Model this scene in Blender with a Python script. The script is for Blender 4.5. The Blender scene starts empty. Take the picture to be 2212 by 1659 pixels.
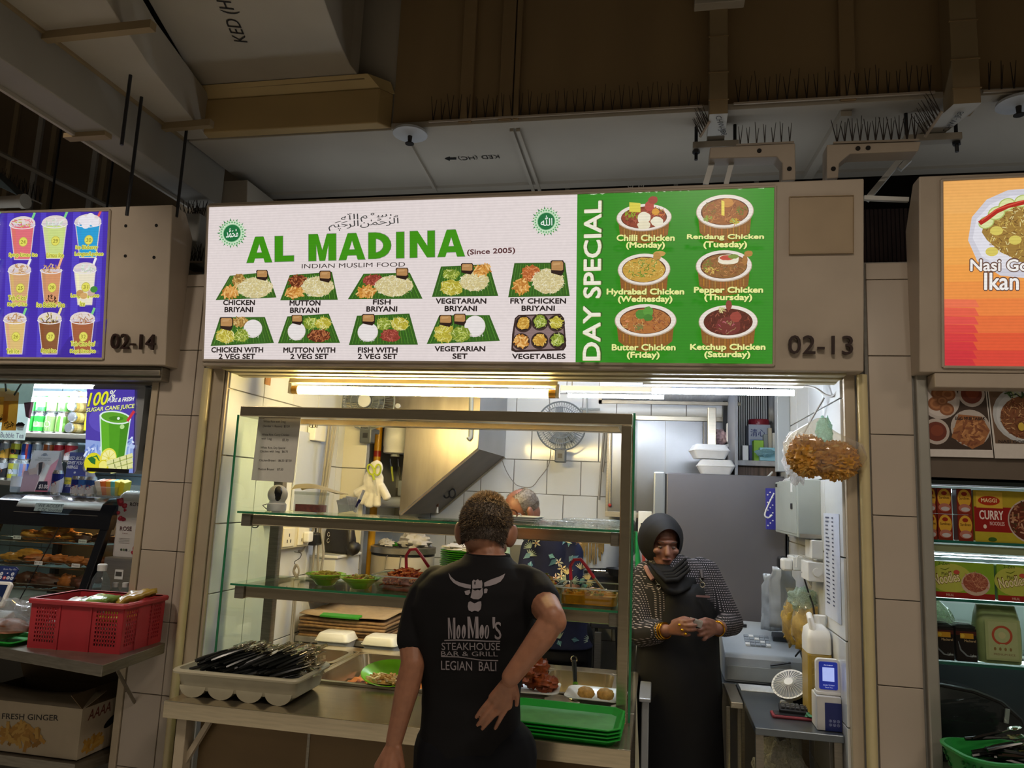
import bpy,bmesh,math,random
from mathutils import Vector as V,Matrix,Euler,noise
from mathutils.bvhtree import BVHTree
R=random.Random(7)
PI=math.pi
sc=bpy.context.scene
COL=sc.collection
# ---------------------------------------------------------------- camera
CAMPOS=V((0,0,1.68));FPX=1602.6;CX,CY=1106.0,829.5
CROT=Matrix(((0.9810671,-0.0130210,0.1932298),(0.1890182,-0.1529438,-0.9699899),(0.0421835,0.9881491,-0.1475869)))
cam=bpy.data.cameras.new('camera');camo=bpy.data.objects.new('camera',cam);COL.objects.link(camo)
camo.matrix_world=Matrix.Translation(CAMPOS) @ CROT.to_4x4()
cam.sensor_fit='HORIZONTAL';cam.sensor_width=36.0;cam.lens=36.0*FPX / 2212.0;cam.clip_start=.05;cam.clip_end=60
sc.camera=camo
# ---------------------------------------------------------------- world, hall lamps, added fill lights, exposure
def lin(c):
 if isinstance(c,str):
  c=c.lstrip('#');c=[int(c[i:i+2],16) for i in (0,2,4)]
 return tuple(((x / 255) / 12.92 if x / 255 <= .04045 else ((x / 255+.055) / 1.055) ** 2.4) for x in c[:3])
w=bpy.data.worlds.new('hall_ambient');sc.world=w;w.use_nodes=True
bg=w.node_tree.nodes['Background'];bg.inputs[0].default_value=(*lin('#e8d8bc'),1);bg.inputs[1].default_value=.05
def area(name,loc,size,watts,col,rot=(0,0,0),sy=None):
 l=bpy.data.lights.new(name,'AREA');l.energy=watts;l.color=lin(col);l.size=size
 if sy:l.shape='RECTANGLE';l.size_y=sy
 o=bpy.data.objects.new(name,l);o.location=loc;o.rotation_euler=rot;COL.objects.link(o);return o
for i,(x,y,e) in enumerate(((-2.6,1.25,30),(.25,1.15,19),(2.9,1.3,16),(-1.8,-1.4,26),(1.6,-1.4,26))):
 area('hall_downlight',(x,y,3.35),.45,e,'#ffeeda')
for i,x in enumerate((-3.6,-1.5,.6,2.7)):# unseen narrow spots added so floor bounce lifts the duct undersides
 area('added_floor_spot',(x,.55,3.4),.3,5,'#f6f2ea').data.spread=math.radians(62)
for x,l,e in ((-.6,2.6,2.2),(-3.2,1.8,1.2),(2.0,1.8,1.2)):# unseen uplights added behind the signboards to brighten the duct undersides
 area('added_uplight',(x,3.35,2.85),l,e,'#e4ecf4',(PI,0,0),.08)
sc.view_settings.view_transform='Standard';sc.view_settings.look='None'
sc.view_settings.gamma=1;sc.view_settings.use_curve_mapping=False
sc.view_settings.exposure=0.22
sc.cycles.max_bounces=8;sc.cycles.transparent_max_bounces=24
sc.cycles.caustics_reflective=False;sc.cycles.caustics_refractive=False
sc.cycles.sample_clamp_indirect=4
# ---------------------------------------------------------------- pixel ray helpers (real points on real planes)
def ray(px,py):return CROT @ V(((px - CX) / FPX,-(py - CY) / FPX,-1))
def at(px,py,Y=None,Z=None,X=None):
 r=ray(px,py)
 t=Y / r.y if Y is not None else ((Z - CAMPOS.z) / r.z if Z is not None else X / r.x)
 return CAMPOS+r*t
 # ---------------------------------------------------------------- materials
MATS={}
def M(name,col='#808080',rough=.5,metal=0,var=.08,scale=14,bump=0,spec=.5,emit=0,ecol=None,coat=0,alpha=1,trans=0,sss=0,stretch=None,detail=4):
 if name in MATS:return MATS[name]
 m=bpy.data.materials.new(name);m.use_nodes=True;nt=m.node_tree;b=nt.nodes['Principled BSDF']
 c=lin(col)
 b.inputs['Roughness'].default_value=rough;b.inputs['Metallic'].default_value=metal
 b.inputs['Specular IOR Level'].default_value=spec;b.inputs['Coat Weight'].default_value=coat
 b.inputs['Alpha'].default_value=alpha;b.inputs['Transmission Weight'].default_value=trans
 if sss:b.inputs['Subsurface Weight'].default_value=sss;b.inputs['Subsurface Scale'].default_value=.01
 tc=nt.nodes.new('ShaderNodeTexCoord');n=nt.nodes.new('ShaderNodeTexNoise');n.inputs['Scale'].default_value=scale;n.inputs['Detail'].default_value=detail
 if stretch:
  mp=nt.nodes.new('ShaderNodeMapping');mp.inputs['Scale'].default_value=stretch
  nt.links.new(tc.outputs['Object'],mp.inputs[0]);nt.links.new(mp.outputs[0],n.inputs['Vector'])
 else:nt.links.new(tc.outputs['Object'],n.inputs['Vector'])
 r=nt.nodes.new('ShaderNodeValToRGB')
 r.color_ramp.elements[0].position=.3;r.color_ramp.elements[1].position=.7
 r.color_ramp.elements[0].color=(*[max(0,x*(1 - var)) for x in c],1);r.color_ramp.elements[1].color=(*[min(1,x*(1+var)) for x in c],1)
 nt.links.new(n.outputs[0],r.inputs[0]);nt.links.new(r.outputs[0],b.inputs['Base Color'])
 if bump:
  bp=nt.nodes.new('ShaderNodeBump');bp.inputs['Strength'].default_value=bump;bp.inputs['Distance'].default_value=.004
  nt.links.new(n.outputs[0],bp.inputs['Height']);nt.links.new(bp.outputs[0],b.inputs['Normal'])
 if emit:
  b.inputs['Emission Color'].default_value=(*lin(ecol or col),1);b.inputs['Emission Strength'].default_value=emit
 MATS[name]=m;return m
def attr_mat(name,emit=0,rough=.5,stripe=0,spec=.4,metal=0,thin=0):
 """flat print: colours come from the mesh's colour attribute"""
 if name in MATS:return MATS[name]
 m=bpy.data.materials.new(name);m.use_nodes=True;nt=m.node_tree;b=nt.nodes['Principled BSDF']
 a=nt.nodes.new('ShaderNodeAttribute');a.attribute_name='Col'
 out=a.outputs['Color']
 tc=nt.nodes.new('ShaderNodeTexCoord');n=nt.nodes.new('ShaderNodeTexNoise');n.inputs['Scale'].default_value=60
 nt.links.new(tc.outputs['Object'],n.inputs['Vector'])
 mr=nt.nodes.new('ShaderNodeMapRange');mr.inputs['To Min'].default_value=.92;mr.inputs['To Max'].default_value=1.05
 nt.links.new(n.outputs[0],mr.inputs[0])
 mx=nt.nodes.new('ShaderNodeVectorMath');mx.operation='SCALE'
 nt.links.new(out,mx.inputs[0]);nt.links.new(mr.outputs[0],mx.inputs['Scale']);out=mx.outputs[0]
 if stripe:
  wv=nt.nodes.new('ShaderNodeTexWave');wv.bands_direction='Z';wv.inputs['Scale'].default_value=28;wv.inputs['Distortion'].default_value=.4
  wv.inputs['Detail'].default_value=1
  nt.links.new(tc.outputs['Object'],wv.inputs['Vector'])
  m2=nt.nodes.new('ShaderNodeMapRange');m2.inputs['To Min'].default_value=1 - stripe;m2.inputs['To Max'].default_value=1
  nt.links.new(wv.outputs['Fac'],m2.inputs[0])
  x2=nt.nodes.new('ShaderNodeVectorMath');x2.operation='SCALE'
  nt.links.new(out,x2.inputs[0]);nt.links.new(m2.outputs[0],x2.inputs['Scale']);out=x2.outputs[0]
 b.inputs['Roughness'].default_value=rough;b.inputs['Specular IOR Level'].default_value=spec;b.inputs['Metallic'].default_value=metal
 if emit:
  b.inputs['Base Color'].default_value=(.03,.03,.03,1)
  nt.links.new(out,b.inputs['Emission Color']);b.inputs['Emission Strength'].default_value=emit
 else:nt.links.new(out,b.inputs['Base Color'])
 if thin:
  tl=nt.nodes.new('ShaderNodeBsdfTranslucent');nt.links.new(out,tl.inputs[0]);ms=nt.nodes.new('ShaderNodeMixShader');ms.inputs[0].default_value=thin
  nt.links.new(b.outputs[0],ms.inputs[1]);nt.links.new(tl.outputs[0],ms.inputs[2]);nt.links.new(ms.outputs[0],nt.nodes['Material Output'].inputs[0])
 MATS[name]=m;return m
def glass_mat(name,tint='#eaf5f0',gloss=.9,base=.04,rough=.02,haze=0,hcol='#ffffff'):
 """thin clear sheet: transparency with Fresnel reflection, optional milky haze"""
 if name in MATS:return MATS[name]
 m=bpy.data.materials.new(name);m.use_nodes=True;nt=m.node_tree;nt.nodes.clear()
 o=nt.nodes.new('ShaderNodeOutputMaterial');t=nt.nodes.new('ShaderNodeBsdfTransparent');g=nt.nodes.new('ShaderNodeBsdfGlossy')
 t.inputs[0].default_value=(*lin(tint),1);g.inputs['Roughness'].default_value=rough;g.inputs[0].default_value=(gloss,gloss,gloss,1)
 lw=nt.nodes.new('ShaderNodeLayerWeight');pw=nt.nodes.new('ShaderNodeMath');pw.operation='POWER';pw.inputs[1].default_value=4.5
 nt.links.new(lw.outputs['Facing'],pw.inputs[0]);f=nt.nodes.new('ShaderNodeMath');f.operation='MULTIPLY_ADD';f.inputs[1].default_value=.55;f.inputs[2].default_value=base*.7
 nt.links.new(pw.outputs[0],f.inputs[0])
 mx=nt.nodes.new('ShaderNodeMixShader');nt.links.new(f.outputs[0],mx.inputs[0]);nt.links.new(t.outputs[0],mx.inputs[1]);nt.links.new(g.outputs[0],mx.inputs[2])
 last=mx
 if haze:
  d=nt.nodes.new('ShaderNodeBsdfDiffuse');d.inputs[0].default_value=(*lin(hcol),1)
  tl=nt.nodes.new('ShaderNodeBsdfTranslucent');tl.inputs[0].default_value=(*lin(hcol),1)
  dm=nt.nodes.new('ShaderNodeMixShader');nt.links.new(d.outputs[0],dm.inputs[1]);nt.links.new(tl.outputs[0],dm.inputs[2])
  n=nt.nodes.new('ShaderNodeTexNoise');n.inputs['Scale'].default_value=25;n.inputs['Detail'].default_value=5
  mr=nt.nodes.new('ShaderNodeMapRange');mr.inputs['From Min'].default_value=.3;mr.inputs['From Max'].default_value=.7
  mr.inputs['To Min'].default_value=haze*.6;mr.inputs['To Max'].default_value=min(1,haze*1.4);nt.links.new(n.outputs[0],mr.inputs[0])
  m2=nt.nodes.new('ShaderNodeMixShader');nt.links.new(mr.outputs[0],m2.inputs[0]);nt.links.new(last.outputs[0],m2.inputs[1]);nt.links.new(dm.outputs[0],m2.inputs[2]);last=m2
 nt.links.new(last.outputs[0],o.inputs[0]);MATS[name]=m;return m
 # ---------------------------------------------------------------- objects
ORG={}
def tag(o,label=None,cat=None,group=None,kind=None):
 if label:o['label']=label
 if cat:o['category']=cat
 if group:o['group']=group
 if kind:o['kind']=kind
 return o
def thing(name,label,cat,loc=(0,0,0),rz=0,group=None):
 o=bpy.data.objects.new(name,None);COL.objects.link(o);o.empty_display_size=.05
 o.location=loc;o.rotation_euler=(0,0,rz);ORG[o.name]=V(loc)
 return tag(o,label,cat,group)
def org(o):
 p=V((0,0,0))
 while o is not None:
  p=p+ORG.get(o.name,V((0,0,0)));o=o.parent
 return p
def copy_tree(o,parent=None):
 c=o.copy();COL.objects.link(c)
 if parent is not None:c.parent=parent
 for ch in list(o.children):copy_tree(ch,c)
 return c
def rr(w_,h_,r,n=4):
 """rounded rectangle outline, centred"""
 pts=[]
 for cx,cy,a in ((w_ / 2 - r,h_ / 2 - r,0),(-w_ / 2+r,h_ / 2 - r,90),(-w_ / 2+r,-h_ / 2+r,180),(w_ / 2 - r,-h_ / 2+r,270)):
  for k in range(n+1):
   t=math.radians(a+90*k / n);pts.append((cx+r*math.cos(t),cy+r*math.sin(t)))
 return pts
class MB:
 def __init__(s):s.v=[];s.f=[];s.m=[];s.cur=0
 def add(s,vs,fs):
  b=len(s.v);s.v+= [tuple(x) for x in vs];s.f+= [tuple(i+b for i in f) for f in fs];s.m+= [s.cur]*len(fs);return s
 def mat(s,i):s.cur=i;return s
 def box(s,x0,x1,y0,y1,z0,z1):
  return s.add([(x,y,z) for z in (z0,z1) for y in (y0,y1) for x in (x0,x1)],[(0,2,3,1),(4,5,7,6),(0,1,5,4),(2,6,7,3),(0,4,6,2),(1,3,7,5)])
 def cbox(s,c,d,rot=None):
  m=Euler(rot or (0,0,0)).to_matrix()
  return s.add([V(c)+m @ V((x*d[0] / 2,y*d[1] / 2,z*d[2] / 2)) for z in (-1,1) for y in (-1,1) for x in (-1,1)],[(0,2,3,1),(4,5,7,6),(0,1,5,4),(2,6,7,3),(0,4,6,2),(1,3,7,5)])
 def rings(s,rs,cap0=True,cap1=True,closed=True):
  n=len(rs[0]);b=[]
  vs=[p for r in rs for p in r];fs=[]
  for i in range(len(rs) - 1):
   for k in range(n if closed else n - 1):
    a,c=i*n+k,i*n+(k+1) % n;fs.append((a,c,c+n,a+n))
  if cap0:fs.append(tuple(reversed(range(n))))
  if cap1:fs.append(tuple(range((len(rs) - 1)*n,len(rs)*n)))
  return s.add(vs,fs)
 def frame(s,d):
  d=d.normalized();u=d.orthogonal().normalized() if abs(d.z)>.95 else d.cross(V((0,0,1))).normalized();return u,d.cross(u)
 def cyl(s,p0,p1,r0,r1=None,n=14,caps=True):
  p0,p1=V(p0),V(p1);r1=r0 if r1 is None else r1;u,v=s.frame(p1 - p0)
  ring=lambda p,r:[p+(u*math.cos(2*PI*k / n)+v*math.sin(2*PI*k / n))*r for k in range(n)]
  return s.rings([ring(p0,r0),ring(p1,r1)],caps,caps)
 def tube(s,pts,r,n=7,closed=False,rs=None):
  pts=[V(p) for p in pts];N=len(pts);rs=rs or [r]*N;out=[];up=None
  for i,p in enumerate(pts):
   d=(pts[(i+1) % N] - pts[i - 1]) if closed or 0<i<N - 1 else (pts[1] - pts[0] if i==0 else pts[-1] - pts[-2])
   d=d.normalized() if d.length>1e-9 else V((0,0,1))
   if up is None:u=d.orthogonal().normalized()
   else:
    u=up - d*up.dot(d);u=u.normalized() if u.length>1e-6 else d.orthogonal().normalized()
   up=u;w2=d.cross(u)
   out.append([p+(u*math.cos(2*PI*k / n)+w2*math.sin(2*PI*k / n))*rs[i] for k in range(n)])
  if closed:out.append(out[0]);return s.rings(out,False,False)
  return s.rings(out)
 def lathe(s,prof,c=(0,0,0),n=20,sx=1,sy=1,cap0=True,cap1=True,rot=None):
  m=Euler(rot).to_matrix() if rot else None
  rs=[]
  for r,z in prof:
   ring=[V((r*sx*math.cos(2*PI*k / n),r*sy*math.sin(2*PI*k / n),z)) for k in range(n)]
   rs.append([V(c)+(m @ p if m else p) for p in ring])
  return s.rings(rs,cap0,cap1)
 def sph(s,c,r,n=14,m=9,disp=0,seed=0,freq=6,rot=None):
  if not hasattr(r,'__len__'):r=(r,r,r)
  mm=Euler(rot).to_matrix() if rot else None
  vs=[];
  for i in range(m+1):
   t=PI*i / m
   for k in range(n if 0<i<m else 1):
    a=2*PI*k / n;p=V((math.sin(t)*math.cos(a),math.sin(t)*math.sin(a),math.cos(t)))
    q=1+(disp*noise.noise(p*freq*.4+V((seed*3.1,seed,0))) if disp else 0)
    p=V((p.x*r[0]*q,p.y*r[1]*q,p.z*r[2]*q));vs.append(V(c)+(mm @ p if mm else p))
  fs=[(0,1+k,1+(k+1) % n) for k in range(n)]
  for i in range(m - 2):
   for k in range(n):
    a=1+i*n+k;b=1+i*n+(k+1) % n;fs.append((a,a+n,b+n,b))
  L=len(vs) - 1;o=1+(m - 2)*n
  fs+= [(L,o+(k+1) % n,o+k) for k in range(n)]
  return s.add(vs,fs)
 def prism(s,pts,ax,a,b):
  """2D outline extruded along an axis: x -> (y,z), y -> (x,z), z -> (x,y)"""
  f={'x':lambda p,t:(t,p[0],p[1]),'y':lambda p,t:(p[0],t,p[1]),'z':lambda p,t:(p[0],p[1],t)}[ax]
  return s.rings([[f(p,a) for p in pts],[f(p,b) for p in pts]])
 def grid(s,nx,ny,fn):
  vs=[fn(i / nx,j / ny) for j in range(ny+1) for i in range(nx+1)]
  return s.add(vs,[(j*(nx+1)+i,j*(nx+1)+i+1,(j+1)*(nx+1)+i+1,(j+1)*(nx+1)+i) for j in range(ny) for i in range(nx)])
 def pan(s,w_,d_,h_,t=.004,r=.03,lip=.012,taper=.9,c=(0,0,0),n=4):
  """open rounded tray standing on c"""
  def ring(k,e,z):return [(c[0]+x,c[1]+y,c[2]+z) for x,y in rr(w_*k+e*2,d_*k+e*2,max(.004,r*k+e*.5),n)]
  return s.rings([ring(taper,0,0),ring(1,0,h_),ring(1,lip,h_),ring(1,lip,h_+t),ring(1,-t,h_+t),ring(taper,-t,t)])
 def mesh(s,name,smooth=None):
  me=bpy.data.meshes.new(name);me.from_pydata(s.v,[],s.f)
  if any(s.m):me.polygons.foreach_set('material_index',s.m)
  return me
 def build(s,name,mats,parent=None,smooth=None,bevel=0,world=False,label=None,kind=None,fix=True,solid=0):
  if world:
   o=org(parent);s.v=[(x - o.x,y - o.y,z - o.z) for x,y,z in s.v]
  me=s.mesh(name)
  if fix:
   bm=bmesh.new();bm.from_mesh(me);bmesh.ops.recalc_face_normals(bm,faces=bm.faces);bm.to_mesh(me);bm.free()
  for m in (mats if isinstance(mats,(list,tuple)) else [mats]):me.materials.append(m)
  if smooth:
   me.shade_smooth();me.set_sharp_from_angle(angle=math.radians(smooth))
  o=bpy.data.objects.new(name,me);COL.objects.link(o)
  if parent is not None:o.parent=parent
  if bevel:
   b=o.modifiers.new('bevel','BEVEL');b.width=bevel;b.segments=2;b.limit_method='ANGLE';b.angle_limit=.6
  if solid:
   b=o.modifiers.new('thickness','SOLIDIFY');b.thickness=solid
  return tag(o,label,kind=kind)
def solid_part(name,m,parent,x0,x1,y0,y1,z0,z1,bevel=.002,**k):return MB().box(x0,x1,y0,y1,z0,z1).build(name,m,parent,bevel=bevel,**k)
# ---------------------------------------------------------------- flat print on a surface
TXT={}
def text_tris(t,bold=0):
 k=(t,bold)
 if k in TXT:return TXT[k]
 cu=bpy.data.curves.new('lettering','FONT');cu.body=t;cu.size=1;cu.resolution_u=3;cu.offset=0;cu.fill_mode='FRONT'
 ob=bpy.data.objects.new('lettering',cu);me=ob.to_mesh()
 vs=[(v.co.x,v.co.y) for v in me.vertices];fs=[tuple(p.vertices) for p in me.polygons]
 ob.to_mesh_clear();bpy.data.objects.remove(ob);bpy.data.curves.remove(cu)
 xs=[v[0] for v in vs] or [0,1];ys=[v[1] for v in vs] or [0,1]
 TXT[k]=(vs,fs,min(xs),max(xs),min(ys),max(ys));return TXT[k]
class Surf:
 """a plane: corner o, unit axes u,v"""
 def __init__(s,o,u,v):s.o=V(o);s.u=V(u).normalized();s.v=V(v);s.v=(s.v - s.u*s.v.dot(s.u)).normalized();s.n=s.u.cross(s.v)
 def pt(s,a,b,off=0):return s.o+s.u*a+s.v*b+s.n*off
 def px(s,x,y):
  r=ray(x,y);t=(s.o - CAMPOS).dot(s.n) / r.dot(s.n);p=CAMPOS+r*t - s.o;return (p.dot(s.u),p.dot(s.v))
class Art:
 def __init__(s,surf=None,fn=None,off=.0006,step=.000012):
  s.s=surf;s.fn=fn or (lambda a,b,o:surf.pt(a,b,o));s.v=[];s.f=[];s.c=[];s.off=off;s.step=step
 def add(s,pts,faces,col):
  b=len(s.v);s.off+= s.step;cc=(*lin(col),1)
  s.v+= [s.fn(p[0],p[1],s.off) for p in pts];s.f+= [tuple(b+i for i in f) for f in faces];s.c+= [cc]*len(faces);return s
 def poly(s,pts,col):return s.add(pts,[tuple(range(len(pts)))],col)
 def rect(s,a0,b0,a1,b1,col):return s.poly([(a0,b0),(a1,b0),(a1,b1),(a0,b1)],col)
 def ell(s,c,rx,ry,col,n=24,rot=0,jit=0,a0=0,a1=2*PI):
  ca,sa=math.cos(rot),math.sin(rot);P=[]
  full=a1 - a0>6.28
  for k in range(n if full else n+1):
   t=a0+(a1 - a0)*k / n;j=1+jit*(R.random() - .5)*2;x,y=rx*math.cos(t)*j,ry*math.sin(t)*j;P.append((c[0]+x*ca - y*sa,c[1]+x*sa+y*ca))
  return s.poly(P,col)
 def ring(s,c,r0,r1,col,n=32,ry=1):
  P=[(c[0]+r*math.cos(2*PI*k / n),c[1]+ry*r*math.sin(2*PI*k / n)) for k in range(n) for r in (r0,r1)]
  return s.add(P,[(2*k,2*k+1,(2*k+3) % (2*n),(2*k+2) % (2*n)) for k in range(n)],col)
 def line(s,pts,wd,col,taper=False):
  P=[];N=len(pts)
  for i in range(N):
   a,b=pts[max(0,i - 1)],pts[min(N - 1,i+1)];dx,dy=b[0] - a[0],b[1] - a[1];L=math.hypot(dx,dy) or 1
   k=wd / 2*(math.sin(PI*(i+.35) / (N - .3)) if taper else 1);P+= [(pts[i][0] - dy / L*k,pts[i][1]+dx / L*k),(pts[i][0]+dy / L*k,pts[i][1] - dx / L*k)]
  return s.add(P,[(2*i,2*i+1,2*i+3,2*i+2) for i in range(N - 1)],col)
 def grains(s,c,rx,ry,n,L,wd,cols,jit=1.0):
  for _ in range(n):
   a=R.random()*2*PI;q=math.sqrt(R.random());x,y=c[0]+rx*q*math.cos(a),c[1]+ry*q*math.sin(a);t=R.random()*PI*jit
   dx,dy=math.cos(t)*L / 2,math.sin(t)*L / 2;nx,ny=-dy / L*wd,dx / L*wd
   s.add([(x - dx - nx,y - dy - ny),(x+dx - nx,y+dy - ny),(x+dx+nx,y+dy+ny),(x - dx+nx,y - dy+ny)],[(0,1,2,3)],R.choice(cols))
  return s
 def text(s,t,p,q,h,col,bold=0,slant=0,mirror=False):
  """text from p to q along the baseline (its width is fitted), height h of its own box"""
  if bold>.004:
   k=bold*h*.8;n_=8
   for i in range(n_):
    a=2*PI*i / n_;s.text(t,(p[0]+k*math.cos(a),p[1]+k*math.sin(a)),(q[0]+k*math.cos(a),q[1]+k*math.sin(a)),h,col,0,slant,mirror)
   return s
  vs,fs,x0,x1,y0,y1=text_tris(t,bold)
  if not fs:return s
  ux,uy=q[0] - p[0],q[1] - p[1];L=math.hypot(ux,uy);ux,uy=ux / L,uy / L
  P=[]
  for x,y in vs:
   a=(x - x0) / (x1 - x0)*L;b=(y - y0) / (y1 - y0)*h;a+= slant*b
   if mirror:a=L - a
   P.append((p[0]+ux*a - uy*b,p[1]+uy*a+ux*b))
  return s.add(P,fs,col)
 def tpx(s,t,x0,y0,x1,y1,hpx,col,bold=0,slant=0):
  """text by the image points of its baseline ends and its height in image pixels"""
  p,q=s.s.px(x0,y0),s.s.px(x1,y1);m=s.s.px((x0+x1) / 2,(y0+y1) / 2);m2=s.s.px((x0+x1) / 2,(y0+y1) / 2 - hpx)
  return s.text(t,p,q,math.hypot(m2[0] - m[0],m2[1] - m[1]),col,bold,slant)
 def ppx(s,pts,col):return s.poly([s.s.px(*p) for p in pts],col)
 def lpx(s,pts,wd,col,taper=False):
  a=s.s.px(*pts[0]);b=s.s.px(pts[0][0]+1,pts[0][1]);k=math.hypot(b[0] - a[0],b[1] - a[1])
  return s.line([s.s.px(*p) for p in pts],wd*k,col,taper)
 def epx(s,x,y,rx,ry,col,**k):
  c=s.s.px(x,y);a=s.s.px(x+rx,y);b=s.s.px(x,y - ry);return s.ell(c,math.hypot(a[0] - c[0],a[1] - c[1]),math.hypot(b[0] - c[0],b[1] - c[1]),col,**k)
 def gpx(s,x,y,rx,ry,n,L,wd,cols):
  c=s.s.px(x,y);a=s.s.px(x+rx,y);b=s.s.px(x,y - ry);k=math.hypot(a[0] - c[0],a[1] - c[1]) / rx
  return s.grains(c,rx*k,math.hypot(b[0] - c[0],b[1] - c[1]),n,L*k,wd*k / 2,cols)
 def build(s,name,mat,parent=None,world=True,label=None):
  o=org(parent) if world else V((0,0,0));me=bpy.data.meshes.new(name);me.from_pydata([V(v) - o for v in s.v],[],s.f)
  a=me.color_attributes.new('Col','FLOAT_COLOR','CORNER');buf=[]
  for f,c in zip(s.f,s.c):buf+= list(c)*len(f)
  a.data.foreach_set('color',buf);me.materials.append(mat)
  ob=bpy.data.objects.new(name,me);COL.objects.link(ob)
  if parent is not None:ob.parent=parent
  return tag(ob,label)
PRINT=attr_mat('matt_print',0,.55)
GLOSSPRINT=attr_mat('gloss_print',0,.2)
# ================================================================ materials used widely
STEEL=M('brushed_steel','#b9b2a2',.32,.9,.12,6,0,stretch=(2,40,40))
STEELD=M('dull_steel','#8f887b',.42,.85,.15,5,0,stretch=(3,3,30))
BEIGE=M('beige_powder_coat','#ab9d8c',.5,0,.06,5)
BEIGEF=M('beige_frame','#b3a48c',.45,.1,.06,9)
DUCT=M('painted_duct','#a59c8d',.65,0,.07,2.2)
DUCTB=M('tan_duct_insulation','#8c7858',.75,0,.12,1.6)
DARK=M('black_void','#1b1714',.9,0,.2,8)
WTILE=M('white_glazed_tile','#d9dbda',.12,0,.03,3,spec=.5)
GROUT=M('grey_grout','#8c8a84',.9,0,.1,40)
PTILE=M('cream_pillar_tile','#b3a697',.28,0,.04,3)
BLACKP=M('black_plastic','#15161a',.4,0,.1,30)
WHITEP=M('white_plastic','#e6e6e2',.35,0,.03,20)
GREYP=M('grey_plastic','#9aa09f',.45,0,.05,20)
CLEAR=glass_mat('clear_glass','#eef7f2')
GREENEDGE=M('green_glass_edge','#2f7d55',.15,0,.1,20,spec=.6)
def struct(name,mb,m,parent=None,**k):return tag(mb.build(name,m,parent,**k),kind='structure')
# floor and ceiling
fl=struct('floor',MB().box(-7,7,-4,7,-.1,0),M('grey_floor_tile','#b9b5ac',.35,0,.12,5))
struct('ceiling',MB().box(-7,7,-4,7,4.7,4.8),M('dark_slab','#4a443c',.9,0,.1,3))
struct('wall_hall_back',MB().box(-7,7,5.62,5.7,0,4.7),M('dark_brown_wall','#3a332c',.9,0,.2,2,stretch=(6,1,.4)))
# ---- tiled surfaces: each tile a slab on a grout bed
def tile_wall(name,bed,tiles,m=WTILE,kind='structure',side=None):
 w_=struct(name,bed,GROUT)
 cache={}
 for (c,d,rotz) in tiles:
  k=tuple(round(x,3) for x in d)
  if k not in cache:
   o=MB().cbox((0,0,0),d).build('tile',m,w_,bevel=.0018);cache[k]=o
  else:o=cache[k].copy();COL.objects.link(o);o.parent=w_
  o.location=c;o.rotation_euler=(R.uniform(-.002,.002),R.uniform(-.002,.002),0)
 return w_
 # back wall of the middle stall (facing the viewer)
YB=5.3
tl=[]
zr=[.0+.242*k for k in range(0,12)]
for j,z in enumerate(zr):
 for k in range(-1,12):
  x=-1.98+.242*k+(.12 if j % 2 else 0)
  if -1.9<x<.57:tl.append(((x,YB - .004,z+.12),(.236,.012,.237),0))
tile_wall('wall_back',MB().box(-2.0,.75,YB,YB+.1,0,2.9),tl)
# left inner wall: big glazed tiles (facing right)
tl=[]
for j in range(9):
 for k in range(5):
  tl.append(((-1.897,3.15+.3*k,.15+.3*j),(.012,.295,.295),0))
tile_wall('wall_left',MB().box(-2.0,-1.9,3.02,4.65,0,2.75),tl)
tl=[]
for j in range(9):
 for k in range(7):
  tl.append(((.692,3.16+.3*k,.15+.3*j),(.012,.295,.295),0))
tile_wall('wall_right',MB().box(.695,.78,3.02,5.3,0,2.75),tl)
# pillars between the stalls
def pillar(name,x0,x1,cols,zoff):
 tl=[]
 for c0,c1 in cols:
  z=zoff
  while z<2.6:
   h_=min(.3,2.63 - z);tl.append((((c0+c1) / 2,2.996,z+h_ / 2),(c1 - c0 - .003,.014,h_ - .003),0));z+= .3
 p=tile_wall(name,MB().box(x0,x1,3.0,3.35,0,2.635),tl,PTILE)
 return p
zL=at(400,898,Y=3).z;zR=at(1905,939,Y=3).z
pillar('wall_pillar_left',-2.24,-1.99,[(-2.238,-2.062),(-2.06,-2.02)],zL - .3*7)
pillar('wall_pillar_right',.775,.95,[(.785,.938)],zR - .3*7)
# door-jamb like frame of the middle stall and round corner guards
trim=MB().box(-1.975,-1.915,2.985,3.1,0,2.19).box(-1.912,-1.898,2.99,3.04,0,2.19)
struct('trim_1',trim,BEIGEF,bevel=.004)
struct('trim_2',MB().box(.695,.735,2.985,3.1,0,2.19),BEIGEF,bevel=.004)
CREAMPIPE=M('cream_guard_rail','#cfc093',.3,.1,.05,8)
for n_,x in (('trim_3',-1.99),('trim_4',.757)):
 struct(n_,MB().cyl((x,2.975,0),(x,2.975,2.185),.019,n=16),CREAMPIPE,smooth=40)
struct('trim_5',MB().box(.945,.985,2.97,3.2,0,2.19),M('pale_steel_edge','#a9a69c',.35,.5,.06,6),bevel=.006)
struct('trim_6',MB().box(-2.275,-2.242,2.985,3.3,0,2.15),BEIGEF,bevel=.003)
# soffit strips over the opening (steel channels)
SOFF=M('soffit_steel','#b3a782',.5,.3,.08,5,stretch=(1,30,30))
for i,(y0,y1,z0,z1) in enumerate(((2.935,3.0,2.176,2.195),(3.0,3.06,2.170,2.19),(3.06,3.11,2.166,2.19))):
 struct('trim_%d' % (7+i),MB().box(-1.9,.695,y0,y1,z0,z1),SOFF,bevel=.004)
struct('wall_header',MB().box(-1.99,.76,3.11,3.2,2.19,2.62),M('header_board','#8d8477',.7,0,.08,4))
struct('wall_stall_ceiling',MB().box(-2.0,.78,3.2,5.35,2.75,2.8),M('stall_ceiling','#7c7a76',.8,0,.06,3))
struct('wall_left_upper',MB().box(-2.02,-1.9,4.65,5.3,0,2.75),M('left_inner_plaster','#cfd2d4',.4,0,.04,3))
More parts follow.
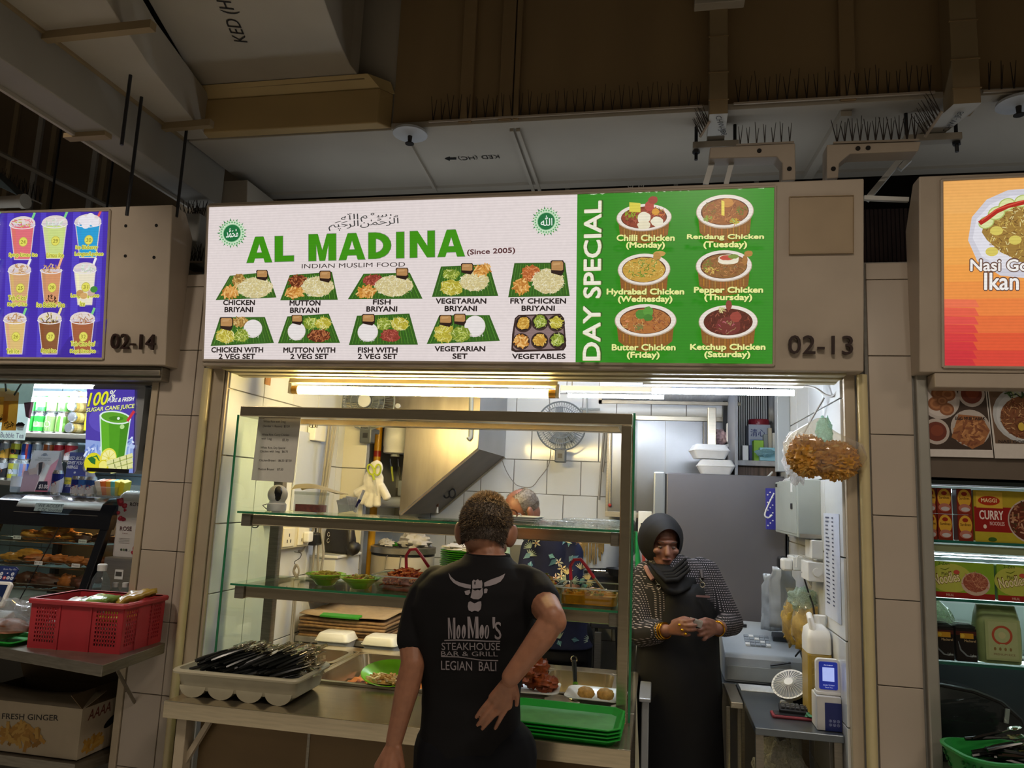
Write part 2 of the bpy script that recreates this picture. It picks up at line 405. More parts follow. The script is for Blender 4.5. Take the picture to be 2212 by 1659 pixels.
# ================================================================ signboards
def sign_housing(name,label,x0,x1,chamfer=.06):
 t=thing(name,label,'signboard',((x0+x1) / 2,2.9,2.185))
 prof=[(2.9,2.185),(2.824,2.906),(2.985 - chamfer,2.906),(2.995,2.9 - chamfer*1.6),(2.995,2.185)]
 MB().prism(prof,'x',x0,x1).build('housing',BEIGE,t,bevel=.005,world=True)
 return t,Surf((x0,2.9,2.185),(1,0,0),(0,-.076,.721))
def panel_slab(t,S,quad,name='light_panel',m=None):
 P=[S.px(*q) for q in quad]
 a=[S.pt(*p,-.004) for p in P];b=[S.pt(*p,.004) for p in P]
 MB().rings([a,b]).build(name,m or M('lit_acrylic','#e8e0de',.3,0,.02,30,emit=.75,ecol='#ece2e0'),t,world=True)
 S.pan=P
SIGNEM=attr_mat('backlit_print',.82,.35,stripe=.10)
def rnd(c,d):
 c=c.lstrip('#');return '#%02x%02x%02x' % tuple(max(0,min(255,int(c[i:i+2],16)+R.randint(-d,d))) for i in (0,2,4))
def inset_frame(t,S,quad,w_=.012,m=None):
 P=[S.px(*q) for q in quad];mb=MB()
 for i in range(4):
  p,q=P[i],P[(i+1) % 4];mb.tube([S.pt(*p,.004),S.pt(*q,.004)],w_ / 2,n=6)
 mb.build('panel_frame',m or BEIGE,t,world=True)
 # ---- middle sign
st,S=sign_housing('signboard','long white and green backlit menu signboard over the middle stall, numbered 02-13',-1.974,.746)
QUAD=[(439,778.5),(1671,789.5),(1675,403),(451,446)]
panel_slab(st,S,QUAD);inset_frame(st,S,QUAD)
A=Art(S,off=.0046)
WHT='#e8dcda'
def px_quad(pts,col):A.ppx(pts,col)
px_quad([(440.5,777.5),(1243.5,786.5),(1247.5,419.5),(452.5,447.5)],WHT)
px_quad([(1243.5,786.5),(1669.5,788.5),(1673.5,405),(1247.5,420)],'#2f8a1e')
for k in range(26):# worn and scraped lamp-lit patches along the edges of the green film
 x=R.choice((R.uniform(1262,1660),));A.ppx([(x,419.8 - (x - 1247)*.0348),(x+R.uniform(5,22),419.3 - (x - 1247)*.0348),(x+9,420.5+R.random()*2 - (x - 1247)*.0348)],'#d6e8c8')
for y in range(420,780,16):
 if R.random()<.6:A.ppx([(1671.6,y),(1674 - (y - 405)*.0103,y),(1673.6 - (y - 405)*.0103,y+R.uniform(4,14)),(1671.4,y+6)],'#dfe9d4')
GR='#3f9310'
def half(f,n=10):return [f(PI / 2 - PI*k / n) for k in range(n+1)]
bowl_=[(lambda o_,i_:o_+i_[::-1])(half(lambda t:(.3+.7*math.cos(t),.5+.5*math.sin(t)))[k:k+2],half(lambda t:(.3+.36*math.cos(t),.5+.27*math.sin(t)))[k:k+2]) for k in range(10)]
BIG=dict(A=[[(0,0),(.33,1),(.5,1),(.5,.74),(.29,0)],[(1,0),(.71,0),(.5,.74),(.5,1),(.67,1)],[(.24,.17),(.76,.17),(.69,.38),(.31,.38)]],L=[[(0,0),(.42,0),(.42,1),(0,1)],[(.42,0),(1,0),(1,.22),(.42,.22)]],
M=[[(0,0),(.27,0),(.27,1),(0,1)],[(.73,0),(1,0),(1,1),(.73,1)],[(.2,1),(.34,1),(.5,.38),(.5,0),(.39,0)],[(.8,1),(.66,1),(.5,.38),(.5,0),(.61,0)]],D=[[(0,0),(.32,0),(.32,1),(0,1)]]+bowl_,I=[[(0,0),(1,0),(1,1),(0,1)]],
N=[[(0,0),(.29,0),(.29,1),(0,1)],[(.71,0),(1,0),(1,1),(.71,1)],[(0,1),(.32,1),(1,0),(.68,0)]])
for col_,e_ in (('#7d8478',.9),(GR,0)):# extra-bold heading, letter by letter, with a thin grey outline
 for ch,xa,xb,yb,yt in (('A',534,589,568.5,513),('L',595,636,566,511),('M',668,727,564.5,507),('A',733,790,562.5,505.5),('D',797,846,560,503.5),('I',857,874,558.5,502),('N',886.5,940,557.5,500.5),('A',946,1005,556,498)):
  for pl_ in BIG[ch]:
   cx_=sum(q[0] for q in pl_) / len(pl_);cy_=sum(q[1] for q in pl_) / len(pl_);w_,h_=xb - xa,yb - yt
   A.ppx([(xa+u*w_+e_*(1 if u>cx_ else -1),yb - .03*(u*w_) - v*h_ - e_*(1 if v>cy_ else -1)) for u,v in pl_],col_)
A.tpx('INDIAN MUSLIM FOOD',653,580.5,876,576.5,9.6,'#3b302e',0)
A.tpx('(Since 2005)',1010,554,1113,549.5,14,'#5c3436',.045)
A.tpx('\ufdfd',711,501,862,491,37,'#3a3a3a',0)
for cx,cy,g,nm in ((503,504.5,'\ufdf4',0),(1180.5,479,'\ufdf2',1)):
 n=26
 for k in range(n):
  a=2*PI*k / n;ca,sa=math.cos(a),math.sin(a);r0,r1=25,(33 if k % 2 else 30)
  A.ppx([(cx+ca*r0 - sa*2.4,cy+sa*r0+ca*2.4),(cx+ca*r1,cy+sa*r1),(cx+ca*r0+sa*2.4,cy+sa*r0 - ca*2.4)],'#3c8a52' if k % 2 else '#5d9a3a')
 A.epx(cx,cy,27,27,'#cfe6c8');
 for k in range(n):
  a=2*PI*(k+.5) / n;A.epx(cx+math.cos(a)*23.5,cy+math.sin(a)*23.5,1.8,1.8,'#68ac72',n=8)
 A.epx(cx,cy,19.6,19.6,'#9acb9c');A.epx(cx,cy,18.2,18.2,'#1f7440')
 if nm:A.tpx(g,cx - 12,cy+10,cx+13,cy+9,22,'#eef4ec',.01)
 else:A.tpx(g,cx - 13,cy+10,cx+13,cy+8,20,'#eef4ec',.014)
def zz(ox,oy,k):return lambda x,y:(ox+x / k,oy+y / k)
z1,z2,z3=zz(430,420,4.367),zz(840,420,4.367),zz(1240,390,4.046)
def leaf(z,pts):
 P=[z(*p) for p in pts];A.ppx(P,'#33601a')
 # banana-leaf ribs
 (x0,y0),(x1,y1),(x2,y2),(x3,y3)=P[0],P[1],P[2],P[3]
 for k in range(1,22):
  t=k / 22;a=(x0+(x3 - x0)*t,y0+(y3 - y0)*t);b=(x1+(x2 - x1)*t,y1+(y2 - y1)*t)
  a=(a[0]*.96+b[0]*.04,a[1]*.96+b[1]*.04);b=(b[0]*.96+a[0]*.04,b[1]*.96+a[1]*.04)
  A.lpx([a,b],1.1,rnd('#5d9130' if k % 2 else '#447a20',10))
def food(z,kind,x,y,rx,ry):
 X,Y=z(x,y);k=z(1,0)[0] - z(0,0)[0];rx *= k;ry *= k
 if kind=='rice':
  A.epx(X,Y,rx,ry,'#cfc08c',jit=.07,n=30);A.gpx(X,Y,rx*1.04,ry*1.02,int(rx*ry / 3.2),5.5,1.6,['#efe6c2','#e4d7a2','#f6f0d8','#d9c680','#e9dca8'])
 elif kind=='dome':
  A.epx(X,Y,rx,ry,'#d8cfc8',n=30);A.epx(X,Y - ry*.05,rx*.95,ry*.93,'#ece5e2',n=30);A.gpx(X,Y+ry*.85,rx*.8,ry*.14,16,3,1.2,['#e6ddd8','#f4f0ee'])
 elif kind=='box':
  A.ppx([(X - rx,Y - ry*.75),(X - rx*.8,Y - ry),(X+rx*.85,Y - ry),(X+rx,Y - ry*.6),(X+rx,Y+ry*.9),(X+rx*.6,Y+ry*1.7),(X - rx*.9,Y+ry*1.2)],'#2a1712')
  A.ppx([(X - rx*.85,Y - ry*.55),(X - rx*.7,Y - ry*.82),(X+rx*.72,Y - ry*.82),(X+rx*.86,Y - ry*.5),(X+rx*.86,Y+ry*.62),(X+rx*.6,Y+ry*.8),(X - rx*.85,Y+ry*.7)],'#b98a55')
  A.ppx([(X - rx*.6,Y - ry*.5),(X+rx*.5,Y - ry*.6),(X+rx*.3,Y - ry*.2),(X - rx*.6,Y - ry*.1)],'#c99c68')
 else:
  base,cols,L,wd=dict(
chips=('#b5762c',['#e2a85a','#d3933f','#efc078','#c07c34'],13,6),chick=('#9c7436',['#c9a25a','#b98f48','#d8b878','#8f6a34'],9,4),
mutton=('#5c2a16',['#8e4a2a','#a35c34','#6f3319','#b87548'],9,4),fish=('#8f3a2c',['#b35544','#a0463a','#c46a58','#7d2f26'],8,3),
cabb=('#b3a637',['#d9cf58','#e9e084','#c3b83e','#f1ecb0'],11,1.8),veg=('#7d8f2c',['#a6b544','#c8d268','#6f8a26','#dce49a'],10,2),
mash=('#c08f34',['#dcae4e','#e8c368','#ca9a3c'],6,3),orange=('#b5632e',['#d9824a','#e39a62','#c86e38','#a9552a'],8,3))[kind]
  A.epx(X,Y,rx,ry,base,jit=.14,n=22);A.gpx(X,Y,rx*.95,ry*.93,int(18+rx*ry / 9),L,wd,cols)
ITEMS=[
(z1,[(165,1000),(300,770),(655,735),(738,975)],[('chick',385,815,60,62),('rice',535,882,165,95),('chips',305,925,75,52),('box',607,755,55,38)]),
(z1,[(778,1003),(868,765),(1265,735),(1320,998)],[('mutton',950,825,92,62),('rice',1130,875,150,95),('chips',915,930,82,52),('box',1205,768,56,42)]),
(z1,[(1418,995),(1565,755),(2000,745),(2120,990)],[('fish',1650,815,92,55),('rice',1850,870,175,98),('chips',1595,925,88,48),('box',1930,743,60,42)]),
(z2,[(420,975),(505,690),(955,668),(1042,965)],[('veg',600,760,80,48),('cabb',605,885,108,72),('rice',820,830,135,92),('chips',895,725,70,48),('box',752,700,58,40)]),
(z2,[(1137,980),(1195,660),(1670,655),(1713,968)],[('orange',1350,755,88,78),('rice',1510,830,150,115),('chips',1258,880,72,72),('box',1598,690,64,54)]),
(z1,[(147,1437),(235,1168),(655,1165),(740,1408)],[('chick',430,1210,75,45),('dome',543,1275,88,85),('cabb',285,1340,88,68),('veg',440,1340,65,58),('box',297,1215,62,48)]),
(z1,[(780,1412),(868,1160),(1255,1135),(1360,1408)],[('veg',1085,1225,66,55),('cabb',1205,1225,75,55),('dome',955,1300,84,85),('mutton',1165,1340,105,58),('box',960,1182,52,36)]),
(z1,[(1445,1428),(1520,1155),(2010,1135),(2090,1425)],[('veg',1770,1230,70,60),('cabb',1920,1235,85,62),('dome',1622,1308,96,90),('fish',1830,1340,92,60),('box',1628,1180,62,40)]),
(z2,[(382,1420),(500,1152),(968,1150),(1065,1390)],[('dome',832,1255,98,100),('cabb',545,1320,92,92),('veg',705,1330,88,72),('box',560,1190,60,42),('box',692,1180,58,42)]),
]
for z,lf,fs in ITEMS:
 leaf(z,lf)
 for f in fs:food(z,*f)
P=[z2(*p) for p in ((1172,1480),(1180,1330),(1205,1180),(1240,1148),(1630,1138),(1665,1180),(1685,1440),(1660,1480),(1210,1497))]
A.ppx(P,'#32211f');A.ppx([z2(*p) for p in ((1188,1455),(1215,1190),(1245,1160),(1625,1150),(1650,1190),(1670,1430),(1640,1462),(1215,1478))],'#8c7472')
for i,(x,y) in enumerate(((1285,1228),(1440,1212),(1592,1222),(1265,1392),(1437,1385),(1605,1382))):
 A.epx(*z2(x,y+6),18.5,18,'#3a2826');A.epx(*z2(x,y),16,15.5,'#1f1413')
 food(z2,('mash','veg','cabb','chips','mash','veg')[i],x,y,60,58)
for t,x0,x1,y in (('CHICKEN',494,561,662),('BRIYANI',497,557,677),('MUTTON',636,701,663),('BRIYANI',637,698,678.5),('FISH',814,851,661),('BRIYANI',800,865,676),('VEGETARIAN',948,1055,659),('BRIYANI',967,1035,675),('FRY CHICKEN',1107,1225,659),('BRIYANI',1131,1201,674.5),
('CHICKEN WITH',469,579,763),('2 VEG SET',485,562,777),('MUTTON WITH',623,733,763.5),('2 VEG SET',638,718,777),('FISH WITH',782,866,763.5),('2 VEG SET',782,865,777),('VEGETARIAN',946,1053,761),('SET',984,1015,776.5),('VEGETABLES',1111,1224,777)):
 A.tpx(t,x0,y,x1,y,10.6,'#241a1b',.07)
 # green half
A.tpx('DAY SPECIAL',1300.5,779,1304,440,37,'#2d5a1c',.05);A.tpx('DAY SPECIAL',1298,780,1301,441,36,'#c9c08f',.05);A.tpx('DAY SPECIAL',1297,779,1300,441.5,34.5,'#f3eeda',.035)
def pot(x,y,rx,ry,base,cols,extra):
 X,Y=z3(x,y);k=1 / 4.046;rx *= k;ry *= k
 A.ppx([(X - rx*.93,Y),(X - rx*.86,Y+ry*1.25),(X - rx*.5,Y+ry*1.75),(X,Y+ry*1.9),(X+rx*.5,Y+ry*1.75),(X+rx*.86,Y+ry*1.25),(X+rx*.93,Y)],'#8a5a24')
 for q in range(-8,9):
  A.lpx([(X+rx*.1*q,Y+ry*.8),(X+rx*.1*q,Y+ry*(1.75 - abs(q)*.07))],2.2,rnd('#a8722c' if q % 2 else '#96642a',14))
 A.epx(X,Y,rx,ry,'#b9a48e',n=36);A.epx(X,Y - ry*.03,rx*.975,ry*.96,'#ece2d6',n=36);A.epx(X,Y,rx*.83,ry*.8,'#5a3018',n=32)
 A.epx(X,Y+.5,rx*.8,ry*.76,base,n=26,jit=.03);A.gpx(X,Y,rx*.76,ry*.72,90,8,3,cols)
 for kind,ex,ey,erx,ery,c in extra:
  EX,EY=z3(ex,ey);erx *= k;ery *= k
  if kind=='e':A.epx(EX,EY,erx,ery,c,jit=.08,n=18)
  elif kind=='r':A.ppx([(EX - erx,EY - ery),(EX+erx,EY - ery*.8),(EX+erx,EY+ery),(EX - erx,EY+ery*.9)],c)
  elif kind=='g':A.gpx(EX,EY,erx,ery,22,7,2.6,[c,rnd(c,30),rnd(c,30)])
RED=['#8a3a24','#a8503a','#6e2a1a','#b8664a'];BRN=['#a8693a','#8f5530','#bf8450','#7a4526'];YEL=['#d2ae4a','#c39c38','#e2c46a','#b58c30']
pot(612,350,240,118,'#8f3f28',RED,[('g',500,330,60,40,'#7d9a2e'),('r',535,262,48,44,'#ded04a'),('e',612,352,58,52,'#ece6cc'),('e',725,385,55,42,'#ece6cc'),('e',612,415,56,38,'#e8dfc0'),('e',660,250,40,46,'#b5483c'),('e',690,200,42,34,'#9c3c30'),('g',740,300,62,40,'#c8743c'),('e',712,300,32,26,'#d89a34')])
pot(1308,300,250,146,'#9c6236',BRN,[('g',1180,280,60,60,'#8a7a34'),('g',1320,370,150,60,'#b57a4a'),('g',1450,290,50,40,'#6d7a2c'),('e',1330,225,50,40,'#c58a44'),('r',1292,270,13,68,'#ecd95c'),('g',1395,385,40,22,'#b8c24a'),('g',1160,360,34,20,'#8aa034')])
pot(612,800,228,138,'#c79c40',YEL,[('g',620,800,170,100,'#d8b458'),('e',745,665,52,24,'#c79a50'),('e',725,690,32,36,'#b98a44'),('g',640,740,110,40,'#5f7a28'),('g',600,820,120,45,'#56752a')])
pot(1298,770,244,136,'#8f6432',BRN,[('g',1300,800,160,80,'#a87c48'),('g',1160,760,50,50,'#6d7c30'),('e',1340,715,92,45,'#efe6cc'),('e',1325,700,60,22,'#c2503c'),('e',1380,690,46,20,'#7f9440'),('e',1510,665,38,26,'#b5823e'),('e',1480,720,24,42,'#a8743a'),('g',1190,810,60,26,'#cdbb5a')])
pot(625,1240,268,142,'#b07038',BRN,[('g',520,1260,110,60,'#c98a4a'),('g',720,1240,110,70,'#96562c'),('e',585,1185,45,40,'#4f8a34'),('e',650,1165,44,46,'#5c9a3c'),('e',650,1215,40,28,'#478030'),('g',560,1295,40,26,'#6a8a3a')])
pot(1334,1252,256,144,'#5a2418',['#6e2e20','#4a1b12','#843c2c','#94503c'],[('e',1335,1285,110,80,'#74302a'),('g',1340,1280,90,70,'#a8685c'),('e',1340,1110,26,44,'#8f4434'),('e',1400,1210,50,44,'#9c4438'),('g',1280,1150,30,20,'#c8b880')])
YT='#eef09a'
for t,x0,x1,y,in (('Chilli Chicken',1334,1456,527.5),('(Monday)',1354,1435,542.5),('Rendang Chicken',1483,1645,526.5),('(Tuesday)',1518,1609,541.5),('Hydrabad Chicken',1313,1476,641.5),('(Wednesday)',1337,1451,657),('Pepper Chicken',1498,1643,638),('(Thursday)',1520,1620,653.5),('Butter Chicken',1324,1458,759.5),('(Friday)',1356,1424,775.5),('Ketchup Chicken',1490,1648,759),('(Saturday)',1520,1616,774.5)):
 h_=15.5 if any(c in t for c in '(yp') else 12.5
 A.tpx(t,x0,y+(3.2 if h_>13 else 0)+1,x1+.8,y+(3.2 if h_>13 else 0)+1,h_,'#1f5a10',.08)
 A.tpx(t,x0,y+(3.2 if h_>13 else 0),x1,y+(3.2 if h_>13 else 0),h_,YT,.065)
A.build('printed_menu',SIGNEM,st.children[1])
# raised unit numbers, access hatch and screws
NUM=M('dark_brown_letter','#2a1711',.4,0,.1,30)
def raised(t,S,txt,x0,y0,x1,y1,h_,depth=.014,name='unit_number'):
 a=Art(S,off=.0);a.step=0
 p,q=S.px(x0,y0),S.px(x1,y1);hh=abs(S.px(x0,y0 - h_)[1] - p[1]);a.text(txt,p,q,hh,'#000000',0)
 me=bpy.data.meshes.new(name);o_=org(t);me.from_pydata([V(v) - o_+S.n*.006 for v in a.v],[],a.f);me.materials.append(NUM)
 o=bpy.data.objects.new(name,me);COL.objects.link(o);o.parent=t
 s_=o.modifiers.new('thickness','SOLIDIFY');s_.thickness=depth;s_.offset=1;return o
raised(st,S,'02-13',1701,765,1840,767,40)
hat=MB();P=[S.px(*p) for p in ((1704,550),(1843,548),(1843,423),(1704,426))]
hat.rings([[S.pt(*p,.0) for p in P],[S.pt(*p,.012) for p in P],[S.pt(p[0]*.985+.0153*(P[0][0]+P[1][0]) / 2,p[1]*.985+.015*(P[0][1]+P[2][1]) / 2,.012) for p in P],[S.pt(p[0]*.98+.02*(P[0][0]+P[1][0]) / 2,p[1]*.98+.02*(P[0][1]+P[2][1]) / 2,.006) for p in P]])
hat.build('access_cover',M('tan_cover','#a08c70',.55,0,.06,6),st,world=True)
# ---- left sign: drinks
sl,SL=sign_housing('signboard','purple backlit drinks signboard of the left stall, numbered 02-14',-4.4,-2.154)
QL=[(-420,771),(224,775.5),(239,455),(-420,466)]
panel_slab(sl,SL,QL,m=M('lit_purple_acrylic','#3a28a0',.3,0,.02,30,emit=.7,ecol='#4028a8'));inset_frame(sl,SL,QL)
A=Art(SL,off=.0046)
A.ppx(QL,'#4126ad')
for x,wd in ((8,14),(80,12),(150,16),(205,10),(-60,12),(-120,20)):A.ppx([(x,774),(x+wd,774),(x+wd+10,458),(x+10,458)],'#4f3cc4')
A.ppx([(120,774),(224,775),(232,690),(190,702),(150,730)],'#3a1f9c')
def cup(x,y,w_,h_,col,top,n,name,lines,straw='#7fd48a',pearls=0,dome=1,tilt=6):
 A.lpx([(x+w_*.28,y+4),(x+w_*.5,y - 24)],5,straw)
 if dome:A.epx(x,y,w_*.52,w_*.3,'#e6d9d4',n=22)
 A.ppx([(x - w_ / 2,y),(x+w_ / 2,y),(x+w_*.33,y+h_),(x - w_*.33,y+h_)],'#d8ccd4')
 A.ppx([(x - w_*.45,y+6),(x+w_*.45,y+6),(x+w_*.30,y+h_ - 2),(x - w_*.30,y+h_ - 2)],col)
 A.ppx([(x - w_*.40,y+8),(x - w_*.28,y+8),(x - w_*.2,y+h_ - 4),(x - w_*.27,y+h_ - 4)],rnd(col,18))
 A.gpx(x,y - 1,w_*.4,w_*.2,26,7,4,top)
 A.line([SL.px(x+w_*.52*math.cos(t*PI / 12),y+2+w_*.17*math.sin(t*PI / 12)) for t in range(13)],.004,'#f2ecec')
 if pearls:A.gpx(x,y+h_ - 14,w_*.26,10,34,3.2,3,['#2a1512','#3a1c16'])
 A.epx(x+2,y+h_*.5,9.5,10.5,'#b9b04a',n=18);A.epx(x+2,y+h_*.5,8.5,9.5,'#e6e060',n=18);A.tpx(str(n),x - 3.5,y+h_*.5+4,x+7,y+h_*.5+4,8,'#8a8226',.01)
 for t,x0,x1,yy in lines:
  for dx,dy in ((-1.2,0),(1.2,0),(0,1.2),(0,-1.2)):A.tpx(t,x0+dx,yy+dy,x1+dx,yy+dy,10,'#e9ea6a',.03)
  A.tpx(t,x0,yy,x1,yy,10,'#7a7420',.0)
PINK=['#e88a96','#d86a7a','#f4b4ba','#c7c04a'];MILK=['#d8b48a','#c79a6a','#e8ceb0','#b98a5a'];ICE=['#f0ece8','#dfe8e0','#c8d8c0']
cup(50,484,54,78,'#e4707c',PINK,24,'',[('Syrup Limau Ice',21,82,557)])
cup(120,482,54,78,'#cfe08a',ICE,29,'',[('Limau Ice',103,139,557)])
cup(192,480,56,78,'#1f9fd8',['#f0eef2','#e2e0ea','#fbfafc'],30,'',[('Ice Bluberry',166,213,541),('Longan/Lychee',164,225,555)],'#e0525a')
for dx,dy in ((-10,-4),(6,-10),(16,2),(-4,6)):A.epx(192+dx,480+dy,9,9,'#eeeaf0',n=16)
cup(45,584,48,78,'#d9a878',MILK,25,'',[('Teh C Ice/',21,61,649),('Kopi C Ice',20,61,664)],'#f0ecf0')
cup(114,582,46,80,'#d8966a',MILK,28,'',[('Ice Bubble Tea',83,143,664)],'#f0b488',1,0)
cup(187,582,48,78,'#efe6cc',ICE,31,'',[('Longan/Lychee',157,217,645),('Ice',177,187,662)],'#f4f0f4')
for dx,dy,c in ((-10,52,'#c89a5a'),(-2,58,'#d8ac6c'),(14,52,'#d0b0a4'),(20,44,'#3f8a3a')):A.epx(187+dx,582+dy,8,7,c,n=14)
cup(37,690,48,76,'#e2c07a',MILK,26,'',[('Teh Ice',19,46,764)])
cup(112,690,50,76,'#8a5634',['#d8cc8a','#b8a05a','#5a4a2a','#efe6b4'],27,'',[('Kopi Ice',94,126,764)],'#f0e0a0')
cup(183,690,52,76,'#a8603c',['#e8dccc','#d8c0ac','#b88a6a'],32,'',[('Teh Cino Ice/',158,210,748),('Kopi Cino Ice',157,211,765)])
for k,(c,q) in enumerate((('#d88a5a',23),('#c8a060',22),('#b85a4a',21))):
 for j,yy in enumerate((484,584,690)):cup(-20 - 72*k,yy,50,78,rnd(c,30),MILK,q - 3*j,'',[])
A.build('printed_menu',SIGNEM,sl.children[1])
raised(sl,SL,'02-14',244,754,338,757,33)
for x,y in ((272,488),(338,487),(271,553),(333,556)):
 p=SL.px(x,y);MB().cyl(SL.pt(*p,-.002),SL.pt(*p,.0022),.0075,n=12).build('screw_hole',M('hole_black','#070504',.9),sl,world=True)
struct('trim_10',MB().box(-4.4,-2.19,2.93,2.99,2.12,2.183).box(-4.4,-2.19,2.915,2.93,2.14,2.165),STEELD,bevel=.004)
# ---- right sign: fried rice
sr,SR=sign_housing('signboard','orange backlit fried rice signboard at the right edge',.935,3.0,.09)
QR=[(2036,793),(2700,800),(2700,358),(2033,390)]
panel_slab(sr,SR,QR,m=M('lit_orange_acrylic','#f0a050',.3,0,.02,30,emit=.7,ecol='#f4a850'));inset_frame(sr,SR,QR)
A=Art(SR,off=.0046)
cols=['#f1b061','#f2b262','#f3b05c','#f4ae58','#f3a850','#f2a04a','#f09446','#ee8440','#e8703a','#e25832','#da4434']
for k in range(22):
 t0,t1=k / 22,(k+1) / 22;a=lambda t:(2033+3*t,390+403*t);b=lambda t:(2700,358+442*t)
 c=cols[min(10,int(k / 22*11))];A.ppx([a(t1),b(t1),b(t0),a(t0)],c)
 if k>13:A.ppx([a(t1),(2130 - k,a(t1)[1]+1.4),(2120 - k,a(t0)[1]+1.4),a(t0)],('#ee7450','#e86048','#e25048','#dd4440','#d83a3c','#d4343a','#cf3038','#cb2e38','#c62c38')[min(8,k - 14)])
A.ppx([(2090,520),(2098,470),(2130,432),(2175,412),(2240,406),(2330,420),(2380,470),(2380,540),(2330,580),(2220,602),(2160,596),(2110,565)],'#d4d2dc')
A.ppx([(2100,515),(2108,475),(2138,442),(2180,424),(2240,420),(2320,432),(2362,475),(2360,535),(2320,568),(2220,586),(2165,580),(2120,555)],'#e6e4ec')
A.epx(2225,500,100,66,'#a07c3a',jit=.08);A.gpx(2225,500,98,64,420,10,3,['#d8c06c','#c8a850','#8f6a30','#e8dca0','#b08a44','#6a4a24'])
for x,y in ((2140,545),(2150,500),(2190,520)):A.epx(x,y,14,10,'#dccb62',n=14)
for x,y,r in ((2128,482,18),(2150,462,20),(2172,444,19),(2205,436,18)):A.epx(x,y,r,r*.72,'#b4c46c',n=18,rot=.5);A.epx(x,y,r*.86,r*.6,'#dfe6a8',n=18,rot=.5)
A.lpx([(2113,484),(2126,476),(2150,458),(2176,446),(2212,438),(2260,436)],11,'#b42318');A.lpx([(2118,478),(2150,454),(2212,434)],3,'#d8503c')
for t,x0,x1,yy in (('Nasi Goreng',2094,2290,587),('Ikan Bilis',2124,2290,627)):
 hh=30 if 'g' in t else 34
 dy=7 if 'g' in t else 0
 for dx,d2 in ((-1.6,0),(1.6,0),(0,1.8),(0,-1.6)):A.tpx(t,x0+dx,yy+dy+d2,x1+dx,yy+dy+d2,hh+3,'#6a4a3c',.05)
 A.tpx(t,x0,yy+dy,x1,yy+dy,hh+2,'#f6f2ee',.03)
A.build('printed_menu',SIGNEM,sr.children[1])
struct('trim_11',MB().box(.985,3.0,2.9,3.0,2.13,2.183),BEIGE,bevel=.004)
# ================================================================ ducts, hangers and bird spikes under the slab
def Zp(pts,z):return [(at(x,y,Z=z).x,at(x,y,Z=z).y) for x,y in pts]
BLKINK=M('black_stencil','#1c1a18',.7,0,.1,40)
DFRONT=M('brown_duct_face','#8a7250',.75,0,.1,1.5,stretch=(3,3,.5))
def stencil(parent,S,txt,p,q,h_,bold=.0):
 a=Art(S,off=.0025);a.step=0;a.text(txt,S.px(*p),S.px(*q),h_,'#1c1a18',bold)
 a.build('stencil_lettering',PRINT,parent)
 # main duct across the picture, with pressed seams on its front and flanges beneath
du=thing('air_duct','long rectangular air duct running across above the signboards, brown front face','duct',(0,3.35,3.3))
MB().box(-2.24,4.2,3.0,3.66,3.3,4.6).build('duct_body',[DUCT],du,bevel=.004,world=True)
MB().box(-1.2,4.2,2.99,2.999,3.325,4.6).build('front_cladding',DFRONT,du,world=True)
for px_ in (1010,1095,1118,1830):
 x=at(px_,180,Y=2.98).x;wd=.03 if px_ != 1118 else .012
 MB().box(x - wd,x+wd,2.965,2.992,3.3,4.6).build('seam_rib',DFRONT,du,bevel=.003,world=True)
for xa,ya,xb,yb in ((870,285,942,412),(1105,280,1152,410),(1119,280,1166,410),(1828,240,1745,378)):
 p,q=at(xa,ya,Z=3.29),at(xb,yb,Z=3.29);wd=.012 if xa != 1828 else .03
 MB().tube([(p.x,p.y,3.29),(q.x,q.y,3.29)],wd,n=4).build('bottom_flange',DUCT,du,world=True)
MB().box(-1.2,4.2,2.975,3.03,3.292,3.32).build('front_flange',DUCT,du,world=True,bevel=.002)
MB().box(-2.2,4.2,3.62,3.68,3.285,3.3).build('rear_flange',DUCT,du,world=True)
stencil(du,Surf((0,0,3.3),(1,0,0),(0,-1,0)),'KED (HC)',(1075,331),(987,336),.05)
a=Art(Surf((0,0,3.3),(1,0,0),(0,-1,0)),off=.0025)
a.ppx([(960,342),(972,337),(972,340),(986,339.5),(986,344),(972,344),(972,347)],'#141210');a.build('stencil_arrow',PRINT,du)
# branch duct towards the viewer
db=thing('air_duct','wide pale branch duct coming forward from the main duct at upper left','duct',(-2.0,1.0,3.3))
MB().prism([(-2.24,-1.5),(-1.6,-1.5),(-1.72,1.5),(-2.0,2.4),(-2.125,2.985),(-2.24,2.985)],'z',3.3,3.5).build('duct_body',DUCT,db,bevel=.004,world=True)
for (xa,ya),(xb,yb) in (((105,80),(325,50)),((360,275),(455,264))):
 p,q=at(xa,ya,Z=3.285),at(xb,yb,Z=3.285);MB().tube([(p.x - .02,p.y,3.285),(q.x,p.y - .01,3.285)],.022,n=4).build('cross_flange',DUCTB,db,world=True)
MB().box(-2.255,-2.235,-1.5,2.98,3.29,3.34).build('edge_flange',DUCTB,db,world=True)
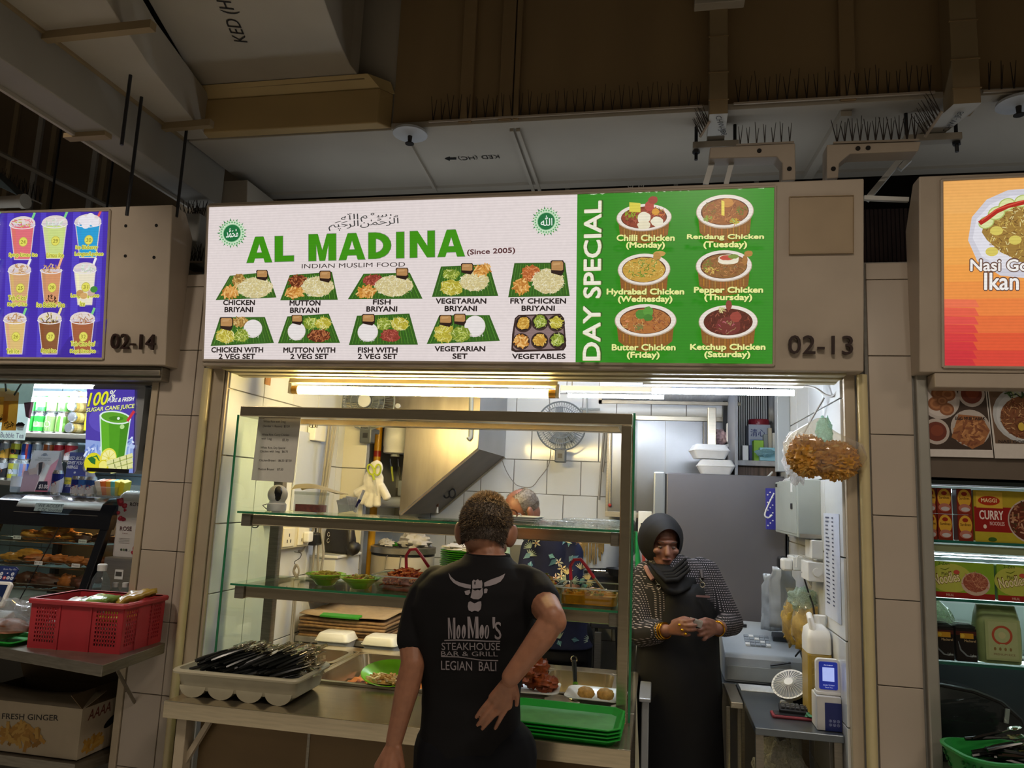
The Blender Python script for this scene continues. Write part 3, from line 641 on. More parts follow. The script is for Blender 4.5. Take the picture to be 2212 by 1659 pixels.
# flared boot joining it from above
boot=thing('duct_boot','flared pale duct boot with a tan collar at upper centre-left, stencilled along its underside','duct',(-1.7,2.6,3.51))
flare=[(-1.30,3.0),(-1.37,2.93),(-1.385,2.8),(-1.38,2.65),(-1.35,2.5),(-1.30,2.42),(-1.2,2.3),(-1.05,2.2),(-.8,2.1),(-.5,2.05),(-.5,.5),(-1.85,.5),(-1.9,1.4),(-1.99,2.33),(-2.17,2.96)]
flare=Zp([(775,165),(756,140),(736,98),(716,45),(700,0),(690,-60),(684,-140),(210,-140),(320,0),(430,190)],3.53)
MB().prism(flare,'z',3.53,4.4).build('duct_body',DUCT,boot,bevel=.004,world=True)
col=MB();z0=3.3
fl_=at(455,303,Y=2.985);fr=at(853,287,Y=2.985)
col.prism([(-2.125,2.99),(-2.125,2.93),(-1.25,2.93),(-1.205,2.99)],'z',3.302,3.47)
col.build('collar',M('tan_collar','#a3895a',.7,0,.08,2),boot,bevel=.006,world=True)
MB().rings([[(-2.19,2.90,3.525),(-1.3,2.90,3.525),(-1.22,2.98,3.525),(-2.16,2.98,3.525)],[(-2.13,2.94,3.47),(-1.25,2.94,3.47),(-1.2,2.99,3.47),(-2.12,2.99,3.47)]]).build('collar_chamfer',M('pale_tan_collar','#b59d6c',.7,0,.08,2),boot,world=True)
p,q=at(425,195,Z=3.52),at(790,168,Z=3.52);MB().tube([(p.x,p.y,3.52),(q.x,q.y,3.52)],.02,n=4).build('flange',DUCTB,boot,world=True)
stencil(boot,Surf((0,0,3.53),(1,0,0),(0,-1,0)),'KED (HC)',(545,92),(496,-30),.075)
# left ducts
dl=thing('air_duct','narrow duct left of the branch duct, dark side face and pale underside','duct',(-2.33,1.0,3.1))
MB().box(-2.41,-2.25,-1.5,3.33,3.1,4.3).build('duct_body',M('grey_duct','#8b857b',.7,0,.1,2),dl,bevel=.004,world=True)
p=at(160,296,Z=3.09);MB().box(-2.46,-2.26,p.y - .02,p.y+.02,3.08,3.1).build('cross_flange',DUCTB,dl,world=True)
MB().box(-2.418,-2.402,-1.5,3.3,3.085,3.2).build('edge_flange',DUCT,dl,world=True)
ri=thing('duct_riser','pale duct dropping behind the gap between the left and middle signboards','duct',(-2.3,3.45,2.62))
MB().prism([(-2.47,2.64),(-2.18,2.64),(-2.1,3.0),(-2.12,3.25),(-2.52,3.25),(-2.5,3.05)],'y',3.34,3.62).build('duct_body',DUCT,ri,bevel=.004,world=True)
stencil(ri,Surf((0,3.34,0),(1,0,0),(0,0,1)),'EAD',(411,431),(420,474),.05)
dw=thing('air_duct','far brown duct with vertical seams seen over the left signboard','duct',(-4.2,4.4,3.0))
MB().box(-6.5,-2.5,4.3,5.0,2.95,4.65).build('duct_body',M('brown_far_duct','#6a5840',.8,0,.12,1.2,stretch=(3,3,.5)),dw,world=True)
for px_ in (22,78,110,205,228):
 x=at(px_,330,Y=4.28).x;MB().box(x - .02,x+.02,4.28,4.31,2.95,4.65).build('seam_rib',DUCT if px_ in (78,205) else DUCTB,dw,world=True)
p,q=at(0,331,Y=4.1),at(235,447,Y=4.1)
tag(MB().tube([(p.x - .5,4.1,p.z+.24),p,q,(q.x+.2,4.1,q.z - .1)],.018,n=6).build('conduit_pipe',DUCT,smooth=40),'thin white conduit slanting down over the left signboard','pipe')
p,q=at(0,372,Y=3.6),at(52,420,Y=3.6)
tag(MB().prism([(-4.4,3.2),(p.x,p.z),(q.x,q.z),(q.x+.06,q.z - .05),(p.x,p.z - .09),(-4.4,3.0)],'y',3.5,3.62).build('cable_tray',M('grey_tray','#7f8a88',.5,.4,.08,6),bevel=.003),'grey cable tray end at the far left above the purple signboard','cable tray')
p=at(20,436,Y=3.4)
tag(MB().cyl((p.x - .8,3.4,p.z),(p.x+.1,3.4,p.z),.035,n=14).cyl((p.x+.08,3.4,p.z),(p.x+.11,3.4,p.z),.042,n=14).build('pipe',DUCT,smooth=40),'short beige pipe lying behind the top of the purple signboard','pipe')
# threaded hanger rods at left
HR=['nearest the viewer by the branch duct edge','crossing the narrow duct, second from the branch','at the riser, rightmost of the left rods','over the purple sign, right of the far duct seams','over the purple sign at far left']
for (xa,ya),(xb,yb),Y in (((276,200),(266,288),2.44),((303,219),(277,441),2.6),((398,291),(384,446),2.86),((241,337),(232,440),3.9),((118,330),(110,440),3.95)):
 p,q=at(xa,ya,Y=Y),at(xb,yb,Y=Y)
 tag(MB().cyl((q.x,Y,4.7),(q.x,Y,q.z - .05),.007,n=8).build('hanger_rod',BLACKP,smooth=40),'thin black hanger rod %s' % HR.pop(0),'rod','hanger rods at the left ducts')
 # ---- sprinkler head with round plate
spt=thing('sprinkler_head','round white ceiling sprinkler plate at the corner of the boot and main duct','sprinkler',at(886,291,Z=3.26))
MB().lathe([(.0,.012),(.075,.012),(.078,.0),(.05,-.006),(0,-.008)],n=28).build('plate',M('sprinkler_white','#b9bcc0',.5,0,.04,20),spt,smooth=40)
MB().cyl((0,0,0),(0,0,-.04),.011,.008,n=10).lathe([(.02,-.045),(.02,-.041)],n=12).build('nozzle',DARK,spt)
sp2=copy_tree(spt);sp2.location=at(2200,226,Z=3.26);sp2['label']='round white ceiling sprinkler plate at the right edge under the main duct'
# ---- chilled-water trunks with trapeze hangers
def trunk(lbl,xl,xr,zb,y0,ext,marks):
 t=thing('pipe_casing',lbl,'casing',((xl+xr) / 2,2.94,zb))
 MB().rings([[(xl,y0,4.6),(xr,y0,4.6),(xr,2.985,4.6),(xl,2.985,4.6)],[(xl,y0,zb),(xr,y0,zb),(xr,2.985,zb),(xl,2.985,zb)]]).build('casing',DUCTB,t,bevel=.003,world=True)
 for z in (zb+.06,zb+.18,zb+.34):MB().box(xl - .004,xr+.004,y0 - .003,y0+.004,z,z+.004).build('casing_joint',DFRONT,t,world=True)
 MB().rings([[(xl,y0,zb),(xr,y0,zb),(xr,y0+.05,zb),(xl,y0+.05,zb)],[(xl+ext,y0+.24,zb - .01),(xr+ext,y0+.24,zb - .01),(xr+ext,y0+.24,zb+.04),(xl+ext,y0+.24,zb+.04)]]).build('arm_casing',M('white_trunk','#bdbab2',.5,0,.05,6),t,world=True)
 b=MB().cbox(((xl+xr) / 2+ext*.9,y0+.22,zb - .03),(xr - xl+.12,.045,.03)).build('trapeze_bar',DUCT,t,bevel=.003,world=True)
 for s in (xl - .045+ext*.9,xr+.045+ext*.9):
  r=MB().cyl((s,y0+.22,4.5),(s,y0+.22,zb - .09),.0075,n=8).build('threaded_rod',BLACKP,t,smooth=40,world=True)
  MB().lathe([(.016,-.05),(.016,-.038)],(s,y0+.22,zb - .01),n=6).build('nut',BLACKP,t,world=True)
 return t
t1=trunk('beige boxed chilled-water trunk with threaded rods, left of the two hangers',.19,.262,3.237,2.90,.004,0)
stencil(t1,Surf((0,0,3.228),(1,0,0),(0,-1,0)),'CHW-JB8',(1541,251),(1555,292),.03)
MB().cbox((.226,2.88,3.72),(.2,.05,.04)).build('upper_clamp',DUCT,t1,bevel=.003,world=True)
t2=trunk('beige boxed chilled-water trunk with threaded rods, right of the two hangers',1.085,1.18,3.213,2.88,-.06,0)
stencil(t2,Surf((0,0,3.204),(1,0,0),(0,-1,0)),'CHW-JB8',(2052,282),(2088,240),.03)
# ---- gallows brackets that carry the signboard
def gallows(lbl,pts,y=2.9):
 P=[(at(x,yy,Y=y).x,at(x,yy,Y=y).z) for x,yy in pts]
 t=thing('sign_bracket',lbl,'bracket',(P[0][0],y,P[0][1]))
 MB().prism(P,'y',y,y+.08).build('arm',BEIGE,t,bevel=.004,world=True);return t
g1=gallows('beige bent steel bracket rising from the middle signboard, left one',[(1532,342),(1534,318),(1718,309),(1719,388),(1690,390),(1690,352),(1678,338)])
g2=gallows('beige bent steel bracket rising from the middle signboard, right one',[(1786,386),(1786,312),(1990,305),(1984,326),(1836,332),(1813,352),(1811,384)])
for g,ps in ((g1,((1640,326),(1705,365))),(g2,((1853,321),(1875,320),(1800,365)))):
 for x,y in ps:p=at(x,y,Y=2.9);MB().cyl((p.x,2.896,p.z),(p.x,2.902,p.z),.009,n=10).build('bolt',DARK,g,world=True)
 # short white stays behind the signs
for i,(a_,b_,w_) in enumerate((((1540,346),(1524,400),.016),((1582,346),(1568,400),.014),((1945,345),(1872,432),.016),((1965,345),(1943,366),.014),((1866,428),(1962,432),.012))):
 Ys=(2.96,2.96,3.2,3.2,2.985)[i];p,q=at(*a_,Y=Ys),at(*b_,Y=Ys)
 tag(MB().tube([p,q],w_,n=4).build('steel_stay',M('white_stay','#cfcfcb',.5,.1,.05,8)),('white steel stay under the left trunk, nearer the left','white steel stay under the left trunk, nearer the right','long slanting white stay in the gap left of the orange sign','short white stub beside the slanting stay','level white stay between the green menu sign and orange sign')[i],'stay')
 # dark void and corrugated back above the stalls
cor=MB()
for k in range(60):
 x=.76+k*.02;cor.cyl((x,3.9,2.3),(x,3.9,3.2),.011,n=6)
tag(cor.build('corrugated_screen',M('rusty_dark_screen','#3a2a24',.85,.2,.3,6),kind='stuff'),'dark rusty corrugated screen in the gap right of the middle signboard','screen')
for px_ in (1226,1460,1634,1710):
 p=at(px_,395,Y=4.2);tag(MB().box(p.x - .012,p.x+.012,4.19,4.22,2.6,3.9).build('upright_strip',DUCT),'thin pale upright in the dark gap above the middle signboard','strip','pale uprights in the dark gap')
for px_ in (1362,1385):
 p=at(px_,402,Y=3.68);mb=MB().cyl((p.x,3.68,p.z),(p.x,3.68,3.32),.002,n=5)
 for k in range(4):mb.tube([(p.x+.012*math.cos(t*PI / 4),3.68,p.z+.02*(k - 1)+.014*math.sin(t*PI / 4)) for t in range(8)],.003,n=5,closed=True)
 tag(mb.build('chain',DUCT,smooth=40),'short grey chain loop above the green sign, %s one' % ('left' if px_<1370 else 'right'),'chain')
tag(MB().box(-1.8,-1.2,3.7,3.75,3.2,3.27).box(-1.15,-.2,3.72,3.78,3.18,3.27).build('angle_rail',DUCT),'pale angle rail behind the main duct over the white signboard','rail')
# ---- bird spikes
SPK=M('dark_spike','#2a2018',.6,.2,.2,30)
def spikes(lbl,p,q,n,L,lean=(0,0),k=2,jit=.25):
 p,q=V(p),V(q);t=thing('bird_spike_strip',lbl,'bird spikes',p)
 MB().tube([p,q],.006,n=4).build('base_strip',BEIGE,t,world=True)
 mb=MB();d=(q - p).normalized()
 for i in range(n):
  b=p.lerp(q,(i+.5) / n)
  for j in range(k):
   s=(j - (k - 1) / 2)*.35+R.uniform(-.08,.08);v=V((lean[0],lean[1],1))+d*s*jit*2+V((0,R.uniform(-.25,.05),0));v.normalize()
   mb.cyl(b,b+v*L*R.uniform(.75,1.05),.0028,.0012,n=4,caps=False)
 mb.build('spike',SPK,t,kind='stuff',world=True);return t
spikes('row of dark bird spikes on the main duct, left of the pipe trunk',(-1.02,2.965,3.31),(.17,2.965,3.31),30,.115,k=2)
spikes('row of dark bird spikes on the main duct, between the two trunks',(.29,2.96,3.31),(1.05,2.96,3.31),20,.125,k=2)
spikes('row of dark bird spikes on the main duct at the right edge',(1.22,2.96,3.3),(2.0,2.96,3.3),18,.125,k=2)
pp=at(1590,314,Y=2.93);pq=at(1715,308,Y=2.93);spikes('bird spikes on the left sign bracket',pp,pq,7,.085,k=2)
pp=at(1800,309,Y=2.93);pq=at(1985,303,Y=2.93);spikes('bird spikes on the right sign bracket',pp,pq,11,.1,k=3)
pp=at(1998,296,Y=3.0);pq=at(2035,240,Y=2.92);spikes('bird spikes beside the right pipe trunk',pp,pq,7,.1,lean=(-.6,-.2))
pp=at(1512,296,Y=3.0);pq=at(1533,262,Y=2.95);spikes('bird spikes beside the left pipe trunk',pp,pq,6,.09,lean=(-.5,-.2))
pp=at(395,478,Y=3.25);pq=at(440,480,Y=3.25);spikes('bird spikes in the gap left of the middle signboard',pp,pq,6,.12,k=3,jit=.5)
pp=at(408,566,Y=3.1);pq=at(438,566,Y=3.1);spikes('bird spikes on top of the left pillar',pp,pq,4,.09,k=3,jit=.5)
pp=at(0,400,Y=3.9);pq=at(90,440,Y=3.9);spikes('bird spikes over the far left of the purple signboard',pp,pq,10,.12,k=3)
mb=MB();p=at(425,525,Y=3.2);mb.cbox(p,(.1,.14,.26));
tag(mb.build('junction_box',M('grey_junction','#8f8f8b',.5,.2,.08,10),bevel=.008),'grey junction box squeezed between the two signboards over the left pillar','junction box')
# ================================================================ MIDDLE STALL
# ---- fluorescent fittings
def tube_lamp(lbl,p,q,r,watts_col,strength,body_h=.04,cap=True,name='tube_light',bodymat=None):
 p,q=V(p),V(q);d=(q - p).normalized();m_=(p+q) / 2
 t=thing(name,lbl,'lamp',(m_.x,m_.y,m_.z+.02))
 em=M('tube_glow_'+watts_col.lstrip('#')+'_%d' % strength,'#ffffff',.4,0,.0,5,emit=strength,ecol=watts_col)
 MB().cyl(p+d*.03,q - d*.03,r,n=14).build('tube',em,t,smooth=40,world=True)
 if cap:
  for a,b in ((p,p+d*.032),(q,q - d*.032)):MB().cyl(a,b,r*1.04,n=14).build('end_cap',M('brass_cap','#b9924a',.35,.7,.1,20),t,smooth=40,world=True)
  for a in (p - d*.008,q+d*.008):MB().cbox(a - V((0,0,-.012)),(.018,.03,.06)).build('lamp_holder',WHITEP,t,world=True,bevel=.003)
 MB().box(p.x - .01,q.x+.01,p.y - .022,p.y+.022,p.z+r+.012,p.z+r+.012+body_h).build('batten',bodymat or WHITEP,t,bevel=.004,world=True)
 return t
tube_lamp('long warm fluorescent tube over the glass display case',(-1.69,3.2,2.125),(-.44,3.2,2.125),.019,'#ffe39a',100,.035,bodymat=M('cream_batten','#e6d9ae',.4,0,.03,9))
tube_lamp('cool white tube at the right of the stall opening',(-.055,3.22,2.148),(.585,3.22,2.148),.012,'#e8f2ff',80,.03,cap=False)
tube_lamp('thin cool white tube further back, between the other two',(-.5,3.9,2.215),(.06,3.9,2.215),.010,'#e8f2ff',80,.03,cap=False)
for x in (-.45,.02):MB().cyl((x,3.9,2.25),(x,3.9,2.75),.003,n=6).build('suspension_rod',STEELD,bpy.data.objects['tube_light.002'],world=True)
tube_lamp('white ceiling tube at the back of the kitchen',(-1.2,4.35,2.71),(.2,4.35,2.71),.016,'#dfeaff',60,.03,cap=False)
# ---- serving counter with sunk pans
BRNST=M('warm_steel','#c6b89c',.22,.9,.1,5,stretch=(2,25,25))
ct=thing('serving_counter','stainless steel serving counter with sunk food wells and an apron front','counter',(-.9,3.0,0))
top=MB().box(-1.715,-.07,2.52,2.925,.875,.9).box(-1.80,-.07,3.535,3.62,.875,.9)
top.box(-1.74,-1.70,2.925,3.535,.875,.9).box(-.135,-.07,2.925,3.535,.875,.9)
top.box(-1.70,-1.40,2.925,3.22,.875,.9).box(-1.715,-.07,2.505,2.52,.845,.903)
top.box(-.60,-.135,2.925,3.10,.875,.9).box(-1.41,-1.395,2.925,3.535,.875,.9).box(-.62,-.6,2.925,3.535,.875,.9)
top.build('worktop',BRNST,ct,bevel=.002,world=True)
MB().box(-1.62,-.12,2.6,2.615,.05,.86).build('front_panel',M('brown_reflecting_panel','#675336',.4,.5,.12,3),ct,world=True)
for x0,x1 in ((-1.68,-1.64),(-.12,-.08)):
 MB().box(x0,x1,2.54,2.59,0,.86).build('leg',BEIGEF if x0<-1 else STEELD,ct,bevel=.003,world=True)
for x in (-1.66,-.1):MB().box(x - .02,x+.02,3.55,3.6,0,.87).build('leg',STEELD,ct,bevel=.003,world=True)
MB().rings([[(-1.64,2.56,.72),(-1.64,2.58,.72),(-1.64,2.58,.68),(-1.64,2.56,.68)],[(-1.56,2.56,.86),(-1.56,2.58,.86),(-1.54,2.58,.86),(-1.54,2.56,.86)]]).build('brace',BEIGEF,ct,world=True)
MB().box(-1.2,-1.19,2.598,2.602,.1,.84).box(-.7,-.69,2.598,2.602,.1,.84).build('panel_joint',STEELD,ct,world=True)
PANST=M('food_pan_steel','#c9bda4',.25,.9,.08,8)
def gn_pan(lbl,cx,cy,w_,d_,h_=.1):
 t=thing('food_pan',lbl,'food pan',(cx,cy,.9 - h_))
 MB().pan(w_,d_,h_,.003,.05,.018,.92).build('pan_body',PANST,t,smooth=40);return t
gn_pan('steel pan of dark red curry at the back left of the counter',-1.555,3.385,.26,.26)
gn_pan('large steel pan stained with orange curry, green plate standing in its corner',-1.0,3.235,.74,.54,.11)
gn_pan('steel pan of fried noodles behind the customer',-.53,3.34,.1,.3)
gn_pan('steel pan with a little rice left at the right end',-.315,3.32,.29,.38)
def liquid(name,lbl,cx,cy,w_,d_,z,m,amp=.006,cat='curry',n=26,fr=12):
 o=MB().grid(n,n,lambda a,b:((a - .5)*w_,(b - .5)*d_,amp*noise.noise(V((a*fr,b*fr,cx*7))))).build(name,m,smooth=80)
 o.location=(cx,cy,z);return tag(o,lbl,cat,kind='stuff')
REDCUR=M('red_curry','#6e2415',.2,0,.5,30,.4);ORCUR=M('orange_curry','#a4622a',.28,0,.45,16,.6)
liquid('red_curry','dark red curry in the back left pan',-1.555,3.385,.225,.225,.84,REDCUR)
liquid('orange_curry','orange brown gravy in the large pan',-1.0,3.235,.66,.47,.835,ORCUR,.02,fr=7)
def strips(name,lbl,c,rx,ry,h_,n,L,r,cols,base,cat='food',flat=.35,seed=0,dome=True,rim=.25):
 """heap of food: a lumpy mound with many separate shreds on it"""
 rg=random.Random(seed+11);mats=[base]+cols;mb=MB()
 if dome:
  N=18
  mb.grid(N,N,lambda a,b:((lambda x,y:(x*rx,y*ry,h_*max(0,1 - (x*x+y*y)) ** .6*(.85+.3*noise.noise(V((x*3,y*3,seed))))))(*((lambda u,v:(u*math.sqrt(1 - v*v / 2),v*math.sqrt(1 - u*u / 2)))(a*2 - 1,b*2 - 1)))))
 for _ in range(n):
  a=rg.random()*2*PI;q=math.sqrt(rg.random())*.97;x,y=rx*q*math.cos(a),ry*q*math.sin(a);z=h_*max(0,1 - q*q) ** .6*(.9+.25*rg.random())+r*.4
  t=rg.random()*PI;d=V((math.cos(t),math.sin(t),rg.uniform(-flat,flat)))*L / 2;bend=V((-d.y,d.x,rg.uniform(0,L*.2)))*rg.uniform(-.7,.7)
  mb.mat(1+rg.randrange(len(cols)));p=V((x,y,z));mb.tube([p - d,p+bend*.6,p+d],r*rg.uniform(.7,1.2),n=4)
 o=mb.build(name,mats,smooth=60);o.location=c;return tag(o,lbl,cat,kind='stuff')
FC=lambda n,c,**k:M('food_'+n,c,k.pop('rough',.4),0,.2,60,**k)
NOOD=[FC('noodle1','#b98a4a'),FC('noodle2','#a87536'),FC('noodle3','#c89c5c')]
RICEW=[FC('rice1','#d8c890'),FC('rice2','#c9b36c'),FC('rice3','#e6dcb4')]
strips('fried_noodles','fried noodles in the pan behind the customer',(-.53,3.34,.84),.07,.13,.06,110,.06,.004,NOOD,NOOD[1],seed=3)
strips('rice','leftover rice in the right pan',(-.30,3.26,.81),.12,.15,.05,240,.014,.002,RICEW,RICEW[1],seed=4)
strips('dark_gravy_pieces','dark meat pieces lying in the large gravy pan',(-1.16,3.10,.84),.12,.08,.02,26,.05,.013,[FC('meat','#6a3418'),FC('meat2','#8a4a22')],ORCUR,seed=9,dome=False)
# cable guide rail at the pan edge
tag(MB().box(-1.36,-.62,2.925,2.945,.9,.912).build('pan_rail',STEEL,bevel=.002),'thin steel rail along the front of the large pan','rail')
# ---- glass display case
cs=thing('display_case','steel framed glass display case with two glass shelves on the counter','display case',(-.9,3.0,.9))
def cpart(n,x0,x1,y0,y1,z0,z1,m=STEEL,bevel=.003):return MB().box(x0,x1,y0,y1,z0,z1).build(n,m,cs,bevel=bevel,world=True)
cpart('top_frame',-1.70,-.092,2.79,2.86,1.955,1.998,BRNST);cpart('top_frame',-1.70,-.092,3.10,3.16,1.955,1.998,BRNST)
cpart('top_frame',-1.70,-1.64,2.86,3.10,1.955,1.998,BRNST);cpart('top_frame',-.15,-.092,2.86,3.10,1.955,1.998,BRNST)
cpart('corner_post',-.132,-.094,2.79,2.83,.90,1.955,BRNST);cpart('corner_post',-.132,-.094,3.12,3.16,.90,1.955,BRNST);cpart('corner_post',-1.70,-1.655,3.12,3.16,.90,1.955,STEELD)
for z in (1.565,1.279):
 cpart('shelf_beam',-1.615,-.13,2.815,2.845,z - .05,z - .006,BRNST)
 cpart('shelf_beam',-1.655,-.13,3.12,3.15,z - .05,z - .006,BRNST)
 for x0 in (-1.66,-.165):cpart('shelf_bracket',x0,x0+.04,2.808,3.12,z - .056,z - .006,STEELD)
 g=MB().box(-1.675,-.118,2.80,3.14,z - .005,z+.003).build('glass_shelf',CLEAR,cs,world=True)
 MB().box(-1.675,-.118,2.798,2.80,z - .005,z+.003).build('shelf_edge',GREENEDGE,cs,world=True)
MB().box(-1.708,-1.702,2.79,3.16,.905,1.96).build('side_glass',CLEAR,cs,world=True);MB().box(-1.709,-1.701,2.786,2.79,.905,1.96).build('glass_edge',GREENEDGE,cs,world=True)
MB().box(-.088,-.082,2.79,3.16,.905,2.0).build('side_glass',CLEAR,cs,world=True);MB().box(-.089,-.081,2.786,2.79,.905,2.0).build('glass_edge',GREENEDGE,cs,world=True)
# ---- price list behind the glass
pl=thing('price_list','printed paper price list hanging in the top left of the display case','menu',at(600,970,Y=2.885))
SP=Surf(at(543,1037,Y=2.885),at(634,1043,Y=2.885) - at(543,1037,Y=2.885),at(560,895,Y=2.885) - at(543,1037,Y=2.885))
q=[SP.px(*p) for p in ((543,1037),(634,1043),(651,898),(560,895))]
MB().rings([[SP.pt(*p,0) for p in q],[SP.pt(*p,.0012) for p in q]]).build('sheet',M('menu_paper','#dcd8cc',.6,0,.03,30),pl,world=True)
A=Art(SP,off=.0018)
for t,x0,x1,y in (('White Rice with 2veg',569,617,914),('(Sambar + Rasam)  $3.50',568,626,924),('White Rice, Curry Chicken',566,625,942.5),('with 1veg',565,587,951),('$5.70',610,623,953.5),('White Rice, Day Special',563,616,970.5),('Chicken with 1veg   $6.70',562,622,978.5),('Chicken Briyani    $6.50 /$7.50',560,630,998),('Mutton Briyani    $7.50',558,612,1017)):
 A.tpx(t,x0,y,x1,y+1,6.2,'#3a3632',.0)
A.build('lettering',PRINT,pl)
tag(MB().rings([[SP.pt(*SP.px(*p),.002) for p in ((636,898),(653,899),(652,893),(637,892))],[SP.pt(*SP.px(*p),.004) for p in ((636,898),(653,899),(652,893),(637,892))]]).build('tape',glass_mat('clear_tape','#f4f0e4',haze=.2),pl,world=True))
# ---- things on the top shelf
ZT,ZM=1.5685,1.2825
o=at(605,1100,Z=ZT);o=V((-1.585,3.0,ZT))
cm=thing('security_camera','white round-headed security camera on the left end of the top shelf','camera',(-1.60,2.98,ZT))
MB().lathe([(.038,0),(.04,.004),(.04,.03),(.036,.034)],n=28).build('base',WHITEP,cm,smooth=40)
MB().sph((0,0,.07),(.042,.042,.042),24,14).build('head',WHITEP,cm,smooth=60)
MB().cyl((0,0,.03),(0,0,.04),.03,.034,n=24).build('neck',WHITEP,cm,smooth=40)
eye=V((.5,-.85,.05)).normalized()
MB().lathe([(0,.001),(.015,.0005),(.028,-.006),(.033,-.015),(0,-.016)],V((0,0,.07))+eye*.043,n=24,sx=.6,rot=(PI / 2+.05,0,.53)).build('lens_face',BLACKP,cm,smooth=50)
MB().cyl(V((0,0,.07))+eye*.038,V((0,0,.07))+eye*.0475,.008,n=12).build('lens',M('lens_glass','#26262c',.08,0,.05,30),cm)
mb=MB().tube([(-.03,.03,.01),(-.07,.04,.006),(-.1,.06,.02),(-.085,.1,.03)],.002,n=5).build('cable',BLACKP,cm,smooth=40)
CHAL=glass_mat('clear_plastic','#f2f4f0',gloss=.7,haze=.10)
jr=thing('plastic_jar','clear square jar of red chilli paste beside the security camera','jar',(-1.452,3.0,ZT))
MB().prism(rr(.125,.10,.02),'z',0,.085).build('jar_body',CHAL,jr,smooth=40)
MB().prism(rr(.128,.103,.02),'z',.075,.088).build('rim',CHAL,jr,smooth=40)
o=MB().prism(rr(.115,.09,.018),'z',.004,.034).build('chilli_paste',M('chilli_paste','#7c2c16',.4,0,.4,60,.5),smooth=40);o.location=(-1.452,3.0,ZT);tag(o,'red chilli paste in the square jar','food',kind='stuff')
env=MB().grid(14,8,lambda a,b:(-1.53+.22*a,2.96+.1*b,ZT+.092+.025*(1 - a)*math.sin(PI*b)+.012*math.sin(a*4)+.004*noise.noise(V((a*5,b*5,0)))))
env.grid(14,8,lambda a,b:(-1.53+.22*a,2.96+.1*b,ZT+.0905+.004*a+(.012*math.sin(a*4) if a>.8 else 0)))
tag(env.build('paper_bag',M('cream_paper','#d8cba0',.6,0,.06,20,.1),smooth=40),'folded cream paper bag lying across the chilli jar','paper bag')
nc=thing('card_holder','small clear card holder with a marker pen on the top shelf','holder',(-1.29,3.02,ZT))
MB().prism(rr(.075,.05,.006),'z',0,.04).build('holder_body',CHAL,nc,smooth=40)
for i in range(4):MB().cbox((-.02+.008*i,.008*i - .01,.035+.004*i),(.05,.002,.055),(.2,.1*(i - 2),.05*i)).build('card',M('white_card','#dadcd8',.6,0,.08,60),nc)
pn=thing('marker_pen','white marker pen with a dark blue grip standing in the card holder','pen',(-1.262,3.025,ZT+.01))
MB().cyl((0,0,0),(.035,0,.095),.006,n=10).build('barrel',WHITEP,pn,smooth=40);MB().cyl((.006,0,.02),(.02,0,.055),.0066,n=10).build('grip',M('navy_plastic','#22225a',.4),pn,smooth=40)
# clear tubs and lids on the right half of the top shelf, spectacles
TUB=glass_mat('tub_plastic','#eef2f2',gloss=.8,haze=.28)
for i,(x,y,w_,d_) in enumerate(((-.27,2.98,.27,.2),(-.245,2.99,.25,.19),(-.42,3.0,.2,.17))):
 z=ZT+.001+(.011*i if i<2 else 0)
 t=thing('fluted_cover',('clear oval fluted lid on the right end of the top shelf, lower of two','clear oval fluted lid on the right end of the top shelf, upper of two','small clear fluted lid behind the customer\'s ear on the top shelf')[i],'lid',(x,y,z),.05*i)
 ring=lambda k,z,wv:[((w_ / 2*k+wv*math.cos(24*a))*math.cos(a),(d_ / 2*k+wv*math.cos(24*a))*math.sin(a),z) for a in [2*PI*j / 96 for j in range(96)]]
 MB().rings([ring(1,0,.002),ring(.98,.012,.003),ring(.9,.018,0),ring(.6,.02,0)],False,True).build('cover_shell',TUB,t,smooth=60)
bx=thing('foil_tray','flat white plastic tray pile behind the customer\'s head on the top shelf','tray',(-.62,3.0,ZT+.001))
for k in range(3):MB().pan(.3 - .01*k,.2,.01,.002,.02,.006,.96,c=(.01*k,0,.0075*k)).build('tray',M('milky_plastic','#d9dcd8',.3,0,.04,20),bx,smooth=40)
gl=thing('spectacles','tortoiseshell spectacles lying on the white trays on the top shelf','glasses',(-.6,2.93,ZT+.034))
TORT=M('tortoiseshell','#6a3d24',.25,0,.5,90)
for s in (-1,1):MB().tube([(s*.034+.026*math.cos(a),0,.0+.02*math.sin(a)) for a in [2*PI*k / 16 for k in range(16)]],.0035,n=6,closed=True).build('rim',TORT,gl,smooth=50)
MB().tube([(-.008,0,.004),(0,-.002,.008),(.008,0,.004)],.003,n=6).build('bridge',TORT,gl,smooth=50)
for s in (-1,1):MB().tube([(s*.06,0,.006),(s*.06,.06,.004),(s*.055,.12,-.006)],.003,n=6).build('temple',TORT,gl,smooth=50)
# ---- green bowls and glass dishes on the middle shelf
LIME=M('lime_melamine','#7cc01c',.25,0,.04,20,spec=.6)
def bowl(lbl,x,y,r,h_,z):
 t=thing('bowl',lbl,'bowl',(x,y,z))
 MB().lathe([(r*.42,0),(r*.45,.003),(r*.62,h_*.45),(r*.97,h_*.97),(r,h_),(r*.97,h_+.002),(r*.6,h_*.5),(r*.4,.008),(0,.006)],n=40,cap1=False).build('bowl_body',LIME,t,smooth=50);return t
CABB=[FC('cab1','#d6c95e'),FC('cab2','#e6de9a'),FC('cab3','#b9a83c'),FC('cab4','#8f7430')]
p1=at(712,1262,Y=2.9);p2=at(788,1268,Y=2.89)
bowl('lime green bowl of yellow cabbage, left one on the middle shelf',-1.328,2.93,.083,.044,ZM+.001);bowl('lime green bowl of vegetables and red chilli, right one on the middle shelf',-1.165,2.9,.083,.042,ZM+.001)
strips('cabbage','shredded yellow cabbage in the left green bowl',(-1.328,2.93,ZM+.03),.066,.066,.022,150,.025,.0018,CABB,CABB[2],seed=5)
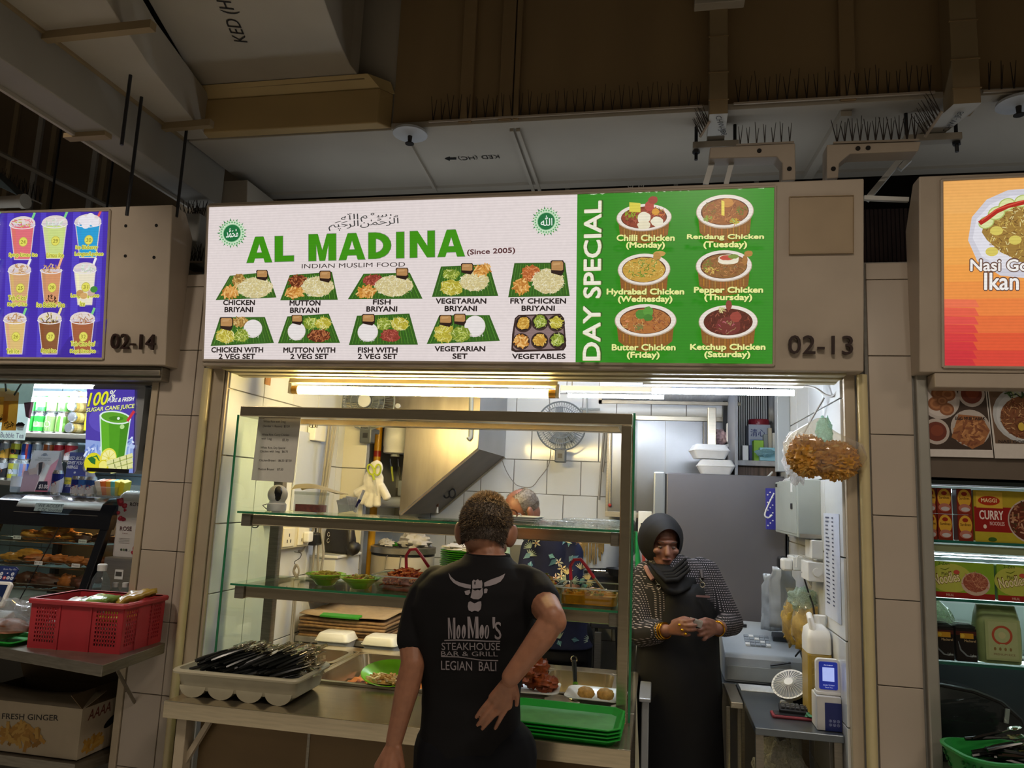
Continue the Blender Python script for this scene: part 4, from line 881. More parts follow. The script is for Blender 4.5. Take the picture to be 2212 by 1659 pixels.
strips('vegetables','mixed vegetables with red chilli in the right green bowl',(-1.165,2.9,ZM+.028),.064,.064,.022,90,.022,.003,CABB+[FC('chil','#a43a1c'),FC('grn','#7a8a2c')],CABB[2],seed=6)
GDISH=glass_mat('dish_glass','#f0f4ee',gloss=.9,base=.06)
def dish(lbl,x,y,w_,d_,h_,z,rz=0):
 t=thing('glass_dish',lbl,'dish',(x,y,z),rz)
 MB().pan(w_,d_,h_,.003,.03,.006,.88,n=5).build('dish_body',GDISH,t,smooth=40)
 MB().tube([(a,b,h_+.002) for a,b in rr(w_+.012,d_+.012,.034,5)],.0028,n=6,closed=True).build('rim',M('dish_rim','#cfd6cf',.08,0,.03,20,alpha=.55),t,smooth=60);return t
dish('rectangular glass dish of red fried shreds left of the customer',-.98,2.945,.24,.2,.058,ZM+.001)
dish('rectangular glass dish of mixed fried vegetables right of the customer',-.46,2.965,.22,.2,.062,ZM+.001)
dish('rectangular glass dish of yellow curry at the right end of the shelf',-.245,2.945,.235,.22,.062,ZM+.001)
RF=[FC('red1','#a8481f'),FC('red2','#c2602c'),FC('red3','#8a3216'),FC('red4','#d88a4c')]
strips('fried_anchovies','heap of red fried shreds in the left glass dish',(-.98,2.945,ZM+.006),.105,.085,.07,380,.03,.0035,RF,RF[2],seed=7)
MXV=[FC('mx1','#d09a3c'),FC('mx2','#b5622a'),FC('mx3','#e0c06c'),FC('mx4','#8c8a30'),FC('mx5','#c4502c')]
strips('fried_vegetables','heap of mixed fried vegetables in the middle glass dish',(-.46,2.965,ZM+.006),.095,.085,.085,260,.022,.006,MXV,MXV[0],seed=8)
YC=M('yellow_curry','#d8901c',.2,0,.3,24,.3)
o=MB().prism(rr(.205,.19,.028,4),'z',.004,.036).build('yellow_curry',YC,smooth=40);o.location=(-.245,2.945,ZM+.001);tag(o,'yellow vegetable curry in the right glass dish','curry',kind='stuff')
strips('curry_vegetables','pieces of vegetable in the yellow curry',(-.245,2.945,ZM+.03),.095,.085,.016,70,.035,.006,[FC('cv1','#d29a2c'),FC('cv2','#b87a20'),FC('cv3','#9a9434')],YC,seed=12)
RUB=M('red_silicone','#d8344a',.35,0,.05,20)
def tongs(lbl,loc,rz,L=.2):
 t=thing('tongs',lbl,'tongs',loc,rz)
 MB().tube([(-.03,0,.0),(-.034,0,.05),(-.02,0,.075),(.005,0,.078),(.03,0,.05),(.06,0,.01)],.0065,n=7).build('handle',RUB,t,smooth=50)
 MB().tube([(-.03,0,0),(-.027,0,-.04)],.004,n=6).build('arm',STEEL,t,smooth=50);MB().tube([(.06,0,.01),(.1,0,-.035)],.0055,n=6).build('arm',STEEL,t,smooth=50)
 return t
tongs('red-handled tongs standing in the red shreds',(-.96,2.95,ZM+.085),.2);tongs('red-handled tongs standing in the yellow curry',(-.29,2.93,ZM+.085),.25)
# ---- on the counter: cutlery tray, trays, plates, fried chicken
IVORY=M('ivory_plastic','#bdb59a',.4,0,.05,20)
tr=thing('cutlery_tray','ivory plastic tray full of black-handled forks and spoons on the counter\'s left end','tray',(-1.49,2.71,.9),.02)
w_,d_=.48,.28
outl=lambda e:[(x,y) for x,y in rr(w_+e,d_+e,.03,4)]
ring=lambda e,z:[(x,y,z) for x,y in outl(e)]
MB().rings([ring(-.03,.026),ring(-.005,.085),ring(.02,.085),ring(.024,.092),ring(.018,.098),ring(-.008,.098),ring(-.036,.03)]).build('tray_body',IVORY,tr,smooth=40)
mb=MB()
for k in range(4):
 x=-.168+.112*k;pts=[(x+.052*math.cos(a),.04 - .04*math.sin(a)) for a in [PI*j / 12 for j in range(13)]];mb.prism(pts,'y',-.128,.125)
mb.build('scallop_base',IVORY,tr,smooth=40)
CUTH=M('black_handle','#101312',.25,0,.2,30,spec=.6);CHROME=M('polished_steel','#d8d2c2',.12,1,.04,20)
def spoon(kind):
 t=thing(kind,'','',(0,0,0))
 MB().tube([(0,0,0),(.03,0,.001),(.075,0,.0015),(.1,0,.001)],.0055,n=6,rs=[.0052,.0062,.005,.0035]).build('handle',CUTH,t,smooth=50)
 if kind=='spoon':
  MB().tube([(.1,0,.001),(.125,0,.003)],.002,n=5).add([V((.145+.022*math.cos(a)*q,.0155*math.sin(a)*q,.004 - .006*(1 - q*q))) for q in (1,.55,.05) for a in [2*PI*k / 14 for k in range(14)]],[(r_*14+k,r_*14+(k+1) % 14,(r_+1)*14+(k+1) % 14,(r_+1)*14+k) for r_ in range(2) for k in range(14)]).build('bowl',CHROME,t,smooth=60,solid=.001)
 else:
  m2=MB().tube([(.1,0,.001),(.125,0,.003)],.002,n=5).cbox((.134,0,.003),(.022,.019,.0015))
  for s in (-.0075,-.0025,.0025,.0075):m2.tube([(.144,s,.003),(.162,s,.005),(.17,s,.003)],.0012,n=4)
  m2.build('head',CHROME,t,smooth=50)
 return t
sp0,fk0=spoon('spoon'),spoon('fork')
rg=random.Random(5);used=set()
for k in range(120):
 src=sp0 if rg.random()<.45 else fk0
 o=src if src.name not in used else copy_tree(src);used.add(src.name)
 lay=k // 24;fx=(k % 24) / 23;o.scale=(1.14,1.14,1.14)
 x=-1.49 - .2+.32*fx+rg.uniform(-.01,.01);y=2.655+rg.uniform(-.02,.03)+.025*(lay % 2)+.004*fx
 o.location=(x,y - .03,.955+.014*lay+rg.uniform(0,.006)+.008*math.sin(fx*9));o.rotation_euler=(rg.uniform(-.5,.5),-.10 - .05*lay+rg.uniform(-.10,.04),.62+rg.uniform(-.24,.24))
 tag(o,'black-handled steel %s heaped in the ivory cutlery tray' % ('spoon' if src is sp0 else 'fork'),'spoon' if src is sp0 else 'fork','spoons in the cutlery tray' if src is sp0 else 'forks in the cutlery tray')
TGREEN=M('green_tray_plastic','#1f9a32',.35,0,.06,12);TFACE=M('scuffed_green_tray','#5aa05c',.5,0,.15,22)
for k in range(4):
 t=thing('serving_tray',('green serving tray at the bottom of the stack by the customer','green serving tray second from the bottom of the stack','green serving tray third from the bottom of the stack','topmost green serving tray with a scuffed face')[k],'tray',(-.305,2.645,.9+.011*k),-.03,'stacked green serving trays')
 def oct_(w_,d_,c):return [(w_ / 2 - c,d_ / 2),(-w_ / 2+c,d_ / 2),(-w_ / 2,d_ / 2 - c),(-w_ / 2,-d_ / 2+c),(-w_ / 2+c,-d_ / 2),(w_ / 2 - c,-d_ / 2),(w_ / 2,-d_ / 2+c),(w_ / 2,d_ / 2 - c)]
 rg2=lambda w_,d_,c,z:[(x,y,z) for x,y in oct_(w_,d_,c)]
 MB().rings([rg2(.36,.23,.02,0),rg2(.40,.272,.034,.019),rg2(.41,.282,.036,.02),rg2(.41,.282,.036,.023),rg2(.395,.267,.034,.023),rg2(.355,.225,.02,.004)],True,True).build('tray_rim',TGREEN,t,smooth=20)
 if k==3:MB().rings([rg2(.352,.222,.02,.0042),rg2(.352,.222,.02,.0052)]).build('tray_face',TFACE,t)
gp=thing('oval_plate','green oval plate of flat bread standing in the large curry pan','plate',(-1.06,2.985,.90),.12)
MB().lathe([(.05,0),(.06,.002),(.085,.016),(.108,.03),(.11,.032),(.107,.034),(.08,.019),(.055,.006),(0,.005)],n=40,sx=1.12,sy=.95,cap1=False).build('plate_body',LIME,gp,smooth=50)
gp.rotation_euler=(.30,0,.12);gp.location=(-1.05,3.02,.915)
strips('flat_bread','crumbled flat bread on the green oval plate',(-1.06,2.975,.918),.075,.045,.02,70,.03,.006,[FC('br1','#d6b070'),FC('br2','#c08f48'),FC('br3','#e6cf9c'),FC('br4','#a8702c')],FC('br2','#c08f48'),seed=14)
SQP=M('white_melamine','#dcdad2',.2,0,.03,20)
for i,(x,y,rz) in enumerate(((-.21,2.905,-.03),(-.46,2.92,.05))):
 t=thing('square_plate',('white square plate with two potato balls at the right of the counter','white square plate of fried chicken beside the customer')[i],'plate',(x,y,.9+.045),rz)
 MB().pan(.2,.17,.018,.003,.03,.012,.75,n=3).build('plate_body',SQP,t,smooth=40)
 MB().pan(.12,.10,.042,.003,.02,.0,.8,c=(0,0,-.045)).build('plate_foot',SQP,t,smooth=40)
CHK=M('fried_chicken','#8a4018',.5,0,.4,60,.8);BALL=M('potato_ball','#b98a3e',.6,0,.25,70,.5)
for i,(x,y,z,r_,e) in enumerate(((-.53,2.9,.99,(.05,.04,.035),1),(-.455,2.935,.995,(.045,.04,.037),2),(-.48,2.88,1.025,(.04,.036,.034),3),(-.40,2.905,.985,(.045,.036,.03),4),(-.525,2.95,1.0,(.04,.04,.04),5),(-.435,2.94,1.03,(.04,.04,.035),6))):
 o=MB().sph((0,0,0),r_,22,14,.55,e,9).build('fried_chicken',CHK,smooth=60);o.location=(x,y,z);tag(o,('piece of fried chicken lowest left on the plate beside the customer','piece of fried chicken low in the middle of the heap','piece of fried chicken on top of the heap at left','piece of fried chicken at the right end of the heap','piece of fried chicken at the back left of the heap','piece of fried chicken topmost at the back of the heap')[i],'chicken','fried chicken on the counter')
for i,(x,y) in enumerate(((-.245,2.87),(-.175,2.875))):
 o=MB().sph((0,0,0),(.032,.029,.022),18,12,.18,i+9,8).build('potato_ball',BALL,smooth=60);o.location=(x,y,.972);tag(o,('left of the two fried potato balls on the white plate','right of the two fried potato balls on the white plate')[i],'potato ball','potato balls on the white plate')
ld=thing('serving_spoon','steel serving spoon with a black grip leaning in the right rice pan','serving spoon',(-.30,3.08,.94))
p,q=at(1240,1424,Y=3.15) - ld.location,at(1244,1500,Y=3.06) - ld.location
MB().tube([q,q.lerp(p,.3)],.006,n=6).build('neck',CHROME,ld,smooth=50);MB().tube([q.lerp(p,.3),q.lerp(p,.95)],.009,n=8,rs=[.008,.01]).build('grip',BLACKP,ld,smooth=50)
MB().tube([p+V((.012*math.cos(a),0,.012*math.sin(a))) for a in [2*PI*k / 10 for k in range(10)]],.003,n=5,closed=True).build('hanging_loop',CHROME,ld,smooth=50)
MB().sph(q+V((0,.0,-.012)),(.03,.04,.01),14,8).build('spoon_bowl',CHROME,ld,smooth=60)
mb=MB().cyl(q.lerp(p,.26),q.lerp(p,.32),.0105,n=10).build('green_band',LIME,ld,smooth=40)
# ---- left wall: sockets, cables, hooks, bag, ledge
lw=-1.89
sk=thing('wall_socket','cream double wall socket on the left inner wall under the top shelf','socket',(lw,3.64,1.43))
MB().box(lw,lw+.045,3.5,3.82,1.36,1.475).build('back_box',M('cream_plastic','#d8cfae',.4,0,.04,20),sk,bevel=.005,world=True)
for y in (3.58,3.74):
 MB().box(lw+.045,lw+.052,y - .06,y+.06,1.37,1.465).build('faceplate',M('white_faceplate','#e2ddc8',.35,0,.03,20),sk,bevel=.003,world=True)
 mb=MB()
 for dy,dz in ((0,.018),(-.018,-.012),(.018,-.012)):mb.box(lw+.05,lw+.0528,y+dy - .004,y+dy+.004,1.41+dz - .008,1.41+dz+.008)
 mb.build('pin_holes',BLACKP,sk,world=True,kind='stuff')
tr2=MB().box(lw,lw+.05,3.4,3.85,1.495,1.55).build('trunking_box',M('cream_plastic','#d8cfae'),bevel=.006);tag(tr2,'cream switch box on the left inner wall just under the top shelf','box')
pg=thing('plug','white plug in the right half of the cream double socket','plug',(lw+.055,3.76,1.41));MB().box(lw+.052,lw+.085,3.73,3.79,1.385,1.44).build('plug_body',WHITEP,pg,bevel=.008,world=True)
pg=thing('plug','black plug adaptor hanging beside the cream double socket','plug',(lw+.06,3.87,1.40));MB().box(lw+.02,lw+.075,3.84,3.93,1.36,1.43).build('plug_body',BLACKP,pg,bevel=.012,world=True)
MB().tube([(lw+.05,3.885,1.43),(lw+.05,3.88,1.5)],.004,n=6).build('cord',BLACKP,pg,world=True,smooth=40)
GREYC=M('grey_cable','#8f8a82',.5,0,.05,20)
def cable(lbl,pts,r=.006,m=GREYC,name='cable',grp=None,closed=False):
 P=[at(x,y,Y=Y) for x,y,Y in pts]
 if len(P)>2:# round the corners
  Q=[]
  for i in range(len(P) - 1):
   p0,p1,p2,p3=P[max(0,i - 1)],P[i],P[i+1],P[min(len(P) - 1,i+2)]
   for k in range(5):
    t=k / 5;Q.append(.5*((2*p1)+(p2 - p0)*t+(2*p0 - 5*p1+4*p2 - p3)*t*t+(3*p1 - p0 - 3*p2+p3)*t ** 3))
  P=Q+[P[-1]]
 return tag(MB().tube(P,r,n=6).build(name,m,smooth=50),lbl,'cable',grp)
Yc_=3.9
cable('grey cable looping up from the cream socket',[(633,1173,3.75),(638,1186,3.8),(652,1190,3.8),(668,1165,3.85),(686,1110,3.95),(700,1040,3.95),(712,930,4.0),(716,900,4.0)])
cable('grey cable running straight up the left wall, first of three',[(674,1240,Yc_),(683,1140,Yc_),(697,1040,Yc_),(713,900,Yc_)],.007)
cable('grey cable running straight up the left wall, second of three',[(686,1240,Yc_),(690,1140,Yc_),(703,1040,Yc_),(722,900,Yc_)],.007)
cable('grey cable hanging in a curve on the left wall, third of three',[(693,1237,Yc_),(699,1190,Yc_),(694,1130,Yc_),(708,1040,Yc_),(729,900,Yc_)],.007)
cable('coil of grey cable hanging from a hook under the socket',[(640,1222,3.7),(634,1235,3.7),(641,1246,3.7),(646,1232,3.7),(640,1220,3.7),(635,1233,3.7),(643,1245,3.7)],.006)
cable('grey cable pair dropping from the coil behind the counter',[(640,1246,3.7),(634,1300,3.7),(627,1400,3.68)],.006)
cable('second grey cable dropping behind the counter beside the pair',[(643,1246,3.72),(638,1300,3.72),(631,1400,3.7)],.006)
cable('thin wire hook holding the cable coil',[(636,1192,3.72),(650,1195,3.72),(648,1205,3.72),(636,1214,3.72),(640,1222,3.72)],.002,BLACKP,'wire_hook')
cable('black coat hanger wire beside the price list',[(665,973,3.9),(671,974,3.9),(677,985,3.9),(670,1002,3.86),(653,1022,3.8),(651,1030,3.8),(643,1032,3.76)],.003,BLACKP,'wire_hook')
cable('short black wire on the coat hanger',[(671,974,3.9),(679,964,3.93)],.0025,BLACKP,'wire_hook')
cable('black cord drooping left of the socket under the shelf',[(540,1128,3.3),(545,1138,3.3),(555,1139,3.3),(561,1130,3.3)],.003,BLACKP,'cord')
for i in range(3):
 p=at(672+i*5,920,Y=3.13);tag(MB().tube([V((p.x,p.y,1.957)),p+V((-.003,0,.02)),p+V((-.008+.004*i,0,-.005)),p+V((.006,0,-.008)),p+V((.008,0,.006))],.003,n=6).build('steel_hook',CHROME,smooth=50),'small steel hook hanging right of the price list, %s of three' % ('left','middle','right')[i],'hook','hooks right of the price list')
o=MB().box(-1.885,-1.84,3.78,3.92,1.93,2.02).build('adaptor_box',WHITEP,bevel=.004);tag(o,'white adaptor box high on the left inner wall','box')
o=MB().box(-1.888,-1.872,3.66,4.02,1.55,1.97).build('notice_board',M('pale_blue_board','#bcc4d4',.35,0,.02,8),bevel=.003);tag(o,'plain pale blue board on the left inner wall behind the price list','board')
p=at(580,823,X=-1.885);tag(MB().box(-1.888,-1.884,p.y - .03,p.y+.02,p.z - .02,p.z+.02).build('brown_tape',M('brown_tape','#a8742c',.5,0,.15,40)),'scrap of brown tape high on the left inner wall','tape')
# tiled column and ledge
tl=[((-1.822,4.292,.15+.3*j),(.16,.012,.295),0) for j in range(9)]
tile_wall('wall_left_column',MB().box(-1.9,-1.74,4.3,4.335,0,2.7),tl,M('cream_glazed_tile','#d0cbb8',.12,0,.03,3))
struct('wall_left_ledge',MB().box(-1.9,-1.74,3.95,4.285,1.07,1.29).box(-1.9,-1.725,3.94,4.285,1.29,1.305),WTILE,bevel=.003)
bgm=M('black_leather','#1c1815',.45,0,.25,40,.3)
bg_=thing('sling_bag','black leather sling bag standing on the tiled ledge at the left','bag',(-1.79,4.12,1.305))
MB().rings([[(x*k,y*k2,z) for x,y in rr(.2,.08,.03)] for k,k2,z in ((.92,1,0),(1,1.1,.03),(.96,.9,.09),(.86,.5,.15),(.84,.2,.165))]).build('bag_body',bgm,bg_,smooth=50)
MB().rings([[(.01+x*k,-.045+y*.2,z) for x,y in rr(.19,.08,.03)] for k,z in ((.9,.015),(1,.05),(.95,.12),(.85,.15))]).build('flap',bgm,bg_,smooth=50)
for z in (.07,.105):MB().tube([(-.045+.008*math.cos(a),-.057,z+.012*math.sin(a)) for a in [2*PI*k / 10 for k in range(10)]],.0025,n=5,closed=True).build('buckle',CHROME,bg_,smooth=50)
MB().sph((.105,-.01,.035),(.04,.045,.04),14,9,.2,3).build('strap_roll',bgm,bg_,smooth=50)
bg_.rotation_euler=(0,0,-.35)
# ---- gas pipe, white boiler, gloves, scissors, roll
GASY=M('gas_pipe_yellow','#d29a14',.35,0,.06,8)
p,q=at(822,880,Y=4.62),at(806,1178,Y=4.62)
gpipe=thing('gas_pipe','upright yellow gas pipe with a red band at the back left','pipe',(q.x,4.62,.9))
MB().cyl((p.x,4.62,.9),(p.x,4.62,2.5),.024,n=16).build('pipe',GASY,gpipe,smooth=40,world=True)
zb=at(815,980,Y=4.62).z;MB().cyl((p.x,4.62,zb - .02),(p.x,4.62,zb+.018),.0246,n=16).build('red_band',M('red_band','#a8281c',.4),gpipe,smooth=40,world=True)
zb=at(822,920,Y=4.62).z;MB().cyl((p.x,4.62,zb),(p.x,4.62,zb+.1),.0246,n=16).build('white_label',WHITEP,gpipe,smooth=40,world=True)
p2=at(800,935,Y=4.6);MB().sph(p2,(.03,.02,.03),12,8).build('valve',M('brown_valve','#4a2c1c',.5),gpipe,world=True,smooth=50)
wb=at(856,950,Y=4.6)
wh=thing('water_filter','white cylindrical water filter on the wall beside the gas pipe','water filter',wb)
MB().lathe([(.07,.0),(.078,.006),(.078,.04),(.082,.045),(.082,.16),(.078,.165),(.078,.23),(0,.235)],(0,0,-.09),n=28).build('housing',WHITEP,wh,smooth=40)
MB().cyl((.0,0,-.11),(0,0,-.09),.03,n=14).build('outlet',GREYP,wh,smooth=40)
pb=at(880,1000,Y=4.66);tag(MB().rings([[(pb.x - .03,4.64,1.55),(pb.x+.03,4.64,1.55),(pb.x+.03,4.68,1.55),(pb.x - .03,4.68,1.55)],[(pb.x - .005,4.64,2.3),(pb.x+.07,4.64,2.3),(pb.x+.07,4.68,2.3),(pb.x - .005,4.68,2.3)]]).build('apron',M('purple_cloth','#4a4280',.8,0,.15,20,.3),smooth=40),'purple cloth hanging beside the white water filter','cloth')
# gloves (stuffed white glove) hung with scissors
gv=at(806,1048,Y=4.22)
gl2=thing('glove','white work glove hanging from a hook beside the gas pipe','glove',gv)
GLV=M('white_glove','#d6d2c8',.7,0,.06,30,.2)
body=[(-.03,.13),(.055,.13),(.06,.06),(.05,-.02),(.0,-.06),(-.06,-.04),(-.055,.03),(-.03,.08)]
mbg=MB().sph((0,0,.02),(.065,.03,.085),16,10,.2,2).sph((.012,0,.1),(.045,.025,.05),14,8,.1,3)
for (x0,z0,x1,z1,r_) in ((-.045,-.02,-.105,-.055,.026),(-.03,-.05,-.075,-.105,.024),(-.005,-.055,-.02,-.125,.026),(.025,-.05,.035,-.12,.024),(.05,0,.095,-.075,.026)):
 mbg.tube([(x0,0,z0),((x0+x1) / 2,0,(z0+z1) / 2),(x1,0,z1),(x1+(x1 - x0)*.12,0,z1+(z1 - z0)*.12)],r_,n=10,rs=[r_*.9,r_,r_,r_*.4])
og=mbg.build('glove_body',GLV,gl2,smooth=60)
rm=og.modifiers.new('remesh','REMESH');rm.mode='VOXEL';rm.voxel_size=.006;rm.use_smooth_shade=True
scp=at(808,1022,Y=4.165);sc_=thing('scissors','green-handled scissors hanging over the white glove','scissors',scp)
OLV=M('olive_plastic','#a4b024',.35,0,.06,20)
for s,rot in ((-1,.5),(1,-.12)):
 MB().tube([(s*.022+.018*math.cos(a)*math.cos(rot) - .03*math.sin(a)*math.sin(rot),0,.02+.018*math.cos(a)*math.sin(rot)+.032*math.sin(a)*math.cos(rot)) for a in [2*PI*k / 18 for k in range(18)]],.0055,n=6,closed=True).build('handle',OLV,sc_,smooth=50)
MB().tube([(-.006,0,-.01),(.004,0,-.04)],.008,n=6).build('pivot_arm',OLV,sc_,smooth=50)
MB().add([(-.002,-.002,-.035),(.013,-.002,-.035),(.032,-.002,-.13),(.026,-.002,-.132),(-.002,.002,-.035),(.013,.002,-.035),(.032,.002,-.13),(.026,.002,-.132)],[(0,1,2,3),(7,6,5,4),(0,4,5,1),(1,5,6,2),(2,6,7,3),(3,7,4,0)]).build('blade',CHROME,sc_)
p,q=at(822,1085,Y=4.5),at(876,1085,Y=4.5)
fr_=thing('paper_roll','short grey roll on a wall holder under the white glove','roll',p);MB().cyl(p,q,.034,n=24).build('roll',M('foil_roll','#aab0b8',.3,.4,.05,20),fr_,smooth=40,world=True)
p=at(878,1055,Y=4.6);mt=thing('meter','small grey gas meter with a white label by the hood','meter',p);MB().cbox((0,0,0),(.1,.06,.1)).build('meter_case',GREYP,mt,bevel=.008);MB().cbox((.015,-.032,0),(.055,.004,.05)).build('label_plate',WHITEP,mt);MB().cbox((.015,-.0345,-.005),(.04,.002,.015)).build('digits',BLACKP,mt)
for i,(x,m_) in enumerate(((846,OLV),(862,M('dark_handle','#3a3a2c',.5)))):
 a_,b_=at(x,1008,Y=4.6),at(x+3,1040,Y=4.6);u=thing('knife',('yellow-green handled tool hanging beside the meter','dark tool with a curled wire top hanging beside the meter')[i],'tool',a_);MB().tube([a_,b_],.007,n=7).build('handle',m_,u,smooth=50,world=True);MB().tube([a_,a_+V((-.01,0,.05))],.004,n=6).build('blade',CHROME,u,smooth=50,world=True)
 # ---- range hood (steel, open underneath) at the back left
HS=M('hood_steel','#a2988a',.3,.85,.14,2.5,stretch=(6,6,1));HD=M('hood_inside','#5a5148',.5,.6,.2,4)
hd=thing('range_hood','large sloping stainless steel range hood at the back of the kitchen','range hood',(-1.3,4.9,1.6))
HP=[at(x,y,Y=4.45) for x,y in ((865,1112),(1033,970),(1033,800),(889,800),(862,1112))]
hp=[(p.x,p.z) for p in HP];hp[2]=(hp[2][0],2.74);hp[3]=(hp[3][0],2.74)
MB().prism(hp,'y',4.45,4.456).build('side_panel',HS,hd,world=True)
MB().box(hp[1][0] - .004,hp[1][0],4.45,5.28,hp[1][1],2.74).build('end_panel',M('hood_end','#a3a6aa',.4,.7,.08,3),hd,world=True)
MB().prism([(hp[0][0] - .0,hp[0][1]),(hp[1][0] - .003,hp[1][1] - .0),(hp[1][0] - .003,hp[1][1]+.05),(hp[0][0],hp[0][1]+.05)],'y',5.22,5.28).build('back_panel',HD,hd,world=True)
pc,pd=at(745,893,Y=4.44),at(1034,893,Y=4.44);MB().box(pc.x,hp[1][0],4.442,4.45,pc.z,2.74).build('canopy',HS,hd,world=True)
MB().tube([(hp[1][0],4.45,hp[1][1]),(hp[0][0],4.45,hp[0][1])],.008,n=6).build('edge_trim',STEEL,hd,world=True,smooth=40)
MB().tube([(hp[1][0],5.26,hp[1][1]),(hp[0][0],5.26,hp[0][1])],.012,n=6).build('edge_trim',STEEL,hd,world=True,smooth=40)
MB().prism([hp[0],hp[1],(hp[1][0] - .02,hp[1][1]+.2),(hp[0][0]+.005,hp[0][1]+.12)],'y',4.46,5.26).build('baffle',HD,hd,world=True)
for k in range(3):
 a_=hp[1][0]+(hp[0][0] - hp[1][0])*(.1+.12*k);z_=hp[1][1]+(hp[0][1] - hp[1][1])*(.1+.12*k);MB().box(a_ - .06,a_ - .05,4.6,4.9,z_ - .03,z_+.02).build('grease_filter',STEEL,hd,world=True)
p,q=at(1018,850,Y=4.437),at(1016,945,Y=4.437);dn=thing('drain_pipe','short grey drain pipe bending at the front of the hood','pipe',q);MB().tube([p+V((0,0,.3)),p,q+V((0,0,.03)),q,q+V((-.012,-.01,-.012))],.014,n=10).build('pipe',GREYP,dn,smooth=50,world=True)
p=at(860,877,Y=4.44);bt=thing('button','round white push button on the hood front','button',p);MB().cyl(p,p+V((0,-.012,0)),.016,n=16).build('cap',WHITEP,bt,smooth=40,world=True)
for i in range(2):
 p=at(965+12*i,1066,Y=4.9);tag(MB().tube([p+V((.022*math.cos(a),0,.03*math.sin(a))) for a in [2*PI*k / 14 for k in range(14)]],.006,n=6,closed=True).build('black_ring',BLACKP,smooth=50),('black rubber ring hanging in the hood, left one','black rubber ring hanging in the hood, right one')[i],'ring')
p,q=at(947,1075,Y=5.0),at(944,1108,Y=5.0);kn=thing('knife','slim tool with a dark orange handle standing behind the shelf','tool',q);MB().tube([p,p.lerp(q,.6)],.008,n=7).build('handle',M('dark_orange','#5a3418',.5),kn,smooth=50,world=True);MB().tube([p.lerp(q,.6),q],.006,n=7,rs=[.004,.011]).build('tip',WHITEP,kn,smooth=50,world=True)
# wall wire under the hood to the fan
cable('thin grey wire drooping across the back wall to the fan',[(1085,995,5.2),(1095,1020,5.25),(1110,1042,5.25),(1122,1050,5.25),(1148,1052,5.25),(1165,1033,5.25),(1185,1005,5.25),(1190,970,5.2)],.003)
# ---- wall fan
fc=at(1212,920,Y=5.05);fr=.168
fn=thing('wall_fan','grey wall fan with a round wire cage on the back wall','fan',fc)
FG=M('fan_grey','#71777a',.4,.1,.06,20)
cg=MB()
for k in range(56):
 a=2*PI*k / 56;c_,s_=math.cos(a),math.sin(a)
 cg.tube([(c_*.05,-.055,s_*.05),(c_*fr*.7,-.05,s_*fr*.7),(c_*fr,0,s_*fr)],.0016,n=3)
 cg.tube([(c_*.05,.07,s_*.05),(c_*fr*.8,.05,s_*fr*.8),(c_*fr,0,s_*fr)],.0016,n=3)
for r_ in (.05,.09,.125,fr):cg.tube([(r_*math.cos(a),-.052 if r_<.13 else 0,r_*math.sin(a)) for a in [2*PI*k / 40 for k in range(40)]],.0025 if r_<fr else .006,n=5,closed=True)
cg.build('wire_cage',FG,fn,smooth=50)
for k in range(5):
 a0=2*PI*k / 5;MB().grid(5,3,lambda u,v:((.03+.105*u)*math.cos(a0+(.25+.5*v*(1 - .2*u))),.02 - .02*v,(.03+.105*u)*math.sin(a0+(.25+.5*v*(1 - .2*u))))).build('blade',M('fan_blade','#83898c',.3,0,.04,20),fn,smooth=60,solid=.003)
MB().lathe([(0,-.008),(.035,-.006),(.04,0),(.04,.012)],rot=(PI / 2,0,0),c=(0,-.05,0),n=24).build('hub_badge',M('hub_white','#c9ccd0',.4,0,.03,20),fn,smooth=40)
MB().cyl((0,.05,0),(0,.16,0),.055,.045,n=20).build('motor',FG,fn,smooth=40)
MB().cbox((0,.03,-.2),(.075,.07,.1)).cbox((0,.1,-.17),(.05,.14,.03)).build('bracket',M('fan_dark','#4a4e50',.4,0,.06,20),fn,bevel=.008)
MB().cbox((0,-.007,-.205),(.03,.004,.03)).build('switch',BLACKP,fn)
f2=copy_tree(fn);f2.location=at(795,868,Y=4.22);f2['label']='second grey wall fan, mostly hidden behind the top frame of the display case'
# ---- steel wall cabinet, wrapped duct, cords
CABS=M('scratched_steel','#88898c',.3,.95,.1,3,.02)
cb=thing('wall_cabinet','stainless steel wall cabinet with sliding doors behind the woman','cabinet',(0,5.1,1.56))
MB().box(-.33,.52,4.98,5.29,1.565,2.235).build('carcass',STEELD,cb,bevel=.004,world=True)
for x0,x1,y in ((-.315,.06,4.974),(.05,.29,4.966),(.295,.5,4.974)):MB().box(x0,x1,y - .006,y+.004,1.60,2.205).build('door',CABS,cb,bevel=.002,world=True)
MB().box(-.33,.52,4.955,4.98,2.205,2.235).build('top_rail',STEEL,cb,bevel=.002,world=True);MB().box(-.33,.52,4.955,4.98,1.565,1.6).build('bottom_rail',STEEL,cb,bevel=.002,world=True)
MB().cyl((-.30,4.955,1.63),(-.30,4.955,2.2),.006,n=8).build('door_pull',STEEL,cb,world=True,smooth=40);MB().sph((-.30,4.95,1.64),.012,10,7).build('red_knob',M('red_knob','#a0301c',.4),cb,world=True,smooth=50)
WRAP=M('crinkled_film','#c4c9d2',.3,0,.1,9,.6,stretch=(14,2,2))
o=MB().grid(60,16,lambda a,b:(-.36+.85*a,4.78+.13*math.cos(2*PI*b)*1.1+.008*noise.noise(V((a*20,b*6,1))),2.405+.095*math.sin(2*PI*b)+.008*noise.noise(V((a*24,b*5,3))))).build('wrapped_duct',WRAP,smooth=60)
tag(o,'thick duct wrapped in crinkled white film above the steel cabinet','duct')
tag(MB().box(-.37,.5,4.7,4.72,2.28,2.30).box(-.37,-.35,4.7,4.75,2.28,2.5).build('duct_strap',STEELD),'thin metal strap under the film-wrapped duct','strap')
